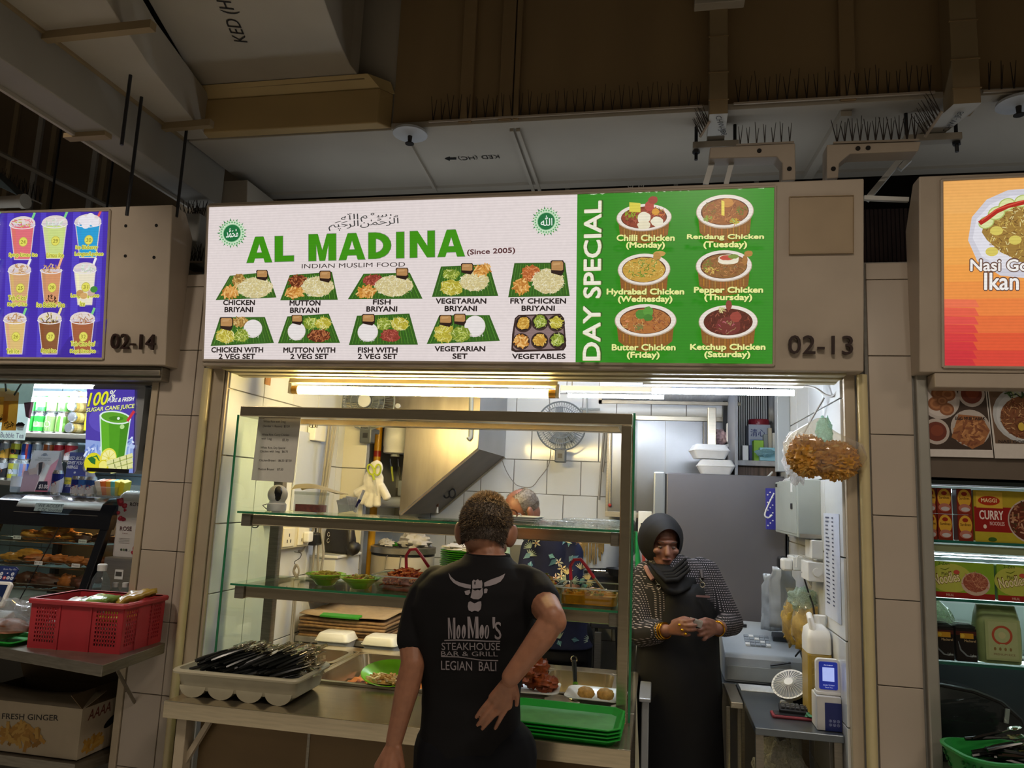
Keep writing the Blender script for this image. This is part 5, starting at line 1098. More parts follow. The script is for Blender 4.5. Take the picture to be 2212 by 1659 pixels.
cable('pair of grey cables hanging left of the steel cabinet',[(1305,930,5.2),(1302,970,5.2),(1298,1020,5.2),(1294,1080,5.2)],.009)
cable('second grey cable hanging left of the steel cabinet',[(1311,930,5.2),(1308,970,5.2),(1302,1020,5.2)],.007)
cable('grey conduit running along the back wall beside the fan',[(1253,883,5.25),(1270,884,5.25),(1296,884,5.25)],.009,GREYP,'conduit')
cable('upright grey conduit at the back wall beside the fan',[(1268,860,5.24),(1268,895,5.24)],.007,GREYP,'conduit')
# ---- back counter with rice cooker, plates, bucket, pans
kc=thing('kitchen_bench','steel kitchen bench along the back under the hood','bench',(-1.0,4.75,0))
MB().box(-1.88,-.4,4.32,5.2,.87,.9).build('worktop',STEELD,kc,bevel=.003,world=True)
for x,y in ((-1.86,4.35),(-.43,4.35),(-1.86,5.15),(-.43,5.15)):MB().box(x - .02,x+.02,y - .02,y+.02,0,.87).build('leg',STEELD,kc,world=True)
MB().box(-1.86,-.43,4.36,5.15,.25,.27).build('under_shelf',STEELD,kc,world=True)
rc=thing('rice_cooker','large cream rice cooker with a steel rim and wire handle','rice cooker',at(868,1300,Y=4.62));rc.location=(-1.58,4.62,.90)
MB().lathe([(.17,0),(.19,.02),(.2,.15),(.2,.37),(.195,.385)],n=40).build('cooker_body',M('cream_enamel','#b7ae9c',.35,0,.04,8),rc,smooth=40)
MB().lathe([(.196,.384),(.207,.39),(.207,.425),(.19,.43),(.17,.415)],n=40,cap0=False,cap1=True).build('steel_rim',STEEL,rc,smooth=40)
MB().lathe([(.201,.374),(.201,.386)],n=40,cap0=False,cap1=False).build('black_seal',BLACKP,rc)
MB().tube([(-.03,-.2,.38),(-.035,-.215,.37),(-.035,-.222,.30),(.055,-.222,.3),(.06,-.215,.37),(.055,-.2,.38)],.004,n=6).build('wire_handle',STEELD,rc,smooth=50)
CLOTH=M('white_cloth','#c8c4c2',.8,0,.1,30,.4)
def crumple(lbl,c,r,seed,m=CLOTH,name='cloth',cat='cloth',flat=.6):
 o=MB().sph((0,0,0),(r[0],r[1],r[2]),26,16,.5,seed,8).build(name,m,smooth=50);o.location=c;return tag(o,lbl,cat)
crumple('white cloth with grey print crumpled on the rice cooker',(-1.50,4.6,1.36),(.1,.08,.055),3);crumple('small white rag on the left of the rice cooker lid',(-1.68,4.58,1.34),(.05,.05,.03),5)
o=MB().cbox((-1.60,4.62,1.338),(.1,.1,.02)).build('green_scoop_plate',M('leaf_green','#2f8a24',.4,0,.06,20),bevel=.006);tag(o,'small green dish lying on the rice cooker lid','dish')
PGREEN=M('plate_green','#4a9a20',.35,0,.06,20)
pl0=None
for k in range(18):
 t=thing('plate','green plate in the tall stack beside the rice cooker','plate',(-1.17,4.5,1.105+.0125*k),0,'tall stack of green plates') if k==0 else copy_tree(pl0)
 if k==0:
  pl0=t;MB().lathe([(.08,0),(.085,.002),(.125,.012),(.127,.014),(.124,.015),(.08,.004),(0,.003)],n=28,cap1=False).build('plate_body',PGREEN,t,smooth=40)
 t.location=(-1.17+R.uniform(-.002,.002),4.5,1.105+.0125*k)
tag(MB().box(-1.3,-1.04,4.38,4.62,.90,1.10).build('crate',M('dark_crate','#3a3a34',.6,0,.1,10),bevel=.01),'dark crate under the tall stack of green plates','crate')
crumple('white cloth draped over the tall stack of green plates',(-1.15,4.48,1.345),(.12,.09,.028),8)
struct('trim_back_splash',MB().box(-1.35,-.62,4.98,4.99,.9,1.35),M('olive_splash','#77756a',.4,.5,.1,4))
bk=thing('bucket','blue plastic bucket behind the customer\'s right shoulder','bucket',(-.80,4.55,1.02))
BLUE=M('blue_plastic','#1f3fa0',.4,0,.06,20)
MB().lathe([(.085,0),(.11,.2),(.115,.205),(.115,.215),(.108,.215),(.084,.005),(0,.004)],n=32,cap1=False).build('bucket_body',BLUE,bk,smooth=40);MB().tube([(.112*math.cos(a),-.112*math.sin(a)*.3 - .03,.2 - .05*math.sin(a)) for a in [PI*k / 10 for k in range(11)]],.003,n=5).build('wire_handle',STEELD,bk,smooth=50)
tag(MB().box(-.93,-.66,4.42,4.7,.90,1.02).build('box',M('brown_carton','#8a7350',.8,0,.1,10),bevel=.004),'brown carton under the blue bucket','box')
p=at(1095,1195,Y=4.55);jc=thing('juice_pouch','pale green bottle with a leaf mark beside the blue bucket','bottle',(p.x,4.55,.9));MB().lathe([(.05,0),(.055,.02),(.055,.3),(.045,.36),(.02,.42),(.018,.46)],n=20).build('bottle_body',M('pale_green_bottle','#9fb79a',.4,0,.06,20),jc,smooth=40)
MB().sph((0,-.055,.28),(.03,.004,.02),12,6).build('leaf_mark',LIME,jc,smooth=40)
# big white pan on the wall at right
pp=at(1270,1180,Y=4.9)
wp=thing('cooking_pot','large white pot with brown drips behind the shelf at right','pot',(pp.x - .0,4.9,1.235))
MB().lathe([(.17,0),(.2,.02),(.22,.2),(.225,.24),(.21,.24),(.18,.02),(0,.015)],n=36,cap1=False).build('pot_body',M('stained_white','#c8ccd0',.4,0,.08,6),wp,smooth=40)
mb=MB()
for k in range(60):
 a=-1.9+R.uniform(.05,.9);z=.24 - R.random()*.02;L=R.uniform(.05,.2);mb.cbox((.2195*math.cos(a),.2195*math.sin(a),z - L / 2),(.006,.006,L),(0,0,a))
mb.build('drip_stains',M('brown_drip','#7a6232',.5,0,.3,40),wp,kind='stuff');MB().cbox((-.02,-.22,.06),(.022,.012,.05)).build('black_catch',BLACKP,wp,bevel=.006)
tag(MB().box(-.38,-.03,4.7,5.15,.9,1.235).box(-.38,-.03,4.7,5.15,.0,.02).box(-.36,-.34,4.72,4.74,.0,.9).box(-.07,-.05,4.72,4.74,.0,.9).build('stove',M('dark_stove','#3b3a3d',.4,.4,.1,6),bevel=.006),'dark cooking range under the large white pot','stove')
fp=at(1262,1232,Y=4.62);pk=thing('pan_handle','','',fp)
fpan=pk;fpan.name='frying_pan';tag(fpan,'frying pan with a black and steel handle under the large white pot','pan')
MB().tube([(0,0,0),(.06,0,0)],.014,n=8).build('grip',BLACKP,fpan,smooth=50);MB().tube([(.06,0,0),(.13,0,.0)],.009,n=8).build('handle',CHROME,fpan,smooth=50);MB().lathe([(.07,-.02),(.09,.02),(.092,.022),(.068,-.016),(0,-.016)],(.22,.02,0),n=24,cap1=False).build('pan_body',BLACKP,fpan,smooth=40)
cable('thick black hose curling beside the frying pan',[(1295,1225,4.75),(1308,1240,4.75),(1312,1262,4.75)],.016,BLACKP,'hose')
cable('black hose running down right of the customer',[(1331,1290,4.7),(1334,1400,4.69),(1336,1450,4.69)],.012,BLACKP,'hose')
for x,nm in ((1378,'green'),(1385,'dark')):
 pass
p,q=at(1373,1148,Y=4.285),at(1379,1230,Y=4.285);gh=thing('green_scraper','green plastic handle hanging behind the glass edge beside the woman','tool',q);MB().tube([p,q],.014,n=8,rs=[.01,.018]).build('handle',M('emerald_plastic','#1e8a4a',.35),gh,smooth=50,world=True)
p,q=at(1389,1130,Y=4.288),at(1391,1220,Y=4.288);gh=thing('kitchen_knife','dark knife hanging on the wall beside the woman','knife',q);MB().tube([p,p.lerp(q,.5)],.013,n=8).build('handle',BLACKP,gh,smooth=50,world=True);MB().tube([p.lerp(q,.5),q],.012,n=4).build('blade',M('red_steel','#a03a34',.4),gh,smooth=50,world=True)
tag(MB().box(-.1,-.025,4.30,4.32,0,1.62).build('partition_panel',WHITEP,bevel=.004),'narrow white partition panel behind the glass beside the woman','panel')
tag(MB().box(at(1284,1380,Y=4.6).x,at(1298,1380,Y=4.6).x,4.6,4.64,.0,.89).build('steel_upright',STEELD),'steel upright under the cooking range right of the customer','upright')
# ---- side table with brown cartons, green plates under
tb=thing('small_table','low steel side table under a pile of brown greaseproof paper','table',(-1.62,4.0,0))
ZTB=.90
MB().box(-1.86,-1.35,3.78,4.22,ZTB - .03,ZTB).build('tabletop',STEEL,tb,bevel=.003,world=True)
for x,y in ((-1.83,3.81),(-1.38,3.81),(-1.83,4.19),(-1.38,4.19)):MB().cyl((x,y,0),(x,y,ZTB - .03),.015,n=10).build('leg',STEEL,tb,smooth=40,world=True)
KRAFT=M('greaseproof_paper','#a08a6c',.7,0,.12,30);KRAFT2=M('brown_paper_edge','#8a6c4a',.75,0,.25,50)
for k in range(7):
 o=MB().grid(10,8,lambda a,b:(-1.85+.48*a+.004*math.sin(k*2.1),3.79+.4*b+.006*math.sin(k*1.7),ZTB+.008+.017*k+(.004 if k<6 else .03*math.exp(-((a - .45) ** 2)*6)+.012*b)*noise.noise(V((a*3+k,b*3,0)))+(.02*(a - .5) ** 2 if k==6 else 0))).build('paper_stack',KRAFT if k==6 else KRAFT2,smooth=40,solid=.015 if k<6 else .003)
 tag(o,('lowest ream of brown greaseproof paper on the side table','second ream of brown paper from the bottom','third ream of brown paper from the bottom','fourth ream of brown paper from the bottom','fifth ream of brown paper from the bottom','ream of brown paper just under the curled top sheet','loose top sheet of brown greaseproof paper, curled')[k],'paper','brown greaseproof paper on the side table')
tag(MB().cbox((-1.62,3.80,ZTB+.112),(.22,.05,.012),(.15,0,0)).build('plastic_sleeve',M('leaf_green','#2f8a24'),bevel=.004),'green plastic sleeve poking out of the brown paper pile','sleeve')
for k in range(9):
 t=copy_tree(pl0);t.location=(-1.36,4.05,.56+.013*k);t['label']='green plate stacked under the small side table';t['group']='green plates under the side table'
tag(MB().box(-1.5,-1.22,3.92,4.18,.3,.56).build('crate',M('dark_crate','#3a3a34'),bevel=.01),'dark crate under the lower stack of green plates','crate')
for i,x in enumerate((-1.6,-1.35)):
 t=thing('takeaway_box',('white takeaway box behind the food pans, left one','white takeaway box behind the food pans, right one')[i],'box',(x,3.72,.86));MB().pan(.17,.14,.05,.003,.02,.008,.85).build('box_base',WHITEP,t,smooth=40);MB().rings([[(a*k,b*k,z) for a,b in rr(.18,.15,.025)] for k,z in ((1,.054),(.97,.062),(.85,.085),(.8,.088))]).build('lid',WHITEP,t,smooth=40)
tag(MB().box(-1.75,-1.2,3.64,3.8,.84,.86).build('rear_shelf',STEELD),'steel shelf behind the counter under the white boxes','shelf')
# ================================================================ LEFT STALL (drinks)
LB=M('pale_blue_tile','#9fb6bf',.2,0,.04,3)
tl=[]
for j in range(11):
 for k in range(10):tl.append(((-4.55+.242*k,4.296,.12+.242*j),(.236,.012,.237),0))
tile_wall('wall_drinks_back',MB().box(-4.7,-2.24,4.3,4.38,0,2.75),tl,LB)
struct('wall_drinks_right',MB().box(-2.30,-2.245,3.3,4.3,0,2.75),LB)
struct('wall_drinks_ceiling',MB().box(-4.7,-2.24,3.0,4.3,2.3,2.36),M('stall_ceiling','#7c7a76'))
struct('wall_drinks_fascia',MB().box(-4.4,-2.19,2.995,3.03,2.11,2.19),STEELD)
tube_lamp('bright white tube over the drinks shelf, upper of two',(-4.1,3.62,2.187),(-2.45,3.62,2.187),.016,'#e6f2ff',70,.02,cap=False)
tube_lamp('bright white tube over the drinks shelf, lower of two',(-4.1,3.70,2.115),(-3.1,3.70,2.115),.014,'#e6f2ff',70,.02,cap=False)
sh=thing('drinks_rack','steel rack of canned drinks at the back of the left stall','shelf',(-3.75,4.0,1.0))
for z in (1.64,1.925):MB().box(-4.4,-3.05,3.76,4.2,z - .03,z).build('shelf_plate',STEEL,sh,bevel=.003,world=True)
for x in (-4.38,-3.07):MB().box(x,x+.025,4.16,4.2,1.0,2.25).build('upright',STEELD,sh,world=True)
MB().box(-4.4,-3.05,3.9,4.25,.97,1.0).build('base_plate',STEELD,sh,world=True)
CANM=attr_mat('can_print',0,.28,metal=.35)
def can(lbl,loc,r,h_,cols,deco='',rot=(0,0,0),grp=None,txt=None):
 t=thing('drink_can',lbl,'can',loc);t.rotation_euler=rot
 if grp:t['group']=grp
 MB().lathe([(r*.82,0),(r*.95,.006),(r,.014),(r,h_ - .016),(r*.86,h_ - .004),(r*.84,h_),(r*.8,h_ - .004),(0,h_ - .005)],n=24).build('can_body',M('can_metal','#c9ccd0',.2,.9,.03,20),t,smooth=40);body_=t.children[0]
 A=Art(fn=lambda a,b,o_:V(((r+o_)*math.sin(a / r),-(r+o_)*math.cos(a / r),b)),off=.0004)
 n=16;W=PI*r*.98
 for k in range(n):
  a0,a1=-W+2*W*k / n,-W+2*W*(k+1) / n;A.rect(a0,.012,a1,h_ - .018,cols[0])
  if deco=='band':A.rect(a0,h_*.3,a1,h_*.55,cols[1])
  elif deco=='tri':A.poly([(a0,.012),(a1,.012),(a1,.012+(h_ - .03)*((k+1) / n)),(a0,.012+(h_ - .03)*k / n)],cols[1]) if k<n - 1 else None
  elif deco=='stripe' and k % 3==0:A.rect(a0,.012,a1,h_ - .018,cols[1+(k // 3) % (len(cols) - 1)])
 if deco in ('band','tri','oval'):A.ell((0,h_*.45),r*.55,r*.5,cols[-1],n=16)
 if deco=='oo':
  for z in (.35,.65):A.ring((r*.1,h_*z),r*.3,r*.42,'#d8dce4',20)
 if txt:A.text(txt,(-r*.7,h_*.42),(r*.7,h_*.42),h_*.14,cols[-1],.02)
 A.build('can_label',CANM,body_,world=False);return t
 # green cans, stacked two high; gold cans lying
for i,x in enumerate((-3.73,-3.655)):
 for j in range(2):can('tall bright green can on the upper drinks rack, %s column %s' % (('left','second')[i],('bottom','top')[j]),(x,3.84,1.926+.122*j),.034,.121,('#2f9a3c','#8fd07a','#cfe8c0'),'stripe' if i==0 else 'band')
for j in range(2):can('%s silver and green patterned can on the upper drinks rack' % ('lower','upper')[j],(-3.575,3.84,1.926+.122*j),.036,.121,('#7a9a5a','#c8d0c0','#e8ece4'),'oval')
can('second patterned green can in the lower row beside the gold cans',(-3.50,3.84,1.926),.034,.121,('#5a8a3a','#b8c878','#d8e0b8'),'stripe');can('patterned green can stacked beside the gold cans',(-3.50,3.84,2.048),.034,.121,('#4a8a3a','#b8c878','#e8e0b8'),'oval')
for j in range(4):can('gold can lying on its side, number %s up from the rack' % ('one','two','three','four')[j],(-3.42+(.012 if j % 2 else 0),3.80,1.962+.064*j),.032,.12,('#b39a5a','#d8c890','#e8dcb0'),'band',rot=(-PI / 2,0,.0))
for k in range(3):
 p0=V((-3.37+.03*k,3.86,1.926));tag(MB().cyl(p0+V((0,.03,.03)),p0+V((.05,-.01,.25)),.02,n=12).build('yellow_packet',M('yellow_packet','#c8c02a',.4,0,.1,20),smooth=40),('thin yellow green packet beside the gold cans, left one','thin yellow green packet beside the gold cans, middle one','thin yellow green packet beside the gold cans, right one')[k],'packet')
rowc=[(-4.02,('#16245a','#b03a5a','#2a6a4a'),'oo'),(-3.945,('#1a2a66','#c04a60','#2f7a50'),'oo'),(-3.865,('#9aa0a8','#d0a040','#2a6a4a'),'tri'),(-3.79,('#b8b83a','#2a2a2a','#d87040'),'band'),(-3.715,('#2a52b0','#c8d0e0','#b03030'),'stripe'),(-3.64,('#a8b0b8','#d8dce0','#6a7078'),'band'),(-3.565,('#a85a2c','#c8ccd0','#5a2a1a'),'stripe'),(-3.49,('#9a1a24','#d8d0d0','#b03a40'),'tri'),(-3.415,('#a01c26','#d8d0d0','#c04a50'),'tri')]
for i,(x,c,d) in enumerate(rowc):can('can of the second rack row, %s from the left, upper' % ('first','second','third','fourth','fifth','sixth','seventh','eighth','ninth')[i],(x,3.84,1.641+.118),.034,.117,c,d)
for i,(x,c,d) in enumerate(rowc[:7]):can('can of the second rack row, %s from the left, lower' % ('first','second','third','fourth','fifth','sixth','seventh')[i],(x,3.84,1.641),.034,.117,(('#23409a','#b0b8c8','#d86a3a'),('#a8acb4','#d8dce0','#3a5a9a'),('#b0b4ba','#2a2a2e','#8a4a2a'),('#b9b53c','#c8ccd0','#4a4a2a'),('#2a52b0','#c8d0e0','#b03030'),('#a8b0b8','#d8dce0','#6a7078'),('#33406a','#c8ccd0','#5a2a1a'))[i],d if d != 'oo' else 'tri')
# straws
st_=thing('straw_cup','cup of paper-wrapped drinking straws between the promotion stands','straws',(-3.33,3.62,1.56))
MB().lathe([(.03,0),(.036,.09),(.034,.09),(.028,.004),(0,.004)],n=20,cap1=False).build('cup',BLACKP,st_,smooth=40)
for k in range(16):
 a=R.random()*6.28;q=R.random()*.024;MB().cyl((q*math.cos(a),q*math.sin(a),.006),(q*1.9*math.cos(a),q*1.9*math.sin(a),.17+R.random()*.03),.0035,n=6).build('straw',M('straw_paper','#cfd4d2',.6,0,.1,30),st_)
 # transparent posters hanging behind the fascia
THIN=attr_mat('translucent_poster',0,.4,thin=.5)
def poster(name,lbl,quad,Y,base,m=PRINT):
 S_=Surf(at(*quad[0],Y=Y),at(*quad[1],Y=Y) - at(*quad[0],Y=Y),at(*quad[3],Y=Y) - at(*quad[0],Y=Y));t=thing(name,lbl,'poster',S_.o)
 P=[S_.px(*q) for q in quad];MB().rings([[S_.pt(*p,-.001) for p in P],[S_.pt(*p,0) for p in P]]).build('sheet',glass_mat('poster_film',haze=.4),t,world=True)
 return t,S_
po,SB=poster('poster','bubble tea poster hanging at the left edge of the drinks stall',[(-110,946),(53,951),(76,822),(-110,822)],3.2,'#c9d0ce')
A=Art(SB,off=.001)
A.ppx([(-110,946),(53,951),(76,822),(-110,822)],'#c9d0ce');A.ppx([(-110,822),(75,823),(66,872),(-110,880)],'#aebdb8');A.ppx([(52,870),(74,868),(66,905),(56,900)],'#5a3a44')
for x,y,s in ((8,842,.86),(25,848,1.0)):
 w_=14*s;h_=82*s
 A.ppx([(x - w_,y),(x+w_+3,y),(x+w_ - 4,y+h_),(x - w_ - 8*s,y+h_)],'#c98c34');A.ppx([(x - w_,y),(x+w_+3,y),(x+w_+1,y+18*s),(x - w_ - 2,y+18*s)],'#d8c08a');A.gpx(x - 4,y+h_ - 12*s,11*s,9*s,26,3.4,3,['#2a1a10','#3a2414']);A.epx(x+1,y,w_+1,4,'#dccf9c')
 A.lpx([(x+6,y+6),(x+(28 if s==1 else 2),y - 30)],4,'#2f3a36')
A.epx(44,918,10,6,'#1f1c1c',jit=.15);A.ppx([(35,920),(53,920),(50,930),(38,930)],'#b4bab8');A.tpx('Bubble Tea',1,945,51,947,11,'#5a4a70',.0)
A.build('printed_picture',THIN,po)
po2,SB2=poster('poster','lychee drink poster half hidden behind the sugar cane juice light box',[(330,965),(363,966),(376,826),(332,826)],3.2,'#c4c6c0')
A=Art(SB2,off=.001)
A.ppx([(330,965),(363,966),(376,826),(332,826)],'#c4c6c0');A.ppx([(333,828),(375,828),(368,900),(333,900)],'#a8b0a4');A.epx(345,925,16,14,'#7a2c34',jit=.05);A.epx(350,926,5,8,'#d8ccc8');A.ppx([(330,890),(337,889),(337,906),(330,906)],'#6a2a2c');A.tpx('Lychee',332,959,378,961,9,'#9a3038',.01)
A.build('printed_picture',THIN,po2)
# lit sugar cane juice box
lbx=thing('light_box','hanging light box advertising fresh sugar cane juice','light box',(-2.5,3.08,1.70))
quadL=[(176,1018),(297,1031),(308,832),(183,829)]
SX=Surf(at(*quadL[0],Y=3.03),(1,0,0),(0,0,1))
P=[SX.px(*q) for q in quadL];x0,x1=SX.o.x,SX.o.x+(P[1][0]+P[2][0]) / 2;z0,z1=SX.o.z - .002,SX.o.z+P[3][1]
def slab(n,m,x0,x1,y0,y1,z0,z1,r,t,ax='y',sm=40):
 pts=[((x0+x1) / 2+a,(z0+z1) / 2+b) for a,b in rr(x1 - x0,z1 - z0,r)];return MB().prism(pts,'y',y0,y1).build(n,m,t,world=True,smooth=sm)
ALU=M('aluminium','#a4a8aa',.4,.4,.05,8)
slab('case',ALU,x0,x1+.0,3.035,3.15,z0,z1,.02,lbx);slab('case_back',ALU,x0+.02,x1+.055,3.10,3.16,z0+.004,z1,.02,lbx)
for z in (z0+.12,z1 - .12):MB().cbox((x1+.002,3.09,z),(.014,.03,.03)).build('latch',BLACKP,lbx,world=True,bevel=.003)
MB().box(x0+.03,x1 - .03,3.025,3.036,z0+.002,z0+.02).build('lower_rail',BLACKP,lbx,world=True)
for x in (x0+.13,x0+.24):MB().box(x,x+.03,3.06,3.1,z1,z1+.05).build('hanger',BLACKP,lbx,world=True)
MB().box(x0+.1,x0+.33,3.05,3.1,z1+.005,z1+.025).build('hanging_bar',ALU,lbx,world=True,bevel=.003)
A=Art(SX,off=.003)
A.ppx([(184,1016),(288,1022),(292,842),(189,841)],'#4a3aa4');A.ppx([(184,1016),(288,1022),(289.5,960),(186,950)],'#8fa4dc')
A.epx(232,905,40,30,'#5a4ab8',n=20);A.gpx(205,975,20,18,22,12,8,['#b4c6ee','#d8e4fa','#8aa4dc','#6a86cc']);A.gpx(278,960,10,22,14,12,8,['#b4c6ee','#d8e4fa','#8aa4dc'])
A.ppx([(216,896),(284,902),(272,990),(219,988)],'#c8e6d0');A.ppx([(219,902),(281,908),(269,990),(222,988)],'#4c9a1a');A.ppx([(219,902),(236,904),(238,990),(222,988)],'#5fae24');A.ppx([(262,906),(281,908),(269,990),(256,990)],'#3f8814')
A.epx(250,902,35,14,'#dceee4',rot=-.1);A.epx(250,902,31,11,'#5aa024',rot=-.1);A.epx(252,904,16,5,'#3f8418');A.lpx([(276,910),(291,888)],6,'#c83040');A.epx(257,904,3,3,'#e8f4e8');A.epx(265,922,5,5,'#b4dc90')
A.epx(202,1000,19,22,'#d8cf1e');A.epx(235,990,18,22,'#e4dc50');A.epx(236,990,15,18,'#f0eca0')
for k in range(9):A.lpx([(236,990),(236+14*math.cos(k*.7),990+17*math.sin(k*.7))],1,'#d8cc40')
A.epx(224,1006,12,13,'#d2c41c');A.epx(224,1006,9,10.5,'#ece67a')
A.ppx([(190,990),(200,986),(208,992),(207,1004),(198,1000)],'#1f6a2a');A.lpx([(200,988),(210,985),(216,996)],4,'#2a7a34',True)
for (xa,ya,xb,yb) in ((232,1002,288,984),(236,1012,288,996),(240,1018,288,1008)):
 A.lpx([(xa,ya),(xb,yb)],10,'#dcdc9a');A.lpx([(xa,ya+3),(xb,yb+3)],2,'#a8b060')
 for k in range(1,4):t=k / 4;A.lpx([(xa+(xb - xa)*t,ya+(yb - ya)*t - 5),(xa+(xb - xa)*t+1,ya+(yb - ya)*t+5)],1.5,'#5a6a24')
A.ppx([(262,1021),(288,1022),(288,1012),(270,1014)],'#7a8ed0')
for dx,c,in ((1.2,'#3a5a1a'),(0,'#e6e430')):A.tpx('100',190+dx,878+dx,231+dx,874+dx,28,c,.03,.25)
A.tpx('%',236,861,249,860,17,'#e8ecd8',.02,.2);A.tpx('PURE & FRESH',233,870,289,866,8.5,'#f0f2e0',.03,.25)
for dx,c in ((.9,'#3a5a1a'),(0,'#ecec9a')):A.tpx('SUGAR CANE JUICE',187+dx,893+dx,290+dx,884+dx,11,c,.03,.2)
A.build('printed_picture',attr_mat('backlit_juice',.84,.25),lbx)
# ---- pastry warmer (curved black glass cabinet)
BLKG=M('gloss_black','#14161c',.15,0,.1,20,spec=.6)
wm=thing('pastry_warmer','black glass pastry warmer with a curved top, three racks of fried pastries','food warmer',(-2.95,3.4,1.0))
xl,xr=-3.33,-2.66
prof=[(3.16,1.02),(3.30,1.50),(3.33,1.545),(3.40,1.565),(3.75,1.565),(3.75,1.02)]
for x in (xl,xr - .035):
 MB().prism([(3.14,1.02),(3.29,1.47),(3.325,1.47),(3.18,1.02)],'x',x,x+.045).build('front_post',BLKG,wm,world=True,bevel=.004)
 MB().prism([(3.70,1.02),(3.70,1.5),(3.75,1.5),(3.75,1.02)],'x',x,x+.035).build('rear_post',BLKG,wm,world=True)
MB().prism([(3.27,1.425),(3.285,1.50),(3.31,1.545),(3.36,1.57),(3.75,1.57),(3.75,1.50),(3.33,1.49),(3.31,1.425)],'x',xl - .01,xr+.02).build('curved_top',BLKG,wm,world=True,smooth=30)
MB().rings([[(x,y,z) for y,z in ((3.282,1.488),(3.306,1.545),(3.352,1.574),(3.40,1.578),(3.40,1.572),(3.355,1.568),(3.312,1.54),(3.288,1.486))] for x in (xl+.12,xr - .06)]).build('steel_visor',M('visor_steel','#d8d6d4',.18,.9,.04,6),wm,world=True,smooth=50)
MB().box(xl,xr,3.12,3.75,1.0,1.03).build('base',STEELD,wm,world=True,bevel=.004)
MB().box(xl,xr,3.73,3.75,1.03,1.5).build('back_panel',M('warmer_back','#4a4c4c',.4,.5,.1,8),wm,world=True)
FG_=[( xl+.045,3.155,1.03),(xr - .04,3.155,1.03),(xr - .04,3.292,1.45),(xl+.045,3.292,1.45)]
MB().add(FG_,[(0,1,2,3)]).build('front_glass',CLEAR,wm,world=True)
for x in (xl+.02,xr - .02):MB().add([(x,3.17,1.03),(x,3.72,1.03),(x,3.72,1.48),(x,3.31,1.48)],[(0,1,2,3)]).build('side_glass',CLEAR,wm,world=True)
MB().tube([(xl+.33,3.15,1.04),(xl+.40,3.29,1.44)],.0025,n=4).build('glass_seam',BLACKP,wm,world=True)
racks=((3.34,1.345),(3.28,1.235),(3.24,1.135))
for y,z in racks:
 rk=MB().tube([(xl+.06,y - .06,z),(xr - .05,y - .06,z)],.003,n=5).tube([(xl+.06,y - .06,z+.022),(xr - .05,y - .06,z+.022)],.0025,n=5)
 for k in range(30):x=xl+.06+(xr - xl - .11)*k / 29;rk.tube([(x,y - .06,z),(x,3.7,z)],.0018,n=4)
 rk.build('wire_rack',CHROME,wm,world=True)
lt=tag(MB().cyl((xl+.1,3.5,1.475),(xr - .1,3.5,1.475),.008,n=8).build('heating_lamp',M('warmer_lamp','#ffc070',.4,0,0,5,emit=45,ecol='#ffb868')),'warm lamp strip under the top of the pastry warmer','lamp')
PAST=[M('pastry_gold','#b9822c',.5,0,.3,40,.5),M('pastry_brown','#7a431c',.5,0,.3,40,.5),M('pastry_orange','#a45c22',.5,0,.3,40,.5),M('pastry_dark','#4e2a16',.55,0,.3,40,.5)]
PL=[(0,.12,0,0),(0,.20,0,0),(0,.28,.03,0),(0,.36,0,0),(0,.44,0,3),(0,.54,0,3),(1,.1,0,0),(1,.17,.02,0),(1,.26,0,2),(1,.35,.0,2),(1,.46,0,2),(1,.56,0,2),(2,.12,0,3),(2,.22,0,3),(2,.33,0,3),(2,.45,0,2),(2,.54,0,3)]
nm_=('golden banana fritter','golden fritter','curled golden fritter','golden crisp fritter','dark fried cake','brown fried cake')
for i,(rk_,dx,dz,c) in enumerate(PL):
 y,z=racks[rk_];o=MB().sph((0,0,0),(.055+.01*(i % 3),.04,.024+.012*(rk_==2)),18,12,.45,i,8).build('fritter',PAST[c],smooth=60);o.location=(xl+.06+dx,y+.0+.02*(i % 2),z+.03+dz);o.rotation_euler=(0,0,R.uniform(-.5,.5))
 tag(o,'%s on the %s warmer rack, %s from the left' % (nm_[min(5,c*2 if c else i % 4)],('top','middle','bottom')[rk_],('first','second','third','fourth','fifth','sixth','seventh')[(i if rk_==0 else i - 6 if rk_==1 else i - 12)]),'fritter','fried pastries in the warmer')
for i,(rk_,dx,t_) in enumerate(((0,.09,'$1.50'),(0,.47,'Sardine'),(1,.02,'Chicken'),(1,.29,'$1.50'),(1,.5,'Potato'))):
 y,z=racks[rk_];t=thing('price_tag','small white tag on the %s warmer rack, %s' % (('top','middle')[rk_],('left one','right one','left one','middle one','right one')[i]),'tag',(xl+.08+dx,y - .066,z+.018));MB().cbox((0,0,0),(.045,.002,.018)).build('card',WHITEP,t)
 A=Art(Surf((xl+.08+dx,y - .067,z+.018),(1,0,0),(0,0,1)),off=.0006);A.text(t_,(-.018,-.004),(.018,-.004),.009,'#2a2a2a');A.build('lettering',PRINT,t)
nt_=thing('paper_note','handwritten note reading we accept CDC voucher on the warmer glass','note',at(105,1095,Y=3.262))
SN=Surf(at(73,1104,Y=3.262),at(133,1108,Y=3.262) - at(73,1104,Y=3.262),(0,.1,1));P=[SN.px(*q) for q in ((73,1103),(133,1107),(139,1089),(79,1086))]
MB().rings([[SN.pt(*p,.0) for p in P],[SN.pt(*p,.001) for p in P]]).build('sheet',M('blue_note','#9db4bc',.6,0,.04,20),nt_,world=True)
A=Art(SN,off=.0015);A.tpx('WE ACCEPT',82,1095,135,1097,6.5,'#23323c',0,.15);A.tpx('C DC Voucher',81,1104,133,1106,6.5,'#23323c',0,.15);A.build('lettering',PRINT,nt_)
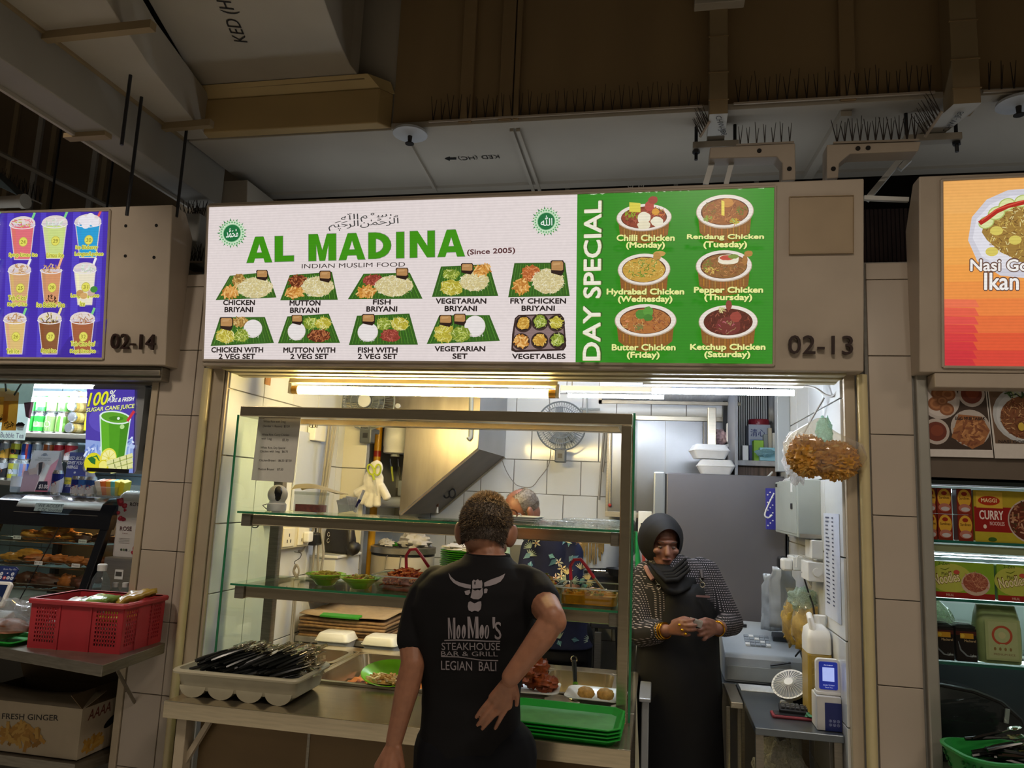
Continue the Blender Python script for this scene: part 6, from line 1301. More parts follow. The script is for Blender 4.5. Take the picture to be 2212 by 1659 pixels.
# ---- things on top of the warmer
ZW=1.581
def tent(name,lbl,quad,Y,back,art):
 a_,b_,c_,d_=[at(*q,Y=Y) for q in quad];off=V((0,back,0));lean=V((0,back*.45,0));c_+= lean;d_+= lean
 t=thing(name,lbl,'promotion stand',a_);S_=Surf(a_,b_ - a_,d_ - a_);P=[S_.px(*q) for q in quad]
 MB().add([S_.pt(*P[0]),S_.pt(*P[1]),S_.pt(*P[2]),S_.pt(*P[3])]+[b_+off,a_+off],[(0,1,2,3),(3,2,4,5),(0,1,4,5)]).build('card',M('tent_card','#d9d6dc',.5,0,.03,20),t,world=True,fix=False)
 A=Art(S_,off=.0014);art(A);A.build('printed_picture',PRINT,t);return t
def art1(A):
 A.ppx([(43,1062),(103,1062),(131,975),(75,974)],'#d4cfd8');A.ppx([(43,1062),(74,1062),(86,1030),(70,1015),(52,1018)],'#9f8aa0');A.ppx([(86,1062),(103,1062),(128,990),(110,1005)],'#c48aa4')
 A.epx(88,1006,9,8,'#c0a8a8');A.ppx([(84,1000),(93,998),(90,1018),(83,1030)],'#2c2430');A.ppx([(86,1030),(102,1003),(108,1006),(93,1040),(84,1040)],'#dfe4ee');A.ppx([(60,1015),(84,1008),(80,1024),(64,1026)],'#c9b4b4')
 A.ppx([(76,1060),(103,1062),(103,1040),(84,1040)],'#1c1c34');A.tpx('$3.00',83,1056,102,1057,9,'#e8e8f0',.02);A.ppx([(76,1062),(103,1062.5),(103,1060),(76,1059.5)],'#b8607a')
 A.epx(97,982,5,3,'#8a8a96');A.tpx('SWEAT ION SUPPLY',82,991,110,992,2.6,'#5a5a70');A.tpx('HYDRATION EVERY DAY',76,995,110,996,2.4,'#5a5a70');A.tpx('sweat',89,985,104,985,3,'#4a5a8a')
tent('promotion_stand','pink and white sports drink tent card marked $3.00',[(43,1062),(103,1062),(131,974),(74,973)],3.40,.12,art1)
def art2(A):
 A.ppx([(134,1064),(182,1068),(188,978),(152,977)],'#27307e');A.ppx([(134,1064),(182,1068),(184,1040),(140,1036)],'#1c2468')
 for t,x0,y in (('RED BULL',147,993),('GIVES YOU',144,1003),('WIIINGS.',142,1012)):A.tpx(t,x0,y,x0+(34 if t[0] != 'W' else 26),y+1,6.6,'#e8eaf4',.03,.15)
 A.ppx([(139,1046),(154,1047),(155,1032),(141,1031)],'#d8c838');A.tpx('ENJOY HERE',141,1041,153,1042,4,'#2a2a2a');A.tpx('$2.50',141,1052,152,1053,6,'#e0e4f0',.01)
 for x in (163,180):
  A.ppx([(x - 8,1062),(x+7,1064),(x+7,1028),(x - 7,1027)],'#3a50a8' if x==180 else '#2a3080');A.ppx([(x - 8,1062),(x - 1,1063),(x+3,1030),(x - 7,1045)],'#b4c0dc');A.epx(x,1046,5,2.6,'#c03030')
 A.epx(162,1021,2.4,2.2,'#c0c4cc')
tent('promotion_stand','navy energy drink tent card with a yellow price tag',[(134,1064),(184,1068),(190,978),(152,977)],3.40,.12,art2)
for i,(px_,c) in enumerate(((122,('#1f2a78','#c8ccd8','#b03030')),(165,('#22307e','#c8ccd8','#b03030')),(180,('#3a6ab8','#c8ccd8','#b03030')),(197,('#2a4a8a','#c8ccd8','#b03030')))):
 p=at(px_,1066,Y=3.36);can(('slim navy energy drink can between the two tent cards','slim navy energy drink can in front of the light box','slim light blue energy drink can on the warmer','slim blue can beside the clear tub on the warmer')[i],(p.x,3.355,ZW),.026,.125 if i==0 else .1,c,'tri')
bt=thing('drink_bottle','clear sports drink bottle behind the pink tent card','bottle',(at(36,1060,Y=3.47).x,3.47,ZW));MB().lathe([(.03,0),(.033,.01),(.033,.09),(.028,.1),(.033,.115),(.03,.15),(.014,.18)],n=20).build('bottle_body',glass_mat('pet','#e4eef4',haze=.12),bt,smooth=40);MB().lathe([(.017,.178),(.017,.2),(0,.2)],n=16).build('cap',M('pale_blue_cap','#8aa8d8',.4),bt,smooth=40);MB().lathe([(.0335,.03),(.0335,.085)],n=20,cap0=False,cap1=False).build('label',M('white_blue_label','#c8d4e4',.5),bt,smooth=40)
tb_=thing('plastic_tub','clear plastic tub of coloured sachets on the warmer, under the light box','tub',(at(233,1068,Y=3.36).x,3.37,ZW));MB().pan(.14,.1,.05,.002,.02,.006,.85).build('tub_body',CHAL,tb_,smooth=40)
for i,(dx,c) in enumerate(((-.05,'#d8d4cc'),(-.02,'#d86a2a'),(.01,'#e0a02a'),(.035,'#5ab0b0'),(.055,'#d8c82a'),(.085,'#d8c82a'))):
 o=MB().cbox((0,0,0),(.03,.05,.075),(.25,.1*(i - 2),0)).build('sachet',M('sachet_'+c.lstrip('#'),c,.4,0,.1,30),bevel=.004);o.location=tb_.location+V((dx,0,.05));tag(o,('white','orange','amber','teal','yellow','second yellow')[i]+' sachet standing in the clear tub on the warmer','sachet')
 # ---- steel box, syrup bottle, water bottles
CZ=1.0
dc=thing('drinks_counter','steel counter of the drinks stall with a shelf projecting in front','counter',(-2.9,3.1,0))
MB().prism([(-4.4,2.62),(at(0,1398,Z=CZ).x,at(0,1398,Z=CZ).y),(at(222,1437,Z=CZ).x,at(222,1437,Z=CZ).y),(at(312,1402,Z=CZ).x,2.93),(-2.11,2.95),(-2.30,3.0),(-2.30,3.0),(-4.4,3.0)],'z',CZ - .042,CZ).build('front_shelf',STEELD,dc,world=True,bevel=.003)
MB().box(-4.4,-2.30,3.0,3.9,CZ - .04,CZ).build('worktop',STEEL,dc,world=True,bevel=.003)
MB().box(-4.4,-2.30,3.28,3.3,.05,CZ - .04).build('back_panel',M('dull_panel','#5a564e',.4,.6,.1,4),dc,world=True)
p,q=at(244,1440,Y=2.72),at(292,1520,Y=3.0);MB().tube([(p.x,2.72,CZ - .045),q],.007,n=6).build('diagonal_brace',STEELD,dc,world=True)
sb=thing('steel_box','plain stainless steel cabinet beside the pastry warmer, sticker on its front','cabinet',(-2.5,3.35,CZ));MB().box(-2.62,-2.33,3.24,3.5,CZ,1.30).build('case',STEEL,sb,bevel=.005,world=True);MB().box(-2.55,-2.505,3.237,3.24,1.20,1.245).build('sticker',WHITEP,sb,world=True);MB().box(-2.545,-2.512,3.2355,3.237,1.215,1.235).build('sticker_print',M('ink_grey','#4a4844',.6),sb,world=True)
rs_=thing('syrup_bottle','tall square rose syrup bottle with flower print on the steel cabinet','bottle',(-2.525,3.33,1.301))
MB().rings([[(x*k,y*k,z) for x,y in rr(.17,.12,.02)] for k,z in ((.98,0),(1,.01),(1,.27),(.94,.295),(.8,.31),(.75,.312))]).build('bottle_body',M('milky_carton','#cfcac6',.35,0,.04,12),rs_,smooth=40)
MB().rings([[(x*k,y*k,z) for x,y in rr(.172,.122,.022)] for k,z in ((1.02,.268),(1.02,.285),(.95,.3),(.7,.318),(.3,.322))]).build('clear_lid',CHAL,rs_,smooth=40)
SRS=Surf((-2.525 - .085,3.269,1.301),(1,0,0),(0,0,1));A=Art(SRS,off=.0006)
for x,y,r_ in ((.02,.265,.022),(.045,.245,.016),(.015,.21,.011),(.03,.185,.013),(.05,.225,.009),(.155,.14,.02),(.14,.125,.012),(.16,.06,.014),(.13,.045,.016),(.155,.02,.02),(.12,.025,.01)):A.ell((x,y),r_,r_*.9,'#a02434',n=12,jit=.2);A.ell((x+.002,y+.002),r_*.5,r_*.45,'#c84a54',n=10,jit=.2)
A.ell((.045,.18),.016,.01,'#8a2430',n=12,jit=.15);A.text('ROYAL',(.075,.245),(.155,.248),.018,'#3a2c2c',.02);A.text('ROSE',(.035,.125),(.10,.127),.02,'#4a2428',.02);A.text('SYRUP',(.05,.11),(.08,.11),.006,'#8a5a5a')
for k in range(4):A.rect(.035+.004*(k % 2),.088 - .007*k,.095,.0895 - .007*k,'#8a8480')
for k,c in enumerate(('#3a4a3a','#6a7a5a','#2a2a2a','#c8c8c0')):A.ell((.055+.014*k,.035),.006,.006,c,n=12)
A.build('printed_label',PRINT,rs_)
wbx=thing('syrup_bottle','second square syrup bottle with yellow print, half hidden by the pillar','bottle',(-2.37,3.40,1.301));MB().rings([[(x*k,y*k,z) for x,y in rr(.1,.1,.015)] for k,z in ((.98,0),(1,.01),(1,.26),(.9,.29),(.6,.30))]).build('bottle_body',CHAL,wbx,smooth=40);MB().box(-.04,.04,-.052,-.05,.03,.24).build('label',M('yellow_label','#c8b86a',.5,0,.15,30),wbx)
PETC=glass_mat('pet_water','#e6f0f2',haze=.06)
def wbottle(lbl,x,y,z,s=1,cap='#d8d8d6'):
 t=thing('water_bottle',lbl,'bottle',(x,y,z));MB().lathe([(.034*s,0),(.036*s,.01),(.036*s,.07*s),(.033*s,.08*s),(.036*s,.09*s),(.034*s,.13*s),(.026*s,.17*s),(.012*s,.195*s),(.012*s,.2*s)],n=20,cap1=False).build('bottle_body',PETC,t,smooth=40)
 MB().lathe([(.015*s,.195*s),(.0155*s,.215*s),(.012*s,.218*s),(0,.218*s)],n=16).build('cap',M('cap_'+cap.lstrip('#'),cap,.4),t,smooth=40);return t
p=at(222,1218,Y=3.06);wbottle('large clear water bottle with a white cap behind the red crate',p.x,3.06,CZ,(p.z - CZ) / .218)
for i,px_ in enumerate((250,272,302,328)):
 p=at(px_,1258,Y=3.14);wbottle(('first','second','third','fourth')[i]+' small water bottle from the left behind the red crate',p.x,3.14,CZ,(p.z - CZ) / .218)
 # ---- red crate with packets
RED_=M('red_crate_plastic','#a82c34',.45,0,.07,10)
cr=thing('plastic_crate','red perforated plastic crate on the shelf in front of the left pillar','crate',(-2.255,2.80,CZ))
cw,cd,ch=.40,.27,.185
def holed(u0,u1,n,m,mk):
 pass
def crate_wall(p0,du,dv,nrm,L,cols_holes):
 """side wall with real square holes in columns"""
 mb=MB();H=ch;th=.004
 f=lambda a,b,o_:p0+du*a+V((0,0,b))+nrm*(o_+.06*(b)*.3)
 segs=[];a=0
 for (h0,h1,n) in cols_holes:segs.append((a,h0,0));segs.append((h0,h1,n));a=h1
 segs.append((a,L,0))
 def pl(a0,a1,b0,b1):mb.add([f(a0,b0,0),f(a1,b0,0),f(a1,b1,0),f(a0,b1,0),f(a0,b0,-th),f(a1,b0,-th),f(a1,b1,-th),f(a0,b1,-th)],[(0,1,2,3),(7,6,5,4),(0,4,5,1),(1,5,6,2),(2,6,7,3),(3,7,4,0)])
 for a0,a1,n in segs:
  if not n:pl(a0,a1,0,H);continue
  rows=9;hz0,hz1=.025,H - .02;ph=(hz1 - hz0) / rows;pa=(a1 - a0) / n
  pl(a0,a1,0,hz0);pl(a0,a1,hz1,H)
  for r_ in range(rows):pl(a0,a1,hz0+ph*r_+ph*.62,hz0+ph*(r_+1))
  for k in range(n):pl(a0+pa*k+pa*.6,a0+pa*(k+1),hz0,hz1)
 for a0 in (L*.32,L*.66):
  b0=a0 - .004;mb.add([f(b0,0,.004),f(b0+.008,0,.004),f(b0+.008,H,.004),f(b0,H,.004)],[(0,1,2,3)])
 return mb
X0,X1,Y0,Y1=-cw / 2,cw / 2,-cd / 2,cd / 2
hc=[(.025,.115,8),(cw - .115,cw - .02,8)];hs=[(.02,.09,5),(cd - .1,cd - .02,6)]
crate_wall(V((X0,Y0,0)),V((1,0,0)),None,V((0,-1,0)),cw,hc).build('front_wall',RED_,cr);crate_wall(V((X0,Y1,0)),V((1,0,0)),None,V((0,1,0)),cw,hc).build('back_wall',RED_,cr)
crate_wall(V((X1,Y0,0)),V((0,1,0)),None,V((1,0,0)),cd,hs).build('side_wall',RED_,cr);crate_wall(V((X0,Y0,0)),V((0,1,0)),None,V((-1,0,0)),cd,hs).build('side_wall',RED_,cr)
MB().box(X0,X1,Y0,Y1,0,.005).build('crate_floor',RED_,cr)
MB().rings([[(x,y,z) for x,y in rr(cw+e,cd+e,.02)] for e,z in ((.004,ch - .012),(.03,ch - .012),(.034,ch),(.026,ch+.006),(.0,ch+.006))],False,False).build('rim',RED_,cr,smooth=40)
cr.rotation_euler=(0,0,.06)
pk_=[('#3f7a2c','green leafy sachet packet'),('#c8c83a','yellow green packet'),('#b8bcc0','clear crinkled plastic packet'),('#aeb2b4','silver crinkled packet'),('#7a9a4a','pale green packet'),('#a88a3a','olive packet at the right')]
for i,(c,l) in enumerate(pk_):
 o=MB().grid(10,8,lambda a,b:((a - .5)*.15,(b - .5)*.1,.02*math.sin(PI*a)*math.sin(PI*b)+.012*noise.noise(V((a*6,b*6,i*3))))).build('packet',M('packet_'+c.lstrip('#'),c,.25,0,.25,30),smooth=30,solid=.02);o.location=cr.location+V(((-.01,.1,-.09,-.02,.03,.14)[i],(.05,-.02,.0,-.03,-.06,.03)[i],.12+.012*i));o.rotation_euler=(.25*(i % 2),.2*(i - 2) / 2,i*.8);tag(o,l+' in the red crate','packet')
tag(MB().box(-.17,.17,-.11,.11,0,.09).build('packet_fill',M('packet_pale','#9aa294',.5,0,.3,25),bevel=.01),'layer of packets filling the lower part of the red crate','packets',kind='stuff').location=cr.location+V((0,0,.006))
# ---- reader, pay sign, bag on green tray
pz=thing('payment_sign','blue payment sign with round logos at the left edge','sign',at(15,1240,Y=2.86));SPY=Surf(at(-40,1262,Y=2.86),at(22,1262,Y=2.86) - at(-40,1262,Y=2.86),(0,.35,1))
P=[SPY.px(*q) for q in ((-40,1262),(24,1264),(42,1231),(36,1225),(-40,1221))];MB().rings([[SPY.pt(*p,0) for p in P],[SPY.pt(*p,.006) for p in P]]).build('board',M('navy_board','#27366c',.4,0,.05,20),pz,world=True)
A=Art(SPY,off=.0068);A.tpx('Scan Pay Go',9,1233,37,1234,4.5,'#c8d0e8')
for k,(x,y,c) in enumerate(((6,1240,'#d8dce4'),(19,1239,'#2a3a7a'),(30,1241,'#d8dce4'),(3,1248,'#d8dce4'),(12,1249,'#c84a4a'),(20,1249,'#d8dce4'),(28,1250,'#d8dce4'))):A.epx(x,y,3.6,3.4,c,n=14);A.epx(x,y,1.8,1.4,'#8a94b0' if c[1]=='d' else '#e8d8d8',n=10)
A.build('printed_logos',PRINT,pz)
cdv=thing('card_terminal','white card terminal with a dark screen at the left edge','card terminal',(at(5,1300,Y=2.74).x,2.72,1.001));SD=Surf(at(-40,1310,Y=2.70),at(10,1310,Y=2.70) - at(-40,1310,Y=2.70),(0,.45,1));P=[SD.px(*q) for q in ((-40,1318),(3,1310),(24,1262),(22,1256),(-40,1254))]
MB().rings([[SD.pt(*p,-.018) for p in P],[SD.pt(*p,0) for p in P]]).build('casing',WHITEP,cdv,world=True,bevel=.005);P=[SD.px(*q) for q in ((-40,1304),(2,1300),(17,1264),(-40,1261))];MB().rings([[SD.pt(*p,.0) for p in P],[SD.pt(*p,.002) for p in P]]).build('screen',M('dark_blue_screen','#16223c',.1,0,.05,20,emit=.1,ecol='#1c2c5c'),cdv,world=True)
MB().cbox((-.03,.06,.05),(.1,.06,.1),(.4,0,0)).build('stand',WHITEP,cdv,bevel=.006)
gt=thing('green_tray','','',(at(-10,1385,Z=CZ).x,2.72,CZ));gt.name='serving_tray';tag(gt,'small green tray under a bag of fried snacks at the left edge','tray');MB().pan(.3,.18,.015,.003,.02,.008,.9).build('tray_body',TGREEN,gt,smooth=40)
sn=tag(MB().sph((0,0,0),(.1,.07,.035),20,12,.4,4,8).build('fried_snacks',PAST[1],smooth=60),'brown fried snacks inside the clear bag at the left edge','snacks');sn.location=gt.location+V((.03,-.01,.055))
sb_=tag(MB().sph((0,0,0),(.13,.085,.075),24,14,.5,6,9).build('plastic_bag',glass_mat('clear_bag','#f0f2f0',haze=.16),smooth=50),'clear plastic bag of fried snacks on the small green tray','bag');sb_.location=gt.location+V((.02,-.01,.09))
# ---- ginger carton on the lower shelf
lsh=thing('low_shelf','low steel shelf carrying the ginger carton','shelf',(-2.7,3.1,0));MB().prism([(-4.4,2.88),(at(165,1650,Z=.5).x - .0,2.88),(at(290,1600,Z=.5).x+.06,3.28),(-4.4,3.28)],'z',.46,.5).build('shelf_plate',STEELD,lsh,world=True);
for x in (-2.40,-3.6):MB().box(x - .02,x+.02,3.2,3.24,0,.46).build('leg',STEELD,lsh,world=True)
gb=thing('cardboard_box','open white ginger carton with printed lettering on the lower left shelf','box',(-2.7,3.1,.501))
f0,f1=at(0,1630,Z=.5),at(165,1646,Z=.5);bx0,bx1,by0,by1=-3.0,f1.x,f1.y,3.265;bz=at(178,1532,Y=by0).z
CARD=M('white_carton','#b5a68e',.75,0,.05,10);KCARD=M('kraft_inside','#7d6a50',.85,0,.08,12)
MB().mat(0).box(bx0,bx1,by0,by0+.006,.502,bz).build('front_side',CARD,gb,world=True);MB().box(bx1 - .006,bx1,by0+.006,by1,.502,bz).build('right_side',CARD,gb,world=True);MB().box(bx0,bx1,by1 - .006,by1,.502,bz).build('back_side',KCARD,gb,world=True);MB().box(bx0,bx0+.006,by0,by1,.502,bz).build('left_side',KCARD,gb,world=True);MB().box(bx0,bx1,by0,by1,.501,.506).build('bottom',KCARD,gb,world=True)
MB().grid(12,4,lambda a,b:(bx0+(bx1 - bx0)*a - .1*b*(1 - a)*.2,by0+.003+.13*b,bz+.045*b - .03*b*math.sin(PI*a))).build('front_flap',CARD,gb,world=True,solid=.003,smooth=40)
MB().grid(6,4,lambda a,b:(bx1 - .003 - .06*b,by0+(by1 - by0)*a,bz+.05*b)).build('side_flap',KCARD,gb,world=True,solid=.003);MB().grid(6,4,lambda a,b:(bx0+(bx1 - bx0)*a,by1 - .003 - .03*b,bz+.07*b)).build('back_flap',KCARD,gb,world=True,solid=.003)
A=Art(Surf((bx0,by0,.502),(1,0,0),(0,0,1)),off=.001);A.tpx('PREMIUM FRESH GINGER',-75,1550,126,1557,12,'#2c2622',.02)
A.gpx(45,1590,46,22,60,20,14,['#a87a30','#b98a3c','#946a28','#c29848']);A.gpx(38,1575,14,16,14,14,10,['#a87a30','#c29848']);A.build('printed_front',PRINT,gb)
SRT=Surf((bx1,by0,.502),(0,1,0),(0,0,1));A=Art(SRT,off=.001);A.tpx('AAAA',189,1557,238,1535,20,'#6e3426',.02,.2);A.gpx(200,1605,18,13,40,11,8,['#a87a30','#b98a3c','#c29848']);A.epx(240,1556,15,8,'#15100c',rot=.4);A.tpx('LOT NO 88',251,1515,292,1502,8,'#3a3028');A.tpx('PRODUCT',243,1592,272,1580,4,'#5a4e40');A.build('printed_side',PRINT,gb)
# ================================================================ RIGHT STALL and the cash corner
struct('wall_noodle_back',MB().box(.95,3.0,4.0,4.06,0,2.7),M('dark_noodle_wall','#6a706e',.5,0,.06,4));struct('wall_noodle_ceiling',MB().box(.95,3.0,3.05,4.0,2.2,2.26),M('stall_ceiling','#7c7a76'))
tag(MB().box(.99,3.0,3.0,3.03,1.8,2.14).build('back_panel',M('dark_steel_panel','#6b5f54',.45,.5,.12,4)),kind='structure').name='wall_noodle_panel'
po,SQ=poster('poster','photo poster of coin prata plates under the orange sign, left one',[(2003,986),(2146,989),(2128,812),(1982,812)],2.985,'#c9c1ba')
A=Art(SQ,off=.001);A.ppx([(2003,986),(2146,989),(2128,812),(1982,812)],'#cfc8c2');A.ppx([(2003,970),(2143,972),(2125,815),(1986,816)],'#3a2a1f')
A.epx(2030,865,43,40,'#b8aea8');A.epx(2030,866,36,33,'#c8beb8')
for x,y,r_ in ((2028,850,17),(2047,852,17),(2022,872,18),(2045,884,16),(2035,866,12)):A.epx(x,y,r_,r_*.85,'#8a5634');A.epx(x,y,r_*.75,r_*.6,'#a87048');A.epx(x,y,r_*.45,r_*.35,'#8f5a38')
for x,y in ((2098,851),(2022,932)):A.epx(x,y,29,28,'#b8aca4');A.epx(x,y,23,21,'#6a2c1a');A.epx(x+2,y - 2,14,12,'#7e3a22')
A.epx(2096,925,43,40,'#b4aaa2');A.ppx([(2055,945),(2070,895),(2120,900),(2138,930),(2125,958),(2100,970),(2075,955)],'#9a6238');A.gpx(2096,930,34,28,70,16,10,['#b07848','#8a5230','#c48c58','#7a4426']);A.tpx('COIN PRATA',1998,839,2046,839,7,'#1a1412',.03);A.tpx('EGG MURTABAK',2063,907,2128,908,7,'#1f1612',.03)
A.build('printed_picture',PRINT,po)
po,SQ2=poster('poster','photo poster of fried rice on a white plate under the orange sign, right one',[(2149,990),(2420,994),(2420,800),(2130,812)],2.985,'#c4bcb4')
A=Art(SQ2,off=.001);A.ppx([(2149,990),(2420,994),(2420,800),(2130,812)],'#cbc4bd');A.ppx([(2150,958),(2400,962),(2400,824),(2134,832)],'#6a523e');A.epx(2215,895,72,62,'#b4b6b8');A.epx(2215,897,64,54,'#c4c6c8');A.epx(2218,902,58,47,'#7a4a28');A.gpx(2218,902,57,46,300,8,3,['#8f5a34','#a87044','#6a3c20','#c08a5c','#7a3a24','#d0a878']);A.gpx(2195,850,22,8,14,14,5,['#3a5a2c','#b8c494','#22381c']);A.epx(2205,922,7,9,'#d0b040');A.tpx('NASI GORENG',2156,957,2240,959,6.5,'#241a12',.03);A.build('printed_picture',PRINT,po)
# glass display case with three shelves
fd=thing('display_case','glass shelf case of instant noodles at the right edge','display case',(1.6,3.2,.78))
MB().box(.955,.985,3.0,3.06,.0,1.80).build('corner_post',M('brown_post','#4a3c32',.5,.3,.1,8),fd,world=True,bevel=.003);MB().box(.96,3.0,3.45,3.47,.0,1.8).build('back_panel',M('case_back','#b9c4be',.4,0,.05,6),fd,world=True);MB().box(.96,3.0,3.435,3.45,.78,1.135).build('interior_shade_sheet',M('case_shade','#2c353a',.35,.2,.1,6),fd,world=True);MB().box(.955,3.0,3.0,3.06,1.785,1.81).build('top_bar',M('dark_bar','#1d2422',.3,.3,.1,8),fd,world=True)  # dark sheet added below the lowest shelf in place of interior shade
for z in (1.578,1.37,1.148):
 MB().box(.985,3.0,3.04,3.44,z - .004,z+.004).build('glass_shelf',CLEAR,fd,world=True);MB().box(.985,3.0,3.037,3.04,z - .005,z+.005).build('shelf_edge',M('teal_edge','#1f5a4e',.15,0,.1,20),fd,world=True)
 MB().box(.97,.995,3.03,3.44,z - .03,z - .006).build('shelf_bracket',STEELD,fd,world=True)
MB().box(.99,3.0,3.05,3.08,1.54,1.566).build('lamp_rail',M('lime_rail','#8f9a76',.3,.4,.05,8),fd,world=True)
MB().add([(.99,3.03,.8),(3.0,3.03,.8),(3.0,3.03,1.36),(.99,3.03,1.36)],[(0,1,2,3)]).build('front_glass',CLEAR,fd,world=True)
MB().grid(40,4,lambda a,b:(.99+2*a,3.12+.1*b,1.528 - .03*b+.006*noise.noise(V((a*60,b*4,0))))).build('foil_cover',M('crumpled_foil','#c4c8d4',.25,.8,.06,20),fd,world=True,smooth=30)
MB().box(.98,3.0,3.0,3.5,.74,.78).build('case_base',STEELD,fd,world=True)
for y_,z,s in ((3.16,1.522,14),(3.3,1.355,6),(3.2,1.14,5),(3.3,1.77,3)):tube_lamp('white strip light in the noodle case, %s' % {1.522:'under the top shelf',1.355:'under the middle shelf',1.14:'under the lowest shelf',1.77:'at the top'}[z],(1.0,y_,z),(2.9,y_,z),.007,'#e8f4ff',s,.004,cap=False)
def carton(name,lbl,x0,x1,y0,y1,z0,z1,base,art,cat='box',m=None,bulge=0):
 t=thing(name,lbl,cat,((x0+x1) / 2,(y0+y1) / 2,z0));MB().box(x0,x1,y0,y1,z0,z1).build('pack',m or M('pack_'+base.lstrip('#'),base,.35,0,.08,20),t,bevel=.004,world=True)
 A=Art(Surf((x0,y0,z0),(1,0,0),(0,0,1)),off=.0012);art(A,x1 - x0,z1 - z0);A.build('printed_label',GLOSSPRINT,t);return t
def sard(A,w_,h_):
 A.rect(0,0,w_,h_,'#7a2a1c');A.ell((w_*.5,h_*.62),w_*.46,h_*.36,'#c89a34',n=20);A.ell((w_*.5,h_*.8),w_*.2,h_*.08,'#8a2a1a');A.ell((w_*.5,h_*.25),w_*.42,h_*.16,'#a86a5a');A.ell((w_*.55,h_*.2),w_*.3,h_*.08,'#b4b0b0');A.text('Sardines',(w_*.15,h_*.58),(w_*.85,h_*.58),h_*.1,'#3a1a10',.02)
ZZ=1.582
for i,(x0,x1) in enumerate(((.995,1.022),(1.026,1.075),(1.094,1.143))):
 for j in range(2):carton('sardine_tin','red and yellow tin on the top noodle shelf, %s column %s' % (('left','middle','right')[i],('bottom','top')[j]),x0,x1,3.05,3.10,ZZ+.096*j,ZZ+.095+.096*j,'#7a2a1c',sard,'tin')
def curryart(A,w_,h_):
 A.rect(0,0,w_,h_,'#a8942c');A.rect(0,h_*.12,w_*.5,h_*.68,'#8a1f1c');A.rect(0,0,w_*.6,h_*.2,'#a89a2c');A.rect(w_*.03,h_*.66,w_*.34,h_*.97,'#c8a43a');A.ell((w_*.18,h_*.8),w_*.13,h_*.09,'#a03018',n=20);A.text('MAGGI',(w_*.09,h_*.77),(w_*.27,h_*.77),h_*.075,'#e8d8a0',.02)
 A.text('CURRY',(w_*.06,h_*.44),(w_*.34,h_*.44),h_*.17,'#e4d4cc',.03);A.text('NOODLES',(w_*.18,h_*.33),(w_*.35,h_*.33),h_*.07,'#d8b8b0',.02);A.ell((w_*.12,h_*.3),w_*.02,h_*.04,'#d8c8b8')
 A.ell((w_*.66,h_*.44),w_*.27,h_*.42,'#b8a89c',n=28);A.ell((w_*.66,h_*.44),w_*.255,h_*.39,'#5a2c20',n=28);A.grains((w_*.66,h_*.44),w_*.24,h_*.36,90,.02,.005,['#8a5a44','#7a3a2a','#a87a5a','#4a3a24','#b89078']);A.ell((w_*.2,h_*.06),w_*.05,h_*.04,'#3a5a24')
carton('noodle_pack','large yellow and red curry noodle pack on the top noodle shelf',1.148,1.43,3.045,3.10,ZZ,ZZ+.188,'#a8942c',curryart,'noodles')
carton('noodle_pack','second curry noodle pack beyond the frame on the top noodle shelf',1.44,1.72,3.045,3.10,ZZ,ZZ+.188,'#a8942c',curryart,'noodles')
def zenart(A,w_,h_):
 A.rect(0,0,w_,h_,'#7a9a2c');A.ell((w_*.3,h_*.55),w_*.35,h_*.4,'#a8ac4a',n=24);A.rect(0,0,w_,h_*.16,'#8a2420');A.text('2-Zen',(w_*.11,h_*.9),(w_*.29,h_*.91),h_*.09,'#3a5a1c',.02);A.line([(w_*.14,h_*.8),(w_*.22,h_*.77),(w_*.29,h_*.83)],.004,'#5a6a1c',True)
 A.text('Plain',(w_*.16,h_*.62),(w_*.28,h_*.63),h_*.08,'#3a3a1c',.02)
 A.text('Noodles',(w_*.04,h_*.33),(w_*.46,h_*.47),h_*.3,'#5a3a1c',.045);A.text('Noodles',(w_*.045,h_*.34),(w_*.455,h_*.475),h_*.27,'#d8cc9c',.02)
 A.ell((w_*.7,h_*.42),w_*.23,h_*.32,'#b8a08c',n=26);A.ell((w_*.7,h_*.46),w_*.2,h_*.26,'#8f4e3c',n=26);A.grains((w_*.7,h_*.47),w_*.19,h_*.24,80,.02,.002,['#a86a50','#8a4a3a','#c08a6a','#b07058']);A.text('HALAL',(w_*.22,h_*.05),(w_*.34,h_*.05),h_*.07,'#d8b8a0');A.ell((w_*.4,h_*.72),w_*.05,h_*.06,'#b04a3a')
carton('noodle_pack','green plain noodle pack on the second noodle shelf, left one',.998,1.205,3.05,3.12,1.376,1.505,'#7a9a2c',zenart,'noodles');carton('noodle_pack','green plain noodle pack on the second noodle shelf, right one',1.215,1.42,3.05,3.12,1.376,1.505,'#6a9a2c',zenart,'noodles')
def blk(A,w_,h_):
 A.rect(0,0,w_,h_,'#1c1214');A.rect(0,h_*.8,w_,h_*.92,'#4a1a18');A.rect(w_*.2,h_*.7,w_*.85,h_*.86,'#c88a24');A.ell((w_*.32,h_*.78),w_*.1,h_*.06,'#e0b040');A.text('Mackerel',(w_*.4,h_*.6),(w_*.95,h_*.6),h_*.07,'#c8a078',.02);A.line([(w_*.1,h_*.6),(w_*.2,h_*.35),(w_*.5,h_*.18),(w_*.8,h_*.15)],.006,'#7a7a84',True);A.text('Laksa',(w_*.68,h_*.16),(w_*.95,h_*.16),h_*.07,'#c8c8d0',.02)
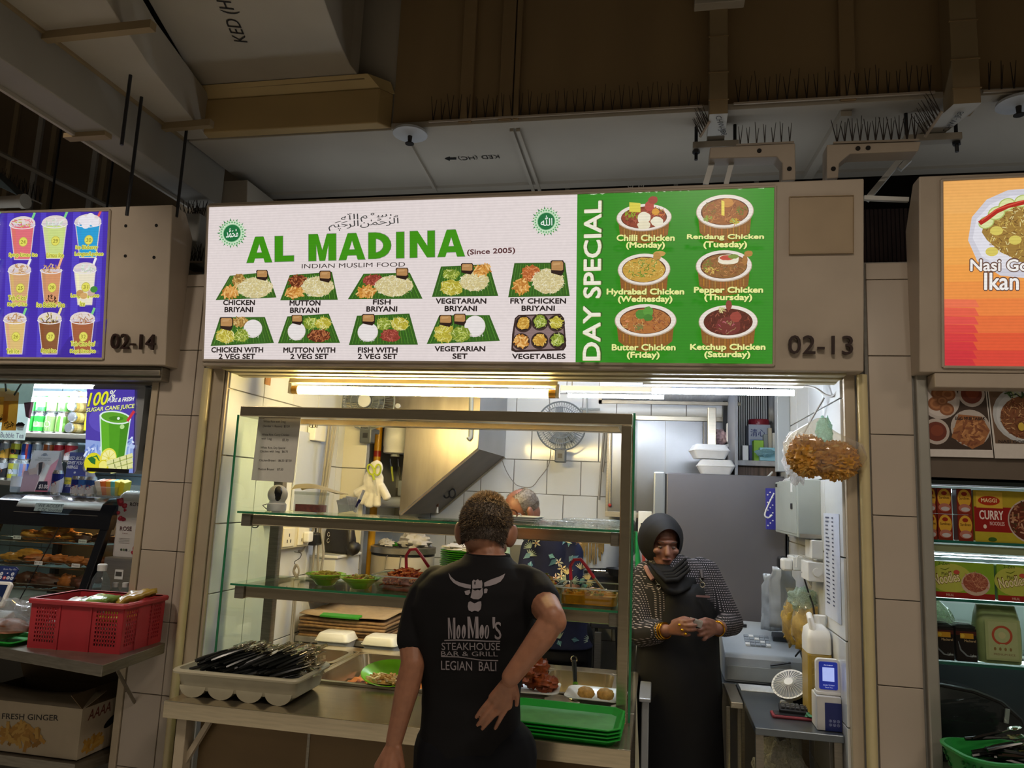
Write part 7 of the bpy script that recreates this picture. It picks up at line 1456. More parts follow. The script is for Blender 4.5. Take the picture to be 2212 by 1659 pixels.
for i,x in enumerate((1.0,1.076)):
 t=thing('noodle_tub',('black noodle tub on the lowest noodle shelf, left one','black noodle tub on the lowest noodle shelf, right one')[i],'tub',(x+.034,3.10,1.153));MB().rings([[(a*k,b*k,z) for a,b in rr(.07,.06,.012)] for k,z in ((.96,0),(1,.02),(1.0,.115),(1.04,.118),(1.04,.122),(.6,.13))]).build('tub_body',BLACKP,t,smooth=40)
 A=Art(Surf((x,3.067,1.153),(1,0,0),(0,0,1)),off=.0012);blk(A,.068,.115);A.build('printed_label',GLOSSPRINT,t)
 MB().lathe([(.03,.13),(.034,.131),(.034,.138),(0,.139)],n=20).build('lid',CHAL,t,smooth=40)
dm=thing('domed_bag','clear domed bag of pale noodles behind the black tubs','bag',(1.05,3.22,1.153));MB().sph((0,0,.1),(.075,.06,.1),20,12,.15,3).build('bag_body',glass_mat('green_film','#dfe8d4',haze=.3,hcol='#c8d4b4'),dm,smooth=50)
rb=thing('rice_sack','pale green sack with a red round emblem on the lowest noodle shelf','sack',(1.23,3.12,1.153))
MB().rings([[(x*k,y*k2,z) for x,y in rr(.15,.09,.03)] for k,k2,z in ((.95,.9,0),(1,1,.04),(1,1,.12),(.92,.8,.17),(.85,.35,.2))]).build('sack_body',M('green_sack','#8f9a64',.5,0,.1,20,.2),rb,smooth=50)
A=Art(Surf((1.155,3.073,1.153),(1,0,0),(0,0,1)),off=.002);A.rect(.02,.012,.135,.155,'#a8aa78');A.rect(.03,.02,.125,.147,'#b4b284');A.ring((.075,.1),.026,.034,'#b8482c');A.ell((.075,.1),.012,.012,'#c8b88a');A.rect(.066,.062,.084,.07,'#b4b284')
for k in range(4):A.ell((.05+.017*k,.052),.004,.006,'#8a6a3c')
A.text('PREMIUM RICE',(.045,.03),(.115,.03),.007,'#7a4a2c');A.build('printed_label',PRINT,rb)
bbx=thing('black_bag','large rounded black padded bag on the counter of the right stall','bag',(1.17,3.25,.781))
outl=[(1.0,.0),(1.0,.262),(1.05,.268),(1.16,.255),(1.25,.225),(1.31,.17),(1.33,.1),(1.335,0)]
MB().rings([[(x - 1.17+sx,-.1+y,z*s) for x,z in outl] for y,s,sx in ((0,.93,.0),(.012,1,0),(.13,1,0),(.15,.95,0))]).build('bag_body',M('black_padded','#12161a',.25,0,.2,20,.2),bbx,smooth=40)
MB().tube([(x - 1.17,-.095,z) for x,z in outl],.007,n=6).build('piping',BLACKP,bbx,smooth=50);MB().cbox((.09,-.108,.18),(.014,.006,.05),(0,.15,0)).build('zip_pull',GREYP,bbx)
GB=M('green_basket_plastic','#1f8f3a',.4,0,.06,14)
bs=thing('plastic_basket','green plastic basket of black cutlery at the bottom right corner','basket',(1.10,2.80,.80),.2)
rg_=lambda k,z:[(x*k,y*k,z) for x,y in rr(.30,.24,.08,6)]
MB().rings([rg_(.74,0),rg_(.8,.02),rg_(1,.12),rg_(1.06,.122),rg_(1.07,.13),rg_(.99,.131),rg_(.76,.02),rg_(.7,.006)]).build('basket_body',GB,bs,smooth=40)
mb=MB()
for k in range(26):
 for j in range(5):
  P_=rr(.30,.24,.08,6);i0=int(k*len(P_) / 26);f=.82+.04*j;x,y=P_[i0];mb.cbox((x*f*1.01,y*f*1.01,.03+.018*j),(.006,.006,.01))
mb.build('lattice_marks',M('dark_green','#0f5a24',.5),bs,kind='stuff')
rg=random.Random(9)
for k in range(22):
 src=sp0 if k % 3==0 else fk0;o=copy_tree(src);o.location=bs.location+V((rg.uniform(-.09,.0),rg.uniform(-.07,.08),.085+.003*k));o.rotation_euler=(rg.uniform(-.5,.5),rg.uniform(-.25,.1),rg.uniform(-.5,.4));nm='spoon' if src is sp0 else 'fork';tag(o,'black-handled %s in the green basket at the right' % nm,nm,'%ss in the green basket' % nm)
struct('wall_noodle_counter',MB().box(.955,3.0,2.6,2.985,.74,.795),STEELD,bevel=.003)
# ---------------------------------------------------------------- cash corner of the middle stall
t1_=thing('cash_table','steel side table with the payment terminal at the right of the stall','table',(.53,3.4,0))
BLUST=M('blue_grey_steel','#6f767c',.28,.8,.12,6)
MB().box(.372,.684,3.05,3.74,.835,.862).build('tabletop',BLUST,t1_,bevel=.003,world=True)
for x,y in ((.39,3.08),(.665,3.08),(.39,3.7),(.665,3.7)):MB().box(x - .014,x+.014,y - .014,y+.014,0,.835).build('leg',STEELD,t1_,world=True)
t2_=thing('register_table','lower steel table under the cash register','table',(.5,3.8,0));MB().box(.295,.684,3.76,4.17,.83,.855).build('tabletop',BLUST,t2_,bevel=.003,world=True);MB().box(.318,.37,3.42,3.76,.83,.855).build('tabletop_wing',STEEL,t2_,bevel=.003,world=True)
for x,y in ((.31,3.44),(.355,3.44),(.31,4.14),(.66,4.14)):MB().cyl((x,y,0),(x,y,.83),.009,n=8).build('leg',STEEL,t2_,world=True)
cg_=thing('cash_register','grey electronic cash register beside the fridge','cash register',(.50,3.97,.856))
REG=M('register_grey','#a9b0b4',.4,0,.04,12)
MB().prism([(3.79,.856),(3.79,.965),(3.80,.985),(4.12,1.09),(4.14,1.08),(4.14,.856)],'x',.325,.675).build('body',REG,cg_,bevel=.006,world=True);MB().box(.335,.665,3.784,3.79,.866,.93).build('cash_drawer',GREYP,cg_,bevel=.002,world=True)
sl_=V((0,.32,.105)).normalized();nn=V((0,-.105,.32)).normalized()
for i in range(4):
 for j in range(5):c_=V((.44,3.88,1.013))+sl_*(.026*i)+V((.024*j,0,0))+nn*.004;MB().cbox(c_,(.02,.02,.009),(math.atan2(.105,.32),0,0)).build('key',M('key_grey','#8f979e',.4,0,.1,40) if (i+j) % 4 else WHITEP,cg_,world=True)
MB().cbox(V((.6,3.96,1.045)),(.07,.06,.03),(.3,0,0)).build('printer_cover',M('dark_reg','#3a3f44',.4),cg_,world=True,bevel=.004);MB().cbox(V((.42,4.05,1.075)),(.07,.01,.014),(.3,0,0)).build('display',BLACKP,cg_,world=True)
MB().tube([(.53,3.78,.945),(.62,3.78,.965)],.005,n=6).build('drawer_slot',BLACKP,cg_,world=True)
cable('black cord curling at the back of the cash register',[(1718,1418,3.75),(1730,1405,3.72),(1738,1412,3.7),(1735,1420,3.7)],.004,BLACKP,'cord')
tag(MB().box(.38,.52,3.60,3.72,.863,.866).build('paper_slip',M('white_card','#dadcd8')),'white paper slip lying in front of the cash register','paper')
hf=thing('desk_fan','small white round fan tilted on the cash table','fan',(.555,3.42,.863));dirn=V((-.35,-.55,.75)).normalized();uu,vv=MB().frame(dirn);C0=V((0,0,.085))
cyl=MB().cyl(C0 - dirn*.02,C0,.07,.074,n=32);cyl.build('housing',WHITEP,hf,smooth=40)
mb=MB()
for k in range(30):a=2*PI*k / 30;d_=uu*math.cos(a)+vv*math.sin(a);mb.tube([C0+dirn*.014+d_*.016,C0+dirn*.012+d_*.045,C0+d_*.072],.0014,n=3)
mb.build('grille',WHITEP,hf);MB().cyl(C0+dirn*.008,C0+dirn*.016,.018,n=18).build('hub',WHITEP,hf,smooth=40);MB().cyl(C0+dirn*.0,C0+dirn*.001,.066,n=24).build('rotor_shade_disc',M('fan_shadow','#7a7c7c',.5),hf);MB().cyl((0,.02,0),C0 - dirn*.03,.016,.012,n=12).build('handle',WHITEP,hf,smooth=40);MB().cyl((0,.02,0),(0,.02,.008),.035,n=20).build('foot',WHITEP,hf,smooth=40)  # mid-grey disc: rotor with the shade behind the grille put into its colour
ca=thing('calculator','black calculator on the cash table','calculator',(.56,3.27,.883),-.1);MB().cbox((0,0,0),(.14,.075,.018),(.1,0,0)).build('case',BLACKP,ca,bevel=.004)
for i in range(3):
 for j in range(6):MB().cbox((-.055+.018*j,-.022+.018*i,.0125+.0018*i),(.012,.012,.005),(.1,0,0)).build('key',M('dark_key','#4a4c50',.4),ca)
wl=thing('phone','red-cased phone lying under the calculator','phone',(.53,3.235,.868));MB().cbox((0,0,0),(.15,.075,.012)).build('case',M('dark_red_case','#7a2430',.4,0,.1,20),wl,bevel=.005);MB().cbox((0,0,.0065),(.13,.06,.002)).build('screen',BLACKP,wl)
crumple('small green cloth beside the red phone',(.615,3.22,.878),(.035,.025,.013),12,M('green_cloth','#3f7a5a',.8,0,.1,30))
tag(MB().cbox((.6,3.45,.885),(.06,.05,.045)).build('tape_dispenser',BLACKP,bevel=.01),'small black dispenser behind the calculator','dispenser')
NAVY=M('navy_card','#1e2a6c',.4,0,.05,20)
bxd=thing('carton','white and navy carton under the payment terminal','box',(.66,3.13,.863));MB().box(.598,.684,3.09,3.19,.863,.985).build('carton_body',M('white_pack','#d4d4d2',.4,0,.03,20),bxd,bevel=.003,world=True);MB().box(.626,.6845,3.088,3.091,.864,.963).build('navy_face',NAVY,bxd,world=True)
A=Art(Surf((.626,3.088,.864),(1,0,0),(0,0,1)),off=.001)
for i in range(3):
 for j in range(2):A.ring((.018+.014*i,.022+.014*j),.0038,.005,'#a8b4dc',14);A.rect(.0165+.014*i,.0205+.014*j,.0195+.014*i,.0235+.014*j,'#a8b4dc')
A.build('printed_icons',PRINT,bxd)
qt=thing('payment_terminal','white payment terminal with a lit blue screen on the carton','payment terminal',(.66,3.13,.986));MB().prism([(.645+a,1.05+b) for a,b in rr(.086,.128,.014)],'y',3.115,3.14).build('casing',WHITEP,qt,world=True,smooth=40)
MB().cbox((.645,3.13,.992),(.09,.05,.012)).build('foot',WHITEP,qt,world=True,bevel=.003)
MB().prism([(.645+a,1.055+b) for a,b in rr(.066,.1,.006)],'y',3.112,3.116).build('screen',M('blue_lcd','#1c2c84',.1,0,.03,20,emit=.35,ecol='#2434a0'),qt,world=True)
A=Art(Surf((.612,3.112,1.005),(1,0,0),(0,0,1)),off=.001);A.rect(.012,.03,.054,.08,'#aab8f0');A.text('PAYMENT',(.018,.086),(.05,.086),.004,'#d0d8f4');A.text('SCAN TO PAY',(.014,.014),(.054,.014),.004,'#c0c8e8');A.text('Thank You',(.02,.006),(.048,.006),.0035,'#c0c8e8');A.build('screen_image',attr_mat('lcd_print',.8,.2),qt)
# ---- right wall: fuse box, sockets, list, bags, jerry can
EB=M('fuse_box_grey','#a3aaa4',.45,.1,.04,10)
eb=thing('fuse_box','grey metal fuse box on the right inner wall','fuse box',(.65,3.7,1.55));MB().box(.592,.688,3.39,4.0,1.552,1.80).build('case',EB,eb,bevel=.004,world=True);MB().box(.59,.593,3.41,3.98,1.565,1.79).build('door',EB,eb,bevel=.001,world=True)
MB().box(.587,.591,3.5,3.53,1.745,1.785).build('label_plate',WHITEP,eb,world=True);MB().box(.587,.591,3.5,3.54,1.67,1.695).build('latch',BLACKP,eb,world=True);MB().box(.6,.688,3.386,3.39,1.552,1.568).build('rim',STEEL,eb,world=True);MB().box(.586,.5905,3.92,3.96,1.775,1.79).build('emblem',BLACKP,eb,world=True)
bk_=MB().grid(10,10,lambda a,b:(.60+.085*a,3.42+.5*b,1.803+.012*noise.noise(V((a*6,b*9,2)))+.03*math.sin(PI*a)*math.sin(PI*b))).build('plastic_bags',glass_mat('white_film','#f0f0f2',haze=.6),smooth=40,solid=.01);tag(bk_,'folded clear plastic bags lying on the fuse box','bags')
bc=thing('calendar','blue and white dotted pack hanging beside the fuse box','pack',(.58,4.06,1.6));MB().box(.555,.60,4.05,4.08,1.56,1.77).build('pack',M('blue_dotted','#2c2c90',.5,0,.1,20),bc,world=True,bevel=.002);mb=MB()
for k in range(14):mb.cyl((.562+.012*(k % 3),4.051,1.58+.013*k),(.562+.012*(k % 3),4.048,1.58+.013*k),.004,n=8)
mb.build('dots',WHITEP,bc,world=True,kind='stuff')
cable('white cord looping left from the fuse box',[(1672,1065,4.05),(1660,1090,4.05),(1652,1112,4.05),(1660,1118,4.05),(1668,1112,4.05)],.004,WHITEP,'cord')
ws=thing('wall_socket','white sockets and switch box under the fuse box','socket',(.66,3.45,1.4));MB().box(.64,.688,3.36,3.5,1.468,1.545).build('upper_box',WHITEP,ws,bevel=.004,world=True);MB().box(.625,.688,3.36,3.52,1.375,1.455).build('switch_box',WHITEP,ws,bevel=.004,world=True);MB().cyl((.66,3.36,1.415),(.66,3.352,1.415),.017,n=18).build('dial',WHITEP,ws,smooth=40,world=True)
MB().box(.60,.688,3.56,3.72,1.40,1.46).build('socket_strip',WHITEP,ws,bevel=.004,world=True)
for i,(y,m_) in enumerate(((3.60,WHITEP),(3.70,BLACKP))):
 t=thing('plug',('white plug under the fuse box','black charger plug under the fuse box')[i],'plug',(.58,y,1.42));MB().box(.555,.599,y - .035,y+.035,1.395,1.45).build('plug_body',m_,t,bevel=.01,world=True)
tag(MB().box(.684,.688,3.57,3.61,1.50,1.53).build('yellow_tag',M('yellow_tag','#c8b820',.5)),'small yellow sticker on the right inner wall','sticker')
cable('black cord hanging from the plugs to the cash table',[(1733,1235,3.5),(1745,1275,3.48),(1757,1310,3.46),(1760,1345,3.45)],.0035,BLACKP,'cord');cable('white cord looped over the plugs',[(1720,1225,3.5),(1722,1205,3.5),(1733,1200,3.5),(1740,1215,3.5),(1737,1240,3.5),(1752,1268,3.48)],.003,WHITEP,'cord');cable('second black cord hanging from the fuse box to the plugs',[(1703,1160,3.8),(1704,1200,3.7),(1716,1202,3.6),(1715,1215,3.6)],.003,BLACKP,'cord')
pp_=thing('price_sheet','handwritten price sheet on the right inner wall','notice',(.684,3.2,1.5));SL_=Surf((.684,3.34,1.28),(0,-1,0),(0,0,1));MB().box(.6835,.685,3.06,3.33,1.25,1.66).build('sheet',M('pale_sheet','#c8cedc',.6,0,.03,20),pp_,world=True);A=Art(SL_,off=.002)
for k in range(22):A.rect(.05,.36 - .016*k,.05+R.uniform(.03,.07),.366 - .016*k,'#4a5068');A.rect(.16,.36 - .016*k,.19,.366 - .016*k,'#4a5068')
A.build('handwriting',PRINT,pp_)
SILV=M('silver_film','#aab0b4',.3,.1,.12,9,.5)
for i,(px_,py,w_,h_,Y,dz) in enumerate(((1668,1300,.1,.27,3.95,0),(1690,1290,.12,.28,3.80,0))):
 p=at(px_,py,Y=Y);o=MB().grid(10,14,lambda a,b:((a - .5)*w_*(1 - .25*(b>.85)),.02*noise.noise(V((a*4,b*5,i*5))) - .02*math.sin(PI*a),(b - .5)*h_)).build('carrier_bag',SILV,smooth=40,solid=.012);o.location=p;tag(o,('silver grey carrier bag hanging beside the fridge, left one','silver grey carrier bag hanging under the plugs, right one')[i],'bag')
GINB=glass_mat('ginger_bag','#f2eed8',haze=.15)
for i,(px_,py,r_,Y) in enumerate(((1713,1345,(.045,.04,.09),3.62),(1743,1355,(.06,.05,.09),3.50))):
 p=at(px_,py,Y=Y);t=thing('snack_bag',('clear bag of yellow snacks hanging on the right wall, left one','clear bag of yellow snacks hanging on the right wall, right one')[i],'bag',p);strips_=MB().sph((0,0,0),r_,20,14,.5,i+20,10);strips_.build('yellow_snacks',M('yellow_snack','#b99a42',.5,0,.25,50,.7),t,smooth=50)
 MB().rings([[(r_[0]*k*math.cos(a),r_[1]*k*math.sin(a),z) for a in [2*PI*j / 16 for j in range(16)]] for k,z in ((.4,-r_[2]*1.04),(1.06,-.04),(1.08,.02),(.85,.08),(.4,.115),(.7,.15))],True,False).build('bag_film',GINB,t,smooth=50)
crumple('pale green knotted bag tops above the yellow snacks',at(1733,1295,Y=3.5),(.055,.03,.05),31,glass_mat('green_white_film','#e4efe6',haze=.5,hcol='#cfe0d4'),'bag_knot','bag')
jc_=thing('jerry_can','square can of yellow oil with a white top on the cash table','jerry can',(.637,3.28,.863));MB().box(-.045,.045,-.07,.07,0,.255).build('can_body',M('oil_yellow','#a48a3a',.35,0,.1,10),jc_,bevel=.012);MB().rings([[(x*k,y*k,z) for x,y in rr(.092,.142,.02)] for k,z in ((1,.25),(1,.3),(.9,.335),(.5,.355))]).build('can_top',WHITEP,jc_,smooth=50);MB().tube([(-.02,-.05,.33),(-.03,-.05,.375),(-.02,.03,.385),(-.01,.05,.34)],.012,n=8).build('handle',WHITEP,jc_,smooth=50);MB().cyl((.02,.03,.33),(.02,.03,.385),.024,n=16).build('cap',WHITEP,jc_,smooth=40);mb=MB()
for k in range(3):mb.cbox((.0,-.071,.17+.025*k),(.06,.006,.008))
mb.build('ribs',M('oil_yellow','#a48a3a'),jc_,kind='stuff')
# puffed snack bag on the hook at the right jamb
hk=thing('hanging_hook','','',at(1772,822,Y=2.97));hk.name='wire_hanger_hook';tag(hk,'thin steel hook hanging from the soffit at the right','hook');MB().tube([at(*p,Y=2.97) for p in ((1765,797),(1766,830),(1776,862),(1784,890),(1783,900),(1776,902),(1772,896))],.0028,n=6).build('wire',STEEL,hk,smooth=50,world=True)
pbg=thing('snack_bag','carrier bag of orange puffed crackers hanging at the right of the opening','bag',at(1780,970,Y=2.95))
CRK=[M('cracker_orange','#c08a34',.45,0,.25,40,.5),M('cracker_gold','#d0a04a',.45,0,.2,40,.5),M('cracker_pale','#dcb870',.45,0,.2,40,.5)]
for i,(px_,py,rx,rz) in enumerate(((1745,985,.07,.075),(1805,995,.08,.07))):
 p=at(px_,py,Y=2.94) - pbg.location;rg=random.Random(i+3);mb=MB().sph(p,(rx,.06,rz),60,40,.28,i+8,26)
 for k in range(46):
  a=rg.random()*2*PI;b=math.acos(rg.uniform(-1,1));n_=V((math.sin(b)*math.cos(a),math.sin(b)*math.sin(a),math.cos(b)));mb.mat(k % 3);q=p+V((n_.x*rx,n_.y*.055,n_.z*rz));t_=n_.cross(V((0,.3,1))).normalized();mb.tube([q - t_*.03+n_*-.006,q+n_*.002,q+t_*.03 - n_*.006],.006,n=5,rs=[.002,.006,.002])
 mb.build('crackers',CRK,pbg,smooth=50,kind='stuff')
p0=at(1775,905,Y=2.95) - pbg.location
film=MB().rings([[V((cx+rx*math.cos(a)+.006*noise.noise(V((a*3,z*20,1))),.068*k*math.sin(a),z)) for a in [2*PI*j / 28 for j in range(28)]] for cx,rx,k,z in ((.02,.03,.4,-.1),(.015,.11,1,-.075),(.005,.145,1.1,-.03),(-.005,.14,1.05,.02),(-.03,.09,.8,.055),(-.03,.05,.5,.08),(-.006,.02,.3,.115),(p0.x,.008,.2,p0.z))],True,False)
film.build('bag_film',glass_mat('cracker_film','#f4efe4',haze=.12),pbg,smooth=50)
crumple('mint green handles of the hanging cracker bag',at(1780,930,Y=2.95),(.028,.02,.05),41,glass_mat('mint_film','#d8efe6',haze=.5,hcol='#bfe0d4'),'mint_bag','bag')
crumple('white takeaway bag hanging behind the cracker bag',at(1722,985,Y=3.0),(.05,.04,.09),43,glass_mat('white_carrier','#f0f2f2',haze=.7),'carrier_bag','bag')
# fridge with clamshell boxes on top, striped board and shelf
FR=M('fridge_grey','#67666c',.42,.25,.05,3)
fr=thing('refrigerator','tall dark grey refrigerator seen from the side behind the woman','refrigerator',(.35,4.55,0));MB().box(.052,.672,4.2,4.9,.06,1.838).build('cabinet',FR,fr,bevel=.008,world=True);MB().box(-.018,.046,4.2,4.9,.08,1.842).build('door',M('fridge_door','#9ea4aa',.3,.5,.05,4),fr,bevel=.01,world=True);MB().box(.044,.054,4.204,4.89,.1,1.83).build('door_seal',BLACKP,fr,world=True)
for x in (.1,.62):
 for y in (4.25,4.85):MB().cyl((x,y,0),(x,y,.06),.02,n=10).build('foot',BLACKP,fr,world=True)
FOAM=M('white_foam','#d4d6da',.6,0,.03,40)
for i,(px_,py,dz) in enumerate(((1546,1025,0),(1532,995,.085))):
 x=at(px_,py,Y=4.34).x;t=thing('foam_box',('closed white foam food box on the fridge, lower one','white foam food box stacked open on top of the lower one')[i],'box',(x,4.36,1.842+dz),(0,.15)[i])
 MB().rings([[(a*k,b*k,z) for a,b in rr(.2,.16,.02,3)] for k,z in ((.78,0),(.8,.004),(1,.042),(1.04,.043),(1.04,.047))]).build('base',FOAM,t,smooth=40);MB().rings([[(a*k,b*k,z) for a,b in rr(.2,.16,.02,3)] for k,z in ((1.04,.047),(1.04,.05),(1,.052),(.84,.078),(.8,.08))]).build('lid',FOAM,t,smooth=40)
tag(MB().box(at(1588,900,Y=4.36).x - .008,at(1588,900,Y=4.36).x+.008,4.3,4.75,1.842,2.5).build('partition',M('grey_partition','#7c8088',.5,.2,.06,4)),'tall thin grey partition standing on the fridge','partition')
stp=MB();n_=18
for k in range(n_):x=.43+.235*k / n_;stp.box(x,x+.007,4.756,4.762,1.85,2.5)
sbd=thing('striped_board','black and white corrugated board behind the shelf over the fridge','board',(.55,4.77,1.842));MB().box(.4,.67,4.762,4.78,1.842,2.5).build('board',M('dark_board','#1f2022',.6),sbd,world=True);stp.build('white_ridges',WHITEP,sbd,world=True,kind='stuff')
shf=thing('wall_shelf','small grey shelf over the fridge holding boxes and a blue basket','shelf',(.5,4.5,1.98));zS=at(1640,995,Y=4.36).z;MB().box(.405,.672,4.36,4.75,zS - .03,zS).build('shelf_board',M('worn_shelf','#8f9094',.5,.1,.2,30),shf,bevel=.003,world=True)
for x in (.41,.655):MB().box(x,x+.012,4.6,4.75,1.842,zS - .03).build('bracket',STEELD,shf,world=True)
def shbox(name,lbl,px0,px1,pyt,Y,m_,cat,d_=.08,lid=None):
 a_,b_=at(px0,990,Y=Y),at(px1,990,Y=Y);zt=at((px0+px1) / 2,pyt,Y=Y).z;t=thing(name,lbl,cat,((a_.x+b_.x) / 2,Y+d_ / 2,zS+.001));MB().box(a_.x,b_.x,Y,Y+d_,zS+.001,zt).build('body',m_,t,world=True,bevel=.003);return t,a_.x,b_.x,zt
t,xa,xb,zt=shbox('carton','white carton with blue lettering on the shelf over the fridge',1617,1665,917,4.55,M('white_blue_carton','#b9c0d0',.5,0,.08,20),'box',.15)
A=Art(Surf((xa,4.55,zS),(1,0,0),(0,0,1)),off=.001);hh=zt - zS;A.rect(.01,hh*.25,xb - xa - .01,hh*.6,'#7a94c0');A.text('\u6E05\u5FC3',(.012,hh*.68),((xb - xa)*.75,hh*.68),hh*.2,'#33407a',.01);A.grains(((xb - xa) / 2,hh*.42),.04,hh*.15,20,.02,.004,['#c8d4e8','#5a74a8','#e4ecf8']);A.build('printed_label',PRINT,t)
rl=tag(MB().lathe([(.06,0),(.062,.02),(.058,.034),(0,.036)],n=28).build('red_lid',M('crimson_plastic','#8f1f30',.35),smooth=40),'red round lid on top of the white carton over the fridge','lid');rl.location=((xa+xb) / 2+.005,4.62,zt+.001)
shbox('box','bright lime green box on the shelf over the fridge',1628,1650,951,4.43,M('lime_box','#86b814',.4,0,.05,20),'box')
shbox('box','small dark blue box behind the lime box',1618,1632,962,4.5,NAVY,'box',.04);shbox('tissue_pack','white patterned pack at the left end of the shelf over the fridge',1604,1617,962,4.42,WHITEP,'pack',.05)
for i,(a_,b_,c_,m_) in enumerate(((1650,1659,938,GREYP),(1660,1668,924,M('cream_bottle','#cfc6b0',.4)),(1669,1676,935,WHITEP),(1677,1686,938,M('charcoal_box','#4a5058',.5)))):shbox(('bottle','bottle','bottle','box')[i],('grey tube bottle beside the lime box','cream bottle with a white cap over the fridge','slim white bottle with dotted label over the fridge','charcoal box at the right of the bottles over the fridge')[i],a_,b_,c_,4.5,m_,('bottle','bottle','bottle','box')[i],.05)
bb,xa,xb,zt=shbox('basket','light blue plastic basket at the front of the shelf over the fridge',1642,1692,967,4.37,M('sky_plastic','#7fb0c4',.4,0,.06,20),'basket',.06)
crumple('pale blue crumpled film spilling from the blue basket',at(1652,978,Y=4.35),(.05,.02,.02),47,glass_mat('blue_film','#cfe4ea',haze=.5,hcol='#a8d0dc'),'film','film')
hr=tag(MB().tube([at(*p,Y=4.42) for p in ((1688,985),(1691,955),(1688,930),(1684,923),(1682,930))],.008,n=7).build('red_handle',M('crimson_plastic','#8f1f30'),smooth=50),'dark red curved handle at the right of the blue basket','handle');hr.name='curved_hook'
tag(MB().box(.41,.66,4.4,4.7,1.843,1.90).build('stacked_card',M('ribbed_card','#5a4a40',.7,0,.5,2,stretch=(60,1,1)),bevel=.004),'ribbed brown card stacked under the small shelf on the fridge','card')
cable('white cable lying along the top front of the fridge',[(1590,1030,4.25),(1612,1036,4.22),(1640,1036,4.22),(1658,1030,4.25),(1668,1020,4.3)],.006,WHITEP,'cable')
crumple('pink and white crumpled packet on the ledge behind the partition',at(1555,945,Y=4.75),(.05,.04,.045),51,M('pink_white_film','#c9a8a8',.4,0,.2,40,.5),'packet','packet')
tag(MB().cbox(at(1557,968,Y=4.72),(.2,.1,.02),(0,-.35,0)).build('tilted_tray',M('worn_shelf','#8f9094'),bevel=.003),'tilted grey tray behind the foam boxes','tray');tag(MB().cbox(at(1575,935,Y=4.74),(.035,.03,.12)).build('spray_bottle',WHITEP,bevel=.008),'slim white bottle on the tilted tray','bottle')
tag(MB().box(at(1528,950,Y=4.7).x,at(1528,950,Y=4.7).x+.05,4.66,4.72,1.842,2.26).build('steel_post',STEEL,bevel=.004),'bright steel post right of the wall cabinet','post')
cable('grey cable slanting from the tubes down the right wall',[(1725,832,3.3),(1760,838,3.2),(1782,852,3.15),(1800,855,3.1),(1814,838,3.05)],.005,GREYC);cable('thin grey wire slanting across the right wall',[(1780,860,3.2),(1745,920,3.35),(1712,985,3.5)],.004,GREYC)
pn_=tag(MB().box(.62,.686,4.1,4.19,1.86,2.5).build('door_frame',M('pale_frame','#a8aeb2',.4,.2,.04,6),bevel=.004),'pale upright frame on the right wall beside the shelf','frame')
# under the tables
crumple('clear plastic bag under the cash table',(.5,3.3,.62),(.1,.1,.12),61,glass_mat('clear_bag2','#eceee8',haze=.25),'plastic_bag','bag')
bsn=tag(MB().lathe([(.0,.0),(.12,.01),(.17,.08),(.18,.1),(.175,.1),(.16,.08),(.1,.02)],n=36,sx=1,sy=.6,cap1=False).build('basin',WHITEP,smooth=40),'white oval basin standing on edge under the cash table','basin');bsn.location=(.40,3.35,.45);bsn.rotation_euler=(PI / 2 - .2,0,.4);bsn.rotation_euler=(1.4,.2,1.2)
tag(MB().box(.39,.67,3.12,3.6,.2,.5).build('storage_box',M('brown_carton','#8a7350'),bevel=.006),'brown storage box under the cash table','box')
tag(MB().box(-.05,-.02,3.25,3.5,.0,.87).box(-.06,-.012,3.22,3.52,.87,.885).build('half_door',M('steel_half_door','#a4a8ac',.35,.6,.06,6),bevel=.004),'low steel flap beside the counter in front of the woman','flap')
# ================================================================ PEOPLE
def caps(mb,p0,p1,r0,r1,n=14):
 """tapered limb piece with round ends"""
 p0,p1=V(p0),V(p1);d=p1 - p0;L=d.length or 1e-4;d.normalize();u,v=mb.frame(d);rs=[]
 for k in range(6):a=-PI / 2+PI / 2*k / 5.001;rs.append((p0+d*(r0*math.sin(a)),max(r0*math.cos(a),r0*.04)))
 for k in range(6):a=PI / 2*k / 5.001;rs.append((p1+d*(r1*math.sin(a)),max(r1*math.cos(a),r1*.04)))
 return mb.rings([[c+(u*math.cos(2*PI*j / n)+v*math.sin(2*PI*j / n))*r for j in range(n)] for c,r in rs])
def chain(mb,pts):
 for (p,r),(q,s) in zip(pts,pts[1:]):caps(mb,p,q,r,s)
def ell(mb,c,r,rot=None):return mb.sph(c,r,22,14,rot=rot)
def oval_rings(mb,levels,n=28,e=2.4):
 """torso: (centre x, centre y, z, half width, half depth)"""
 rs=[]
 for cx,cy,z,a,b in levels:
  ring=[]
  for k in range(n):
   t=2*PI*k / n;c,s=math.cos(t),math.sin(t);ring.append((cx+a*math.copysign(abs(c) ** (2 / e),c),cy+b*math.copysign(abs(s) ** (2 / e),s),z))
  rs.append(ring)
 return mb.rings(rs)
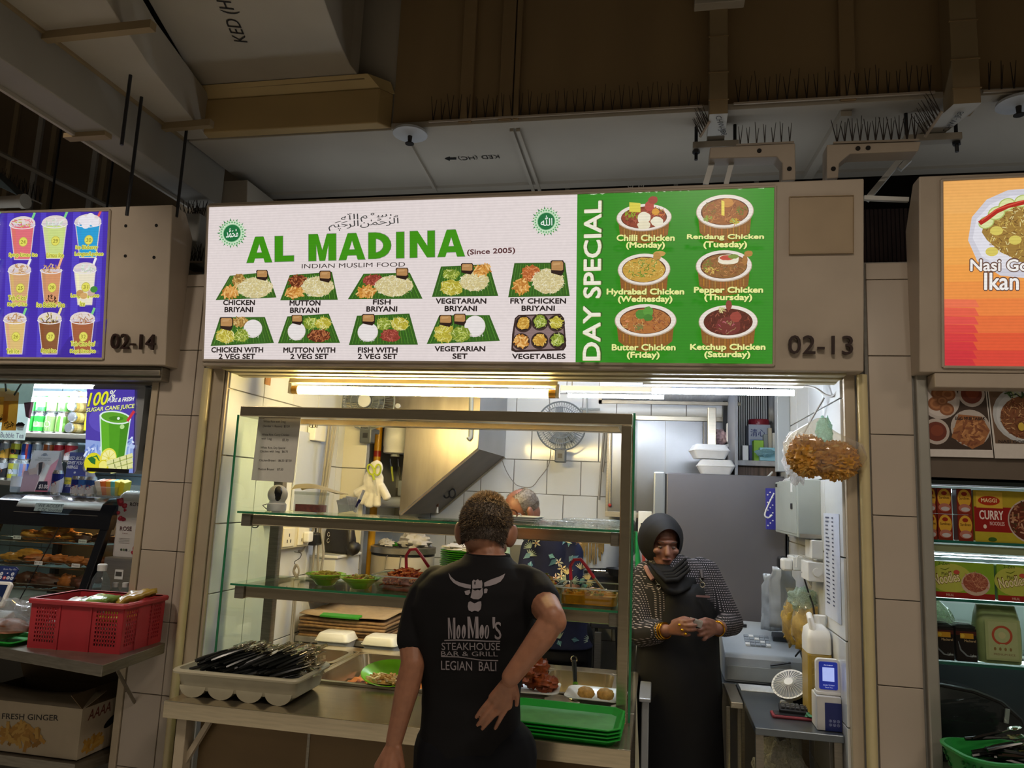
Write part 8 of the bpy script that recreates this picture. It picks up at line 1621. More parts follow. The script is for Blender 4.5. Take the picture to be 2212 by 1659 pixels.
def sculpt(mb,name,m,parent,voxel,smooth_it=4,label=None,fac=.5):
 """fuse overlapping closed shapes into one continuous skin"""
 o0=org(parent);vs=[V(v) - o0 for v in mb.v];me=bpy.data.meshes.new(name);me.from_pydata(vs,[],mb.f)
 bm=bmesh.new();bm.from_mesh(me);bmesh.ops.recalc_face_normals(bm,faces=bm.faces);bm.to_mesh(me);bm.free()
 tmp=bpy.data.objects.new(name,me);COL.objects.link(tmp)
 r=tmp.modifiers.new('r','REMESH');r.mode='VOXEL';r.voxel_size=voxel;r.use_smooth_shade=True
 s=tmp.modifiers.new('s','SMOOTH');s.factor=fac;s.iterations=smooth_it
 dg=bpy.context.evaluated_depsgraph_get();me2=bpy.data.meshes.new_from_object(tmp.evaluated_get(dg));bpy.data.objects.remove(tmp);bpy.data.meshes.remove(me)
 me2.name=name;me2.materials.clear();me2.materials.append(m);me2.shade_smooth()
 o=bpy.data.objects.new(name,me2);COL.objects.link(o);o.parent=parent;tag(o,label)
 return o
def bvh_of(o):
 o0=org(o.parent);me=o.data;return BVHTree.FromPolygons([v.co+o0 for v in me.vertices],[tuple(p.vertices) for p in me.polygons])
def proj_art(bvh,S_,off=.002):
 def fn(a,b,o_):
  d=(S_.pt(a,b) - CAMPOS).normalized();h=bvh.ray_cast(CAMPOS,d)
  return (h[0] if h[0] is not None else S_.pt(a,b)) - d*o_
 return Art(S_,fn=fn,off=off)
SKIN=M('tan_skin','#96664c',.5,0,.12,45,.12,sss=.06);SKIN2=M('brown_skin','#7a5040',.5,0,.12,45,.1,sss=.04)
def head(mb,c,R3,s=1.0,ears=True):
 f=lambda x,y,z:V(c)+R3 @ (V((x,y,z))*s)
 e=R3.to_euler()
 ell(mb,f(0,-.012,.035),(.074*s,.092*s,.085*s),e);ell(mb,f(0,.03,-.02),(.062*s,.062*s,.078*s),e);ell(mb,f(0,.05,-.07),(.044*s,.042*s,.038*s),e)
 ell(mb,f(0,-.03,-.01),(.066*s,.065*s,.07*s),e)
 caps(mb,f(0,.088,.012),f(0,.104,-.022),.009*s,.014*s);ell(mb,f(0,.078,.03),(.05*s,.02*s,.014*s),e)
 for q in (-1,1):
  ell(mb,f(q*.04,.068,-.015),(.022*s,.02*s,.018*s),e)
  if ears:ell(mb,f(q*.081,-.008,-.002),(.012*s,.024*s,.036*s),(R3 @ Euler((0,q*.25,q*-.5)).to_matrix()).to_euler())
 ell(mb,f(0,.09,-.052),(.022*s,.01*s,.007*s),e)
 return f
def face_parts(f,R3,t,s=1.0,dark='#2a1a14'):
 e=R3.to_euler()
 for q in (-1,1):
  MB().sph(f(q*.031,.081,.006),(.0115*s,.008*s,.0048*s),12,8,rot=e).build('eye',M('eye_white','#6e5c50',.4),t,smooth=60,world=True);MB().sph(f(q*.031,.0868,.0042),(.0062*s,.003*s,.0046*s),10,6,rot=e).build('iris',M('iris_brown','#2a1810',.2),t,smooth=60,world=True)
  MB().tube([f(q*.015,.094,.029),f(q*.032,.094,.033),f(q*.05,.081,.031)],.0022*s,n=6).build('eyebrow',M('brow',dark,.8),t,smooth=60,world=True)
 MB().tube([f(-.02,.095,-.05),f(0,.102,-.049),f(.02,.095,-.05)],.0045*s,n=6).build('mouth',M('lip','#6e3a30',.5),t,smooth=60,world=True)
def hand(mb,wrist,knuckles,tips,thumb,rp=.013,rf=.0085,bend=None,mid=.52):
 """palm fanned from the wrist to four knuckles, four fingers with a bent middle joint, thumb from the side"""
 w_=V(wrist);K=[V(k) for k in knuckles];T=[V(t) for t in tips];b=V(bend) if bend else V((0,-.008,0))
 for i,k in enumerate(K):
  caps(mb,w_.lerp(k,.12),k,rp*1.15,rp*.95)
 for i in range(3):caps(mb,K[i].lerp(w_,.3),K[i+1].lerp(w_,.3),rp,rp)
 for k,t in zip(K,T):
  m1=k.lerp(t,.42)+b;m2=k.lerp(t,.74)+b*.8;caps(mb,k,m1,rf*1.08,rf);caps(mb,m1,m2,rf,rf*.92);caps(mb,m2,t,rf*.92,rf*.78)
 th=[V(p) for p in thumb];caps(mb,th[0],th[1],rp*1.05,rf*1.15);caps(mb,th[1],th[2],rf*1.15,rf*.9)
 # ---------------------------------------------------------------- customer, seen from behind
YM=2.24
cu=thing('person','man seen from behind in a black printed t-shirt, one hand on his lower back','person',(-.5,2.24,0))
P=lambda x,y,Y=YM:at(x,y,Y=Y)
hc=P(1049,1156,2.33)
RH=Euler((-.42,0,.10)).to_matrix()
b=MB();fh=head(b,hc,RH,1.03)
chain(b,[(hc+V((0,-.012,-.04)),.05),(P(1054,1200,2.285),.053),(P(1056,1240,2.27),.055)])
# hidden trunk, hips, legs: one continuous body
def lev(y,xl,xr,d,Y=YM,k=1):a_,b_=P(xl,y,Y),P(xr,y,Y);return ((a_.x+b_.x) / 2,Y,(a_.z+b_.z) / 2,(b_.x - a_.x) / 2*k,d)
shirt_levels=[lev(1640,905,1138,.105,2.26),lev(1600,908,1130,.105,2.26),lev(1560,912,1124,.103,2.26),lev(1500,915,1122,.102,2.26),lev(1420,908,1134,.112,2.26),lev(1360,898,1150,.12,2.25),lev(1310,893,1163,.122,2.25),lev(1270,905,1165,.112,2.25),lev(1243,932,1150,.095,2.25),lev(1222,970,1126,.085,2.262),lev(1208,1000,1106,.076,2.275),lev(1197,1006,1100,.068,2.283)]
oval_rings(b,[(x,y,z,a_*.86,d*.8) for x,y,z,a_,d in shirt_levels])
hipz=P(1025,1659).z
for sx in (-1,1):
 hx=P(1022,1640).x+sx*.075;chain(b,[((hx,2.26,.86),.07),((hx+sx*.01,2.27,.5),.055),((hx+sx*.015,2.24,.09),.04)]);chain(b,[((hx+sx*.015,2.24,.05),.038),((hx+sx*.03,2.38,.035),.03)])
 # left arm hanging
sl_,el_,wl_=P(915,1290,2.25),P(893,1432,2.19),P(852,1600,2.17)
chain(b,[(sl_,.042),(P(901,1345,2.235),.041),(P(891,1394,2.212),.040),(el_,.037),(el_.lerp(wl_,.3),.0365),(el_.lerp(wl_,.7),.029),(wl_,.0245)])
kn=[P(818,1655,2.15),P(829,1662,2.14),P(842,1665,2.14),P(853,1660,2.15)]
hand(b,wl_,kn,[P(812,1712,2.16),P(820,1722,2.15),P(832,1722,2.15),P(845,1712,2.16)],[P(858,1618,2.16),P(868,1655,2.17),P(866,1690,2.19)],.014)
# right arm akimbo, hand on the lower back
sr_,er_,wr_=P(1155,1278,2.25),P(1199,1338,2.10),P(1104,1462,2.075)
chain(b,[(sr_,.048),(sr_.lerp(er_,.5),.044),(er_+V((-.008,0,.006)),.036)]);chain(b,[(er_+V((-.006,.006,.0)),.036),(er_.lerp(wr_,.3),.037),(er_.lerp(wr_,.7),.030),(wr_,.026)]);ell(b,er_+V((.006,-.004,-.006)),(.027,.027,.03))
YH=2.112
K4=[P(1064,1506,2.10),P(1074,1517,2.098),P(1086,1525,2.098),P(1098,1524,2.10)]
hand(b,P(1102,1464,2.078),K4,[P(1029,1549,2.122),P(1032,1566,2.122),P(1042,1574,2.122),P(1070,1573,2.122)],[P(1108,1480,2.09),P(1117,1502,2.108),P(1116,1522,2.118)],.0125,.0070,(0,-.009,.002))
sculpt(b,'body',SKIN,cu,.0034,2)
face_parts(fh,RH,cu,1.03)
# hair: a close-cropped cap with thousands of short bristles; lit crown and shaded nape coloured in
HAIR=[M('hair_tan_lit','#c2a474',.6,0,.2,60),M('hair_grey','#7e7060',.6,0,.2,60),M('hair_dark_shaded','#40342a',.6,0,.2,60),M('hair_blond_lit','#e6ca9c',.6,0,.2,60)]
SKC,SKR=V((0,-.012,.035)),V((.0765,.0945,.0875))
def hairy(f,R3,t,s,n,L,keep,cols,seed=1,capm=None,k=1.0,SKC=SKC,SKR=SKR):
 rg=random.Random(seed);e=R3.to_euler();vs=[];fs=[];tn=[];mb=MB()
 N,M_=40,26;idx={}
 for j in range(M_+1):
  for i in range(N):
   th=PI*j / M_;a=2*PI*i / N;n_=V((math.sin(th)*math.cos(a),math.sin(th)*math.sin(a),math.cos(th)))
   idx[(i,j)]=(n_,len(vs));vs.append(f(*(SKC+V((n_.x*SKR.x,n_.y*SKR.y,n_.z*SKR.z))*(1.012*k))))
 for j in range(M_):
  for i in range(N):
   q=[(i,j),((i+1) % N,j),((i+1) % N,j+1),(i,j+1)]
   if all(keep(idx[x][0]) for x in q):fs.append(tuple(idx[x][1] for x in q));tn.append(idx[q[0]][0].z)
 mb.add(vs,fs);mb.m=[0 if z>.45 else 1 if z>-.1 else min(2,len(cols) - 1) for z in tn]  # cap tones by height carry the lamplit crown and the shaded nape
 for _ in range(n):
  z=rg.uniform(-.88,1);a=rg.random()*2*PI;r_=math.sqrt(1 - z*z);n_=V((r_*math.cos(a),r_*math.sin(a),z))
  if not keep(n_):continue
  p=SKC+V((n_.x*SKR.x,n_.y*SKR.y,n_.z*SKR.z))*k;d=(n_*.8+V((0,-.25+.1*z,-.55 if z<.75 else .1))+V((rg.uniform(-.18,.18),rg.uniform(-.18,.18),rg.uniform(-.18,.18)))).normalized();l=L*rg.uniform(.6,1.2)
  sd=d.orthogonal().normalized()*.0011;P0,P1=p,p+d*l;mb.mat(rg.choice((0,0,1,3 % len(cols)) if z>.55 else (1,2 % len(cols),2 % len(cols),1,0)));s2=d.cross(sd).normalized()*.0011
  mb.add([f(*(P0+sd)),f(*(P0 - sd)),f(*(P0+s2)),f(*P1)],[(0,1,3),(1,2,3),(2,0,3)])
 return mb.build('hair',cols,t,smooth=80,world=True,fix=False)
hairy(fh,RH,cu,1.03,16000,.013,lambda n_:n_.z>(-.86 if n_.y<-.25 else -.2 if n_.y<.15 else .45) and n_.y<.72,HAIR,3)
hairy(fh,RH,cu,1.03,6000,.010,lambda n_:n_.y<-.05 and -.5<n_.z<.75,HAIR[1:3]+HAIR[2:3],5,SKC=V((0,-.029,-.012)),SKR=V((.0675,.067,.072)))  # darker tones only: nape shade put into the hair colour
# t-shirt
BLK=M('black_cotton','#121113',.85,0,.15,9,.25,spec=.2);TRS=M('dark_navy_trousers','#0c0d13',.85,0,.15,9,.2,spec=.2)
b=MB();oval_rings(b,shirt_levels,36)
chain(b,[(P(945,1260,2.255),.055),(P(918,1290,2.25),.056),(P(900,1345,2.235),.0525),(P(893,1380,2.218),.051)])
chain(b,[(P(1125,1260,2.255),.058),(P(1152,1272,2.25),.058),(sr_.lerp(er_,.36),.056)])
shirt=sculpt(b,'tshirt',BLK,cu,.006,3)
for v in shirt.data.vertices:# cloth folds
 w_=v.co;v.co+= V((0,1,0))*(.004*noise.noise(V((w_.x*9+w_.z*7,w_.z*16 - w_.x*6,1))))+V((.003*noise.noise(V((w_.z*22,w_.x*8,5))),0,0))
MB().rings([[V((math.cos(t)*.069,math.sin(t)*.072,0))*k+P(1054,1201,2.283)+V((0,0,dz)) for t in [2*PI*j / 28 for j in range(28)]] for k,dz in ((1.0,-.012),(1.02,0),(.98,.008),(.93,.006))],False,False).build('collar',BLK,cu,smooth=50,world=True)
b=MB();oval_rings(b,[lev(1720,890,1150,.12,2.27),lev(1659,897,1146,.118,2.27),lev(1600,905,1134,.112,2.265)],36)
for sx in (-1,1):hx=P(1022,1640).x+sx*.08;chain(b,[((hx,2.265,.93),.105),((hx+sx*.012,2.27,.5),.08),((hx+sx*.015,2.25,.1),.07)])
sculpt(b,'trousers',TRS,cu,.008,3)
for sx in (-1,1):hx=P(1022,1640).x+sx*.1;MB().rings([[(hx+x*k,2.32+y*k,z) for x,y in rr(.1,.27,.045)] for k,z in ((.98,0),(1,.02),(.95,.05),(.6,.085))]).build('shoe',BLACKP,cu,smooth=40,world=True)
# shirt print
SM=Surf((-1.0,2.14,.9),(1,0,0),(0,0,1));bv=bvh_of(shirt);G_='#8c8488'
A=proj_art(bv,SM,.0022)
def ap(pts,c=G_):A.ppx(pts,c)
zt=lambda x,y:(780+x / 4.366,1040+y / 4.366)
Z_=lambda*pts:[zt(*p) for p in pts]
def strip2(up,lo,c=G_):
 for i in range(len(up) - 1):A.ppx([zt(*up[i]),zt(*up[i+1]),zt(*lo[i+1]),zt(*lo[i])],c)
strip2([(825,862),(850,900),(890,935),(940,955),(1000,968),(1035,975)],[(825,866),(838,915),(870,955),(920,985),(985,1005),(1035,1012)])
strip2([(1160,955),(1200,935),(1250,915),(1300,898),(1335,882),(1358,868)],[(1162,992),(1215,985),(1270,968),(1315,945),(1345,905),(1358,870)])
ap(Z_((1048,940),(1062,925),(1080,935),(1100,922),(1118,935),(1138,930),(1145,965),(1140,1005),(1050,1012),(1045,975)));ap(Z_((1050,1015),(1075,1030),(1100,1020),(1120,1028),(1145,1000),(1150,1060),(1135,1095),(1105,1112),(1060,1110),(1032,1095)))
ap(Z_((975,1035),(1025,1020),(1030,1050),(1010,1072),(985,1068)));ap(Z_((1160,1015),(1180,1008),(1195,1018),(1185,1052),(1160,1055)))
ap(Z_((1012,1140),(1030,1130),(1070,1150),(1110,1132),(1132,1130),(1135,1165),(1128,1205),(1105,1228),(1070,1218),(1045,1230),(1015,1215),(1005,1180)))
A.ppx(Z_((1068,945),(1082,945),(1078,975),(1066,970)),'#1a181a')
for xx in (1050,1152):A.ppx(Z_((xx - 8,945),(xx - 2,945),(xx - 2,1000),(xx - 8,1000)),'#1a181a')
def tz(t,x0,y0,x1,y1,h_,b_=.0,c=G_,sl=0):A.tpx(t,*zt(x0,y0),*zt(x1,y1),h_ / 4.366,c,b_,sl)
# tall condensed lettering, letter by letter
def emm(x0,x1,y,h_):
 for pl_ in ([(0,0),(.2,0),(.16,1),(-.06,1)],[(.72,0),(1.04,0),(1,1),(.76,1)],[(.0,1),(.2,1),(.56,.2),(.46,0)],[(.7,1),(.8,1),(.56,.2),(.48,0)]):A.ppx([zt(x0+u*(x1 - x0),y - v*h_) for u,v in pl_],G_)
emm(822,888,1485,200);emm(1008,1105,1480,205)
for x,y in ((918,1418),(968,1416),(1138,1417),(1186,1419)):
 rx=19 if x<1000 else 21;A.epx(*zt(x,y),rx / 4.366,66 / 4.366,G_);A.epx(*zt(x,y),(rx - 12) / 4.366,54 / 4.366,'#141315')
for t,x0,x1,y0,h_ in (("'",1238,1262,1385,105),('S',1262,1322,1490,165)):tz(t,x0,y0,x1,y0+1,h_,.012)
A.lpx([zt(x,y) for x,y in ((785,1500),(900,1496),(1040,1500),(1180,1506),(1312,1508))],2.4,G_)
tz('STEAKHOUSE',760,1590,1310,1592,70,.008);tz('BAR & GRILL',755,1645,1290,1650,44,.012)
A.lpx([(953,1418),(990,1419),(1040,1426),(1076,1427)],2,G_);A.tpx('LEGIAN  BALI',953,1447,1072,1450,20,G_,.006)
A.build('shirt_print',attr_mat('faded_print',0,.8),cu)
# ---------------------------------------------------------------- stallholder in the black headscarf
YW=3.68
wo=thing('person','woman in a black headscarf and black apron over a dotted blouse, counting money','person',(.12,3.68,0))
W=lambda x,y,Y=YW:at(x,y,Y=Y)
hw=W(1432,1176,3.66);RW=Euler((.28,0,PI+.30)).to_matrix();RW=Euler((0,0,PI+.22)).to_matrix() @ Euler((-.16,0,0)).to_matrix()
b=MB();fw=head(b,hw,RW,.98,False);chain(b,[(hw+V((0,.02,-.06)),.05),(W(1440,1240),.055),(W(1445,1275),.08)])
def levw(y,xl,xr,d,Y=YW):a_,c_=W(xl,y,Y),W(xr,y,Y);return ((a_.x+c_.x) / 2,Y,(a_.z+c_.z) / 2,(c_.x - a_.x) / 2,d)
LW=[levw(1560,1375,1560,.15),levw(1480,1374,1556,.15),levw(1400,1380,1548,.14),levw(1340,1388,1545,.14),levw(1280,1388,1545,.135),levw(1240,1390,1535,.115),levw(1212,1405,1512,.085),levw(1195,1425,1470,.05)]
oval_rings(b,[(x,y,z,a_*.85,d*.82) for x,y,z,a_,d in LW])
for sx in (-1,1):hx=W(1467,1500).x+sx*.08;chain(b,[((hx,YW,.9),.09),((hx,YW,.48),.06),((hx,YW,.08),.045)])
# arms: elbows out, forearms meeting in front
swl,ewl,wwl=W(1397,1240,3.70),W(1388,1368,3.60),W(1440,1362,3.47);swr,ewr,wwr=W(1527,1236,3.70),W(1578,1345,3.64),W(1550,1358,3.49)
for s_,e_,w_ in ((swl,ewl,wwl),(swr,ewr,wwr)):chain(b,[(s_,.05),(e_,.042),(e_.lerp(w_,.5),.038),(w_,.027)])
hand(b,wwl,[W(1470,1342,3.42),W(1474,1350,3.41),W(1474,1359,3.41),W(1470,1367,3.42)],[W(1499,1338,3.40),W(1504,1350,3.39),W(1503,1360,3.39),W(1490,1371,3.41)],[W(1456,1345,3.45),W(1478,1335,3.43),W(1496,1340,3.42)],.014,.009,(0,-.012,-.002))
hand(b,wwr,[W(1528,1346,3.44),W(1523,1356,3.43),W(1523,1366,3.43),W(1527,1374,3.44)],[W(1503,1346,3.42),W(1504,1360,3.42),W(1508,1372,3.42),W(1518,1382,3.43)],[W(1540,1345,3.47),W(1524,1338,3.44),W(1508,1342,3.43)],.014,.009,(0,-.012,-.002))
sculpt(b,'body',SKIN2,wo,.0045,3);face_parts(fw,RW,wo,.98)
# headscarf: hood around the face with a drape over chest and shoulders
HJ=M('black_jersey','#0d0d10',.75,0,.15,10,.2,spec=.25)
b=MB()
prof=lambda ang:None
hood=[]
for j in range(15):# rings from the face opening backwards over the skull
 t=j / 14;ring=[]
 for k in range(40):
  a=2*PI*k / 40;ca,sa=math.cos(a),math.sin(a)
  rx=.062+.046*math.sin(min(1,t*1.6)*PI / 2) if t<.75 else .108*math.cos((t - .75) / .25*PI / 2*.96);rz=(.088+.04*math.sin(min(1,t*1.6)*PI / 2)) if t<.75 else .128*math.cos((t - .75) / .25*PI / 2*.96)
  y=.075 - .215*t;low=-1 if sa<0 else 1
  ring.append(fw(ca*rx,y - (.03*(sa>0)*sa if t<.5 else 0)*-1+(.012*sa),(.0+sa*rz*(1.0 if sa>0 else .98))+.012))
 hood.append(ring)
MB().rings(hood,False,True).build('headscarf',HJ,wo,smooth=60,world=True)
b=MB();zN=W(1435,1225).z
dr=[]
for j,(y,xl,xr,d,Y,wv) in enumerate(((1214,1400,1476,.07,3.675,0),(1226,1388,1496,.095,3.665,.004),(1240,1390,1512,.125,3.655,.006),(1252,1396,1514,.145,3.66,.006),(1262,1412,1506,.152,3.66,.004))):
 x,yy,z,a_,d=(lambda L:L)(levw(y,xl,xr,d,Y));dr.append([(x+(a_+wv*math.sin(9*t))*math.cos(t),yy+(d+wv*math.sin(11*t+j))*math.sin(t),z+.012*math.sin(3*t+j) - (.02*max(0,-math.sin(t)) if j>2 else 0)) for t in [2*PI*k / 48 for k in range(48)]])
MB().rings(dr,False,False).build('scarf_drape',HJ,wo,smooth=60,world=True,solid=.006)
for k in range(4):
 pts=[W(1402+5*k,1217+6*k,3.57 - .012*k),W(1426+4*k,1236+6*k,3.55 - .012*k),W(1452+4*k,1234+6*k,3.55 - .01*k),W(1482+3*k,1206+8*k,3.57 - .01*k)];MB().tube(pts,.011,n=8,rs=[.006,.012,.012,.006]).build('scarf_fold',HJ,wo,smooth=60,world=True)
 # dotted blouse (procedural woven dots)
def dot_mat():
 m=bpy.data.materials.new('dotted_blouse');m.use_nodes=True;nt=m.node_tree;bs_=nt.nodes['Principled BSDF'];tc=nt.nodes.new('ShaderNodeTexCoord');sp=nt.nodes.new('ShaderNodeSeparateXYZ');nt.links.new(tc.outputs['Object'],sp.inputs[0]);outs=[]
 add=nt.nodes.new('ShaderNodeMath');add.operation='ADD';nt.links.new(sp.outputs['X'],add.inputs[0]);nt.links.new(sp.outputs['Y'],add.inputs[1])
 for src,fq in ((add.outputs[0],560),(sp.outputs['Z'],640)):
  mu=nt.nodes.new('ShaderNodeMath');mu.operation='MULTIPLY';mu.inputs[1].default_value=fq;nt.links.new(src,mu.inputs[0]);si=nt.nodes.new('ShaderNodeMath');si.operation='SINE';nt.links.new(mu.outputs[0],si.inputs[0]);gt_=nt.nodes.new('ShaderNodeMath');gt_.operation='GREATER_THAN';gt_.inputs[1].default_value=.42;nt.links.new(si.outputs[0],gt_.inputs[0]);outs.append(gt_.outputs[0])
 m3=nt.nodes.new('ShaderNodeMath');m3.operation='MULTIPLY';nt.links.new(outs[0],m3.inputs[0]);nt.links.new(outs[1],m3.inputs[1]);mix=nt.nodes.new('ShaderNodeMix');mix.data_type='RGBA';mix.inputs['A'].default_value=(*lin('#141216'),1);mix.inputs['B'].default_value=(*lin('#a89ea2'),1);nt.links.new(m3.outputs[0],mix.inputs['Factor']);nt.links.new(mix.outputs['Result'],bs_.inputs['Base Color']);bs_.inputs['Roughness'].default_value=.85;return m
b=MB();oval_rings(b,LW[2:],32);chain(b,[(W(1412,1232,3.70),.055),(swl,.062),(swl.lerp(ewl,.5),.062),(ewl,.062),(ewl.lerp(wwl,.55),.054),(ewl.lerp(wwl,.72),.04)]);chain(b,[(W(1512,1228,3.70),.055),(swr,.06),(swr.lerp(ewr,.5),.06),(ewr,.058),(ewr.lerp(wwr,.5),.05),(ewr.lerp(wwr,.68),.038)])
sculpt(b,'blouse',dot_mat(),wo,.006,3)
b=MB();oval_rings(b,[(W(1474,1500).x,YW,.06,.178,.17),(W(1472,1500).x,YW,.45,.18,.165),(W(1468,1560).x,YW,.75,.185,.16),(LW[1][0],YW,LW[1][2],.2,.158),(LW[2][0],YW,LW[2][2]+.02,.185,.15)],36);sculpt(b,'skirt',M('black_skirt','#0b0b0d',.8,0,.15,8,.2,spec=.2),wo,.009,2)
AP=M('black_apron','#101012',.7,0,.12,12,.1,spec=.3)
def front(x,y,z_):# point on the body front
 return None
apr=[]
for y,xl,xr,yo in ((1256,1414,1527,-.128),(1280,1415,1531,-.147),(1310,1413,1540,-.152),(1345,1398,1548,-.152),(1400,1378,1550,-.158),(1480,1378,1554,-.166),(1560,1380,1556,-.170),(1650,1384,1560,-.182),(1740,1386,1562,-.192)):
 row=[]
 for k in range(17):u=k / 16;p=W(xl+(xr - xl)*u,y,YW);row.append((p.x,YW+yo*math.sqrt(max(.12,1 - ((u - .5)*1.75) ** 2))+.004*math.sin(u*14+y*.02),p.z))
 apr.append(row)
mb=MB();mb.rings(apr,False,False,False);mb.build('apron',AP,wo,smooth=60,world=True,solid=-.004)
MB().tube([W(1394,1224,3.60),W(1402,1240,3.57),W(1410,1252,3.555)],.011,n=6).build('apron_strap',M('pink_tan_strap','#8a6258',.6,0,.1,30),wo,world=True,smooth=40);MB().tube([W(1515,1232,3.585),W(1517,1250,3.56)],.009,n=6).build('apron_strap',M('dark_strap','#2a2224',.6),wo,world=True,smooth=40)
for x,y in ((1422,1267),(1517,1263)):MB().tube([W(x,y,3.535)+V((.010*math.cos(a),-.0,.011*math.sin(a))) for a in [2*PI*k / 16 for k in range(16)]],.0025,n=6,closed=True).build('strap_ring',CHROME,wo,world=True,smooth=50);MB().tube([W(x - 6,y - 14,3.54),W(x,y - 5,3.535)],.003,n=6).build('strap_chain',CHROME,wo,world=True,smooth=50)
MB().box(W(1500,1279).x,W(1528,1279).x,3.522,3.527,W(1510,1281).z,W(1510,1277).z).build('apron_tag',M('pink_grey_tag','#6a4e4e',.6),wo,world=True)
GOLD=M('gold','#d8a02a',.25,1,.05,20)
for i,t_ in enumerate((.60,.70,.80,.90)):
 c=ewl.lerp(wwl,.68+.09*i);d=(wwl - ewl).normalized();u,v=MB().frame(d);MB().tube([c+(u*math.cos(a)+v*math.sin(a))*(.036 - .001*i) for a in [2*PI*k / 24 for k in range(24)]],.0042,n=6,closed=True).build('gold_bangle',GOLD,wo,world=True,smooth=50)
c=wwr;d=(wwr - ewr).normalized();u,v=MB().frame(d);MB().tube([c+(u*math.cos(a)+v*math.sin(a))*.031 for a in [2*PI*k / 24 for k in range(24)]],.0035,n=6,closed=True).build('gold_bangle',GOLD,wo,world=True,smooth=50)
for x,y,Y in ((1468,1350,3.385),(1474,1361,3.385),(1481,1369,3.39)):MB().sph(W(x,y,Y),(.007,.005,.006),10,7).build('gold_ring',GOLD,wo,world=True,smooth=50)
mn=thing('banknotes','small fold of banknotes in the woman\'s hands','banknotes',W(1503,1346,3.40));
for k in range(3):MB().cbox((0,.004*k,.002*k),(.055,.002,.026),(.2,.25,.1*k)).build('note',M('note_grey','#a8a4a0',.6,0,.1,60),mn)
# ---------------------------------------------------------------- cook bending behind the shelves
YK=4.12
ck=thing('person','balding man in a navy floral shirt bending over behind the shelves','person',(-.55,4.12,0))
K=lambda x,y,Y=YK:at(x,y,Y=Y)
hk_=K(1128,1108,4.05);RK=Euler((0,0,PI - .95)).to_matrix() @ Euler((-.55,0,0)).to_matrix()
b=MB();fk_=head(b,hk_,RK,1.06);chain(b,[(hk_+V((.03,.02,-.05)),.058),(K(1172,1150,4.1),.062),(K(1185,1175,4.12),.09)])
def levk(y,xl,xr,d,Y=YK):a_,c_=K(xl,y,Y),K(xr,y,Y);return ((a_.x+c_.x) / 2,Y,(a_.z+c_.z) / 2,(c_.x - a_.x) / 2,d)
LK=[levk(1392,1136,1282,.16),levk(1340,1138,1270,.155),levk(1290,1140,1258,.15),levk(1240,1141,1250,.15),levk(1190,1143,1240,.14),levk(1150,1146,1226,.12),levk(1128,1155,1205,.08)]
oval_rings(b,[(x,y,z,a_*.85,d*.8) for x,y,z,a_,d in LK])
for sx in (-1,1):hx=K(1205,1390).x+sx*.085;chain(b,[((hx,YK,.95),.085),((hx,YK,.5),.058),((hx,YK,.08),.042)])
ska,eka,wka=K(1150,1185,4.08),K(1128,1290,3.97),K(1075,1245,3.82);chain(b,[(ska,.05),(eka,.04),(wka,.026)])
hand(b,wka,[K(1058,1236,3.79),K(1056,1242,3.78),K(1056,1248,3.78),K(1058,1254,3.79)],[K(1040,1244,3.77),K(1038,1250,3.76),K(1038,1257,3.76),K(1042,1262,3.77)],[K(1070,1232,3.81),K(1058,1224,3.80),K(1046,1224,3.79)],.014,.009)
skb,ekb,wkb=K(1234,1195,4.08),K(1236,1290,3.98),K(1180,1290,3.83);chain(b,[(skb,.05),(ekb,.042),(wkb,.027)])
hand(b,wkb,[K(1164,1286,3.80),K(1162,1292,3.79),K(1162,1299,3.79),K(1164,1305,3.80)],[K(1146,1294,3.78),K(1144,1300,3.77),K(1145,1307,3.77),K(1149,1312,3.78)],[K(1176,1280,3.82),K(1164,1275,3.80),K(1152,1277,3.79)],.014,.009)
sculpt(b,'body',SKIN2,ck,.0055,3);face_parts(fk_,RK,ck,1.06,'#5a5450')
hairy(fk_,RK,ck,1.06,5000,.008,lambda n_:n_.z>-.55 and n_.z<.86 and n_.y<.35 and (abs(n_.x)>.35 or n_.y<-.3),[M('hair_grey2','#7c7672',.6,0,.2,60),M('hair_grey3','#57514e',.6,0,.2,60),M('hair_dark_shaded','#3a2e26')],6,k=1.0)
NVY=M('navy_cotton','#151a34',.8,0,.12,12,.15,spec=.2)
b=MB();oval_rings(b,LK,36);chain(b,[(K(1165,1165,4.1),.06),(ska,.064),(ska.lerp(eka,.55),.058)]);chain(b,[(K(1215,1170,4.1),.062),(skb,.066),(skb.lerp(ekb,.6),.06)])
shk=sculpt(b,'floral_shirt',NVY,ck,.0075,3)
MB().rings([[V((math.cos(t)*.068*k,math.sin(t)*.07*k,dz))+K(1172,1140,4.1) for t in [2*PI*j / 24 for j in range(24)]] for k,dz in ((1.1,-.01),(1.05,.02),(.98,.03))],False,False).build('collar',BLK,ck,smooth=50,world=True)
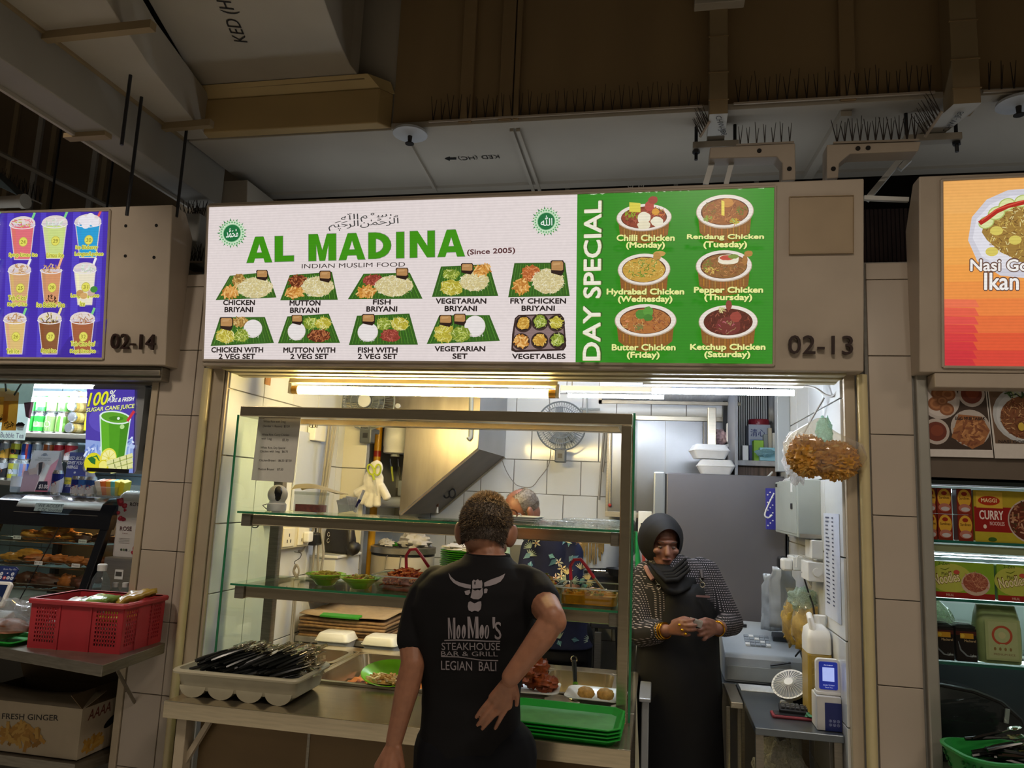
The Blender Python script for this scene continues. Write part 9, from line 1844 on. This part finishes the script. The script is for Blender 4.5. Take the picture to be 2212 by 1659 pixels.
b=MB();oval_rings(b,[levk(1420,1145,1275,.15),levk(1385,1142,1278,.15)],30)
for sx in (-1,1):hx=K(1205,1390).x+sx*.09;chain(b,[((hx,YK,.95),.1),((hx,YK,.5),.08),((hx,YK,.1),.07)])
sculpt(b,'trousers',TRS,ck,.01,2)
for sx in (-1,1):hx=K(1205,1390).x+sx*.09;MB().rings([[(hx+x*k,4.05+y*k,z) for x,y in rr(.1,.27,.045)] for k,z in ((.98,0),(1,.02),(.95,.05),(.6,.08))]).build('shoe',BLACKP,ck,smooth=40,world=True)
for sx in (-1,1):pass
# floral print carried on the cloth itself, front and sides
bvk=bvh_of(shk);SK=Surf((-1.4,3.9,.8),(1,0,0),(0,0,1));A=proj_art(bvk,SK,.003);rg=random.Random(21)
for _ in range(64):
 x,y=rg.uniform(1140,1278),rg.uniform(1150,1392);a0=rg.random()*6.28;kd=rg.random()
 if kd<.38:
  c=rg.choice(('#d8cfae','#c8b890','#d8c0b0','#b8b4a0'))
  for q in range(5):a=a0+q*1.257;A.ppx([(x,y),(x+6*math.cos(a - .35),y+6*math.sin(a - .35)),(x+11*math.cos(a),y+11*math.sin(a)),(x+6*math.cos(a+.35),y+6*math.sin(a+.35))],c)
  A.epx(x,y,2.2,2.2,'#b07a4a',n=8)
 elif kd<.7:
  c=rg.choice(('#3f6a78','#4f7f8a','#2f5464'));L=rg.uniform(14,24);dx,dy=math.cos(a0),math.sin(a0);A.ppx([(x,y),(x+dx*L*.4 - dy*6,y+dy*L*.4+dx*6),(x+dx*L,y+dy*L),(x+dx*L*.4+dy*6,y+dy*L*.4 - dx*6)],c);A.lpx([(x,y),(x+dx*L,y+dy*L)],.9,'#8fb0b4')
 else:
  c=rg.choice(('#b8a878','#8a9a8a','#c8bc98'))
  for q in range(7):a=a0+(q - 3)*.3;A.lpx([(x,y),(x+9*math.cos(a),y+9*math.sin(a)),(x+16*math.cos(a),y+16*math.sin(a)+1)],2,c,True)
A.build('floral_print',PRINT,ck)
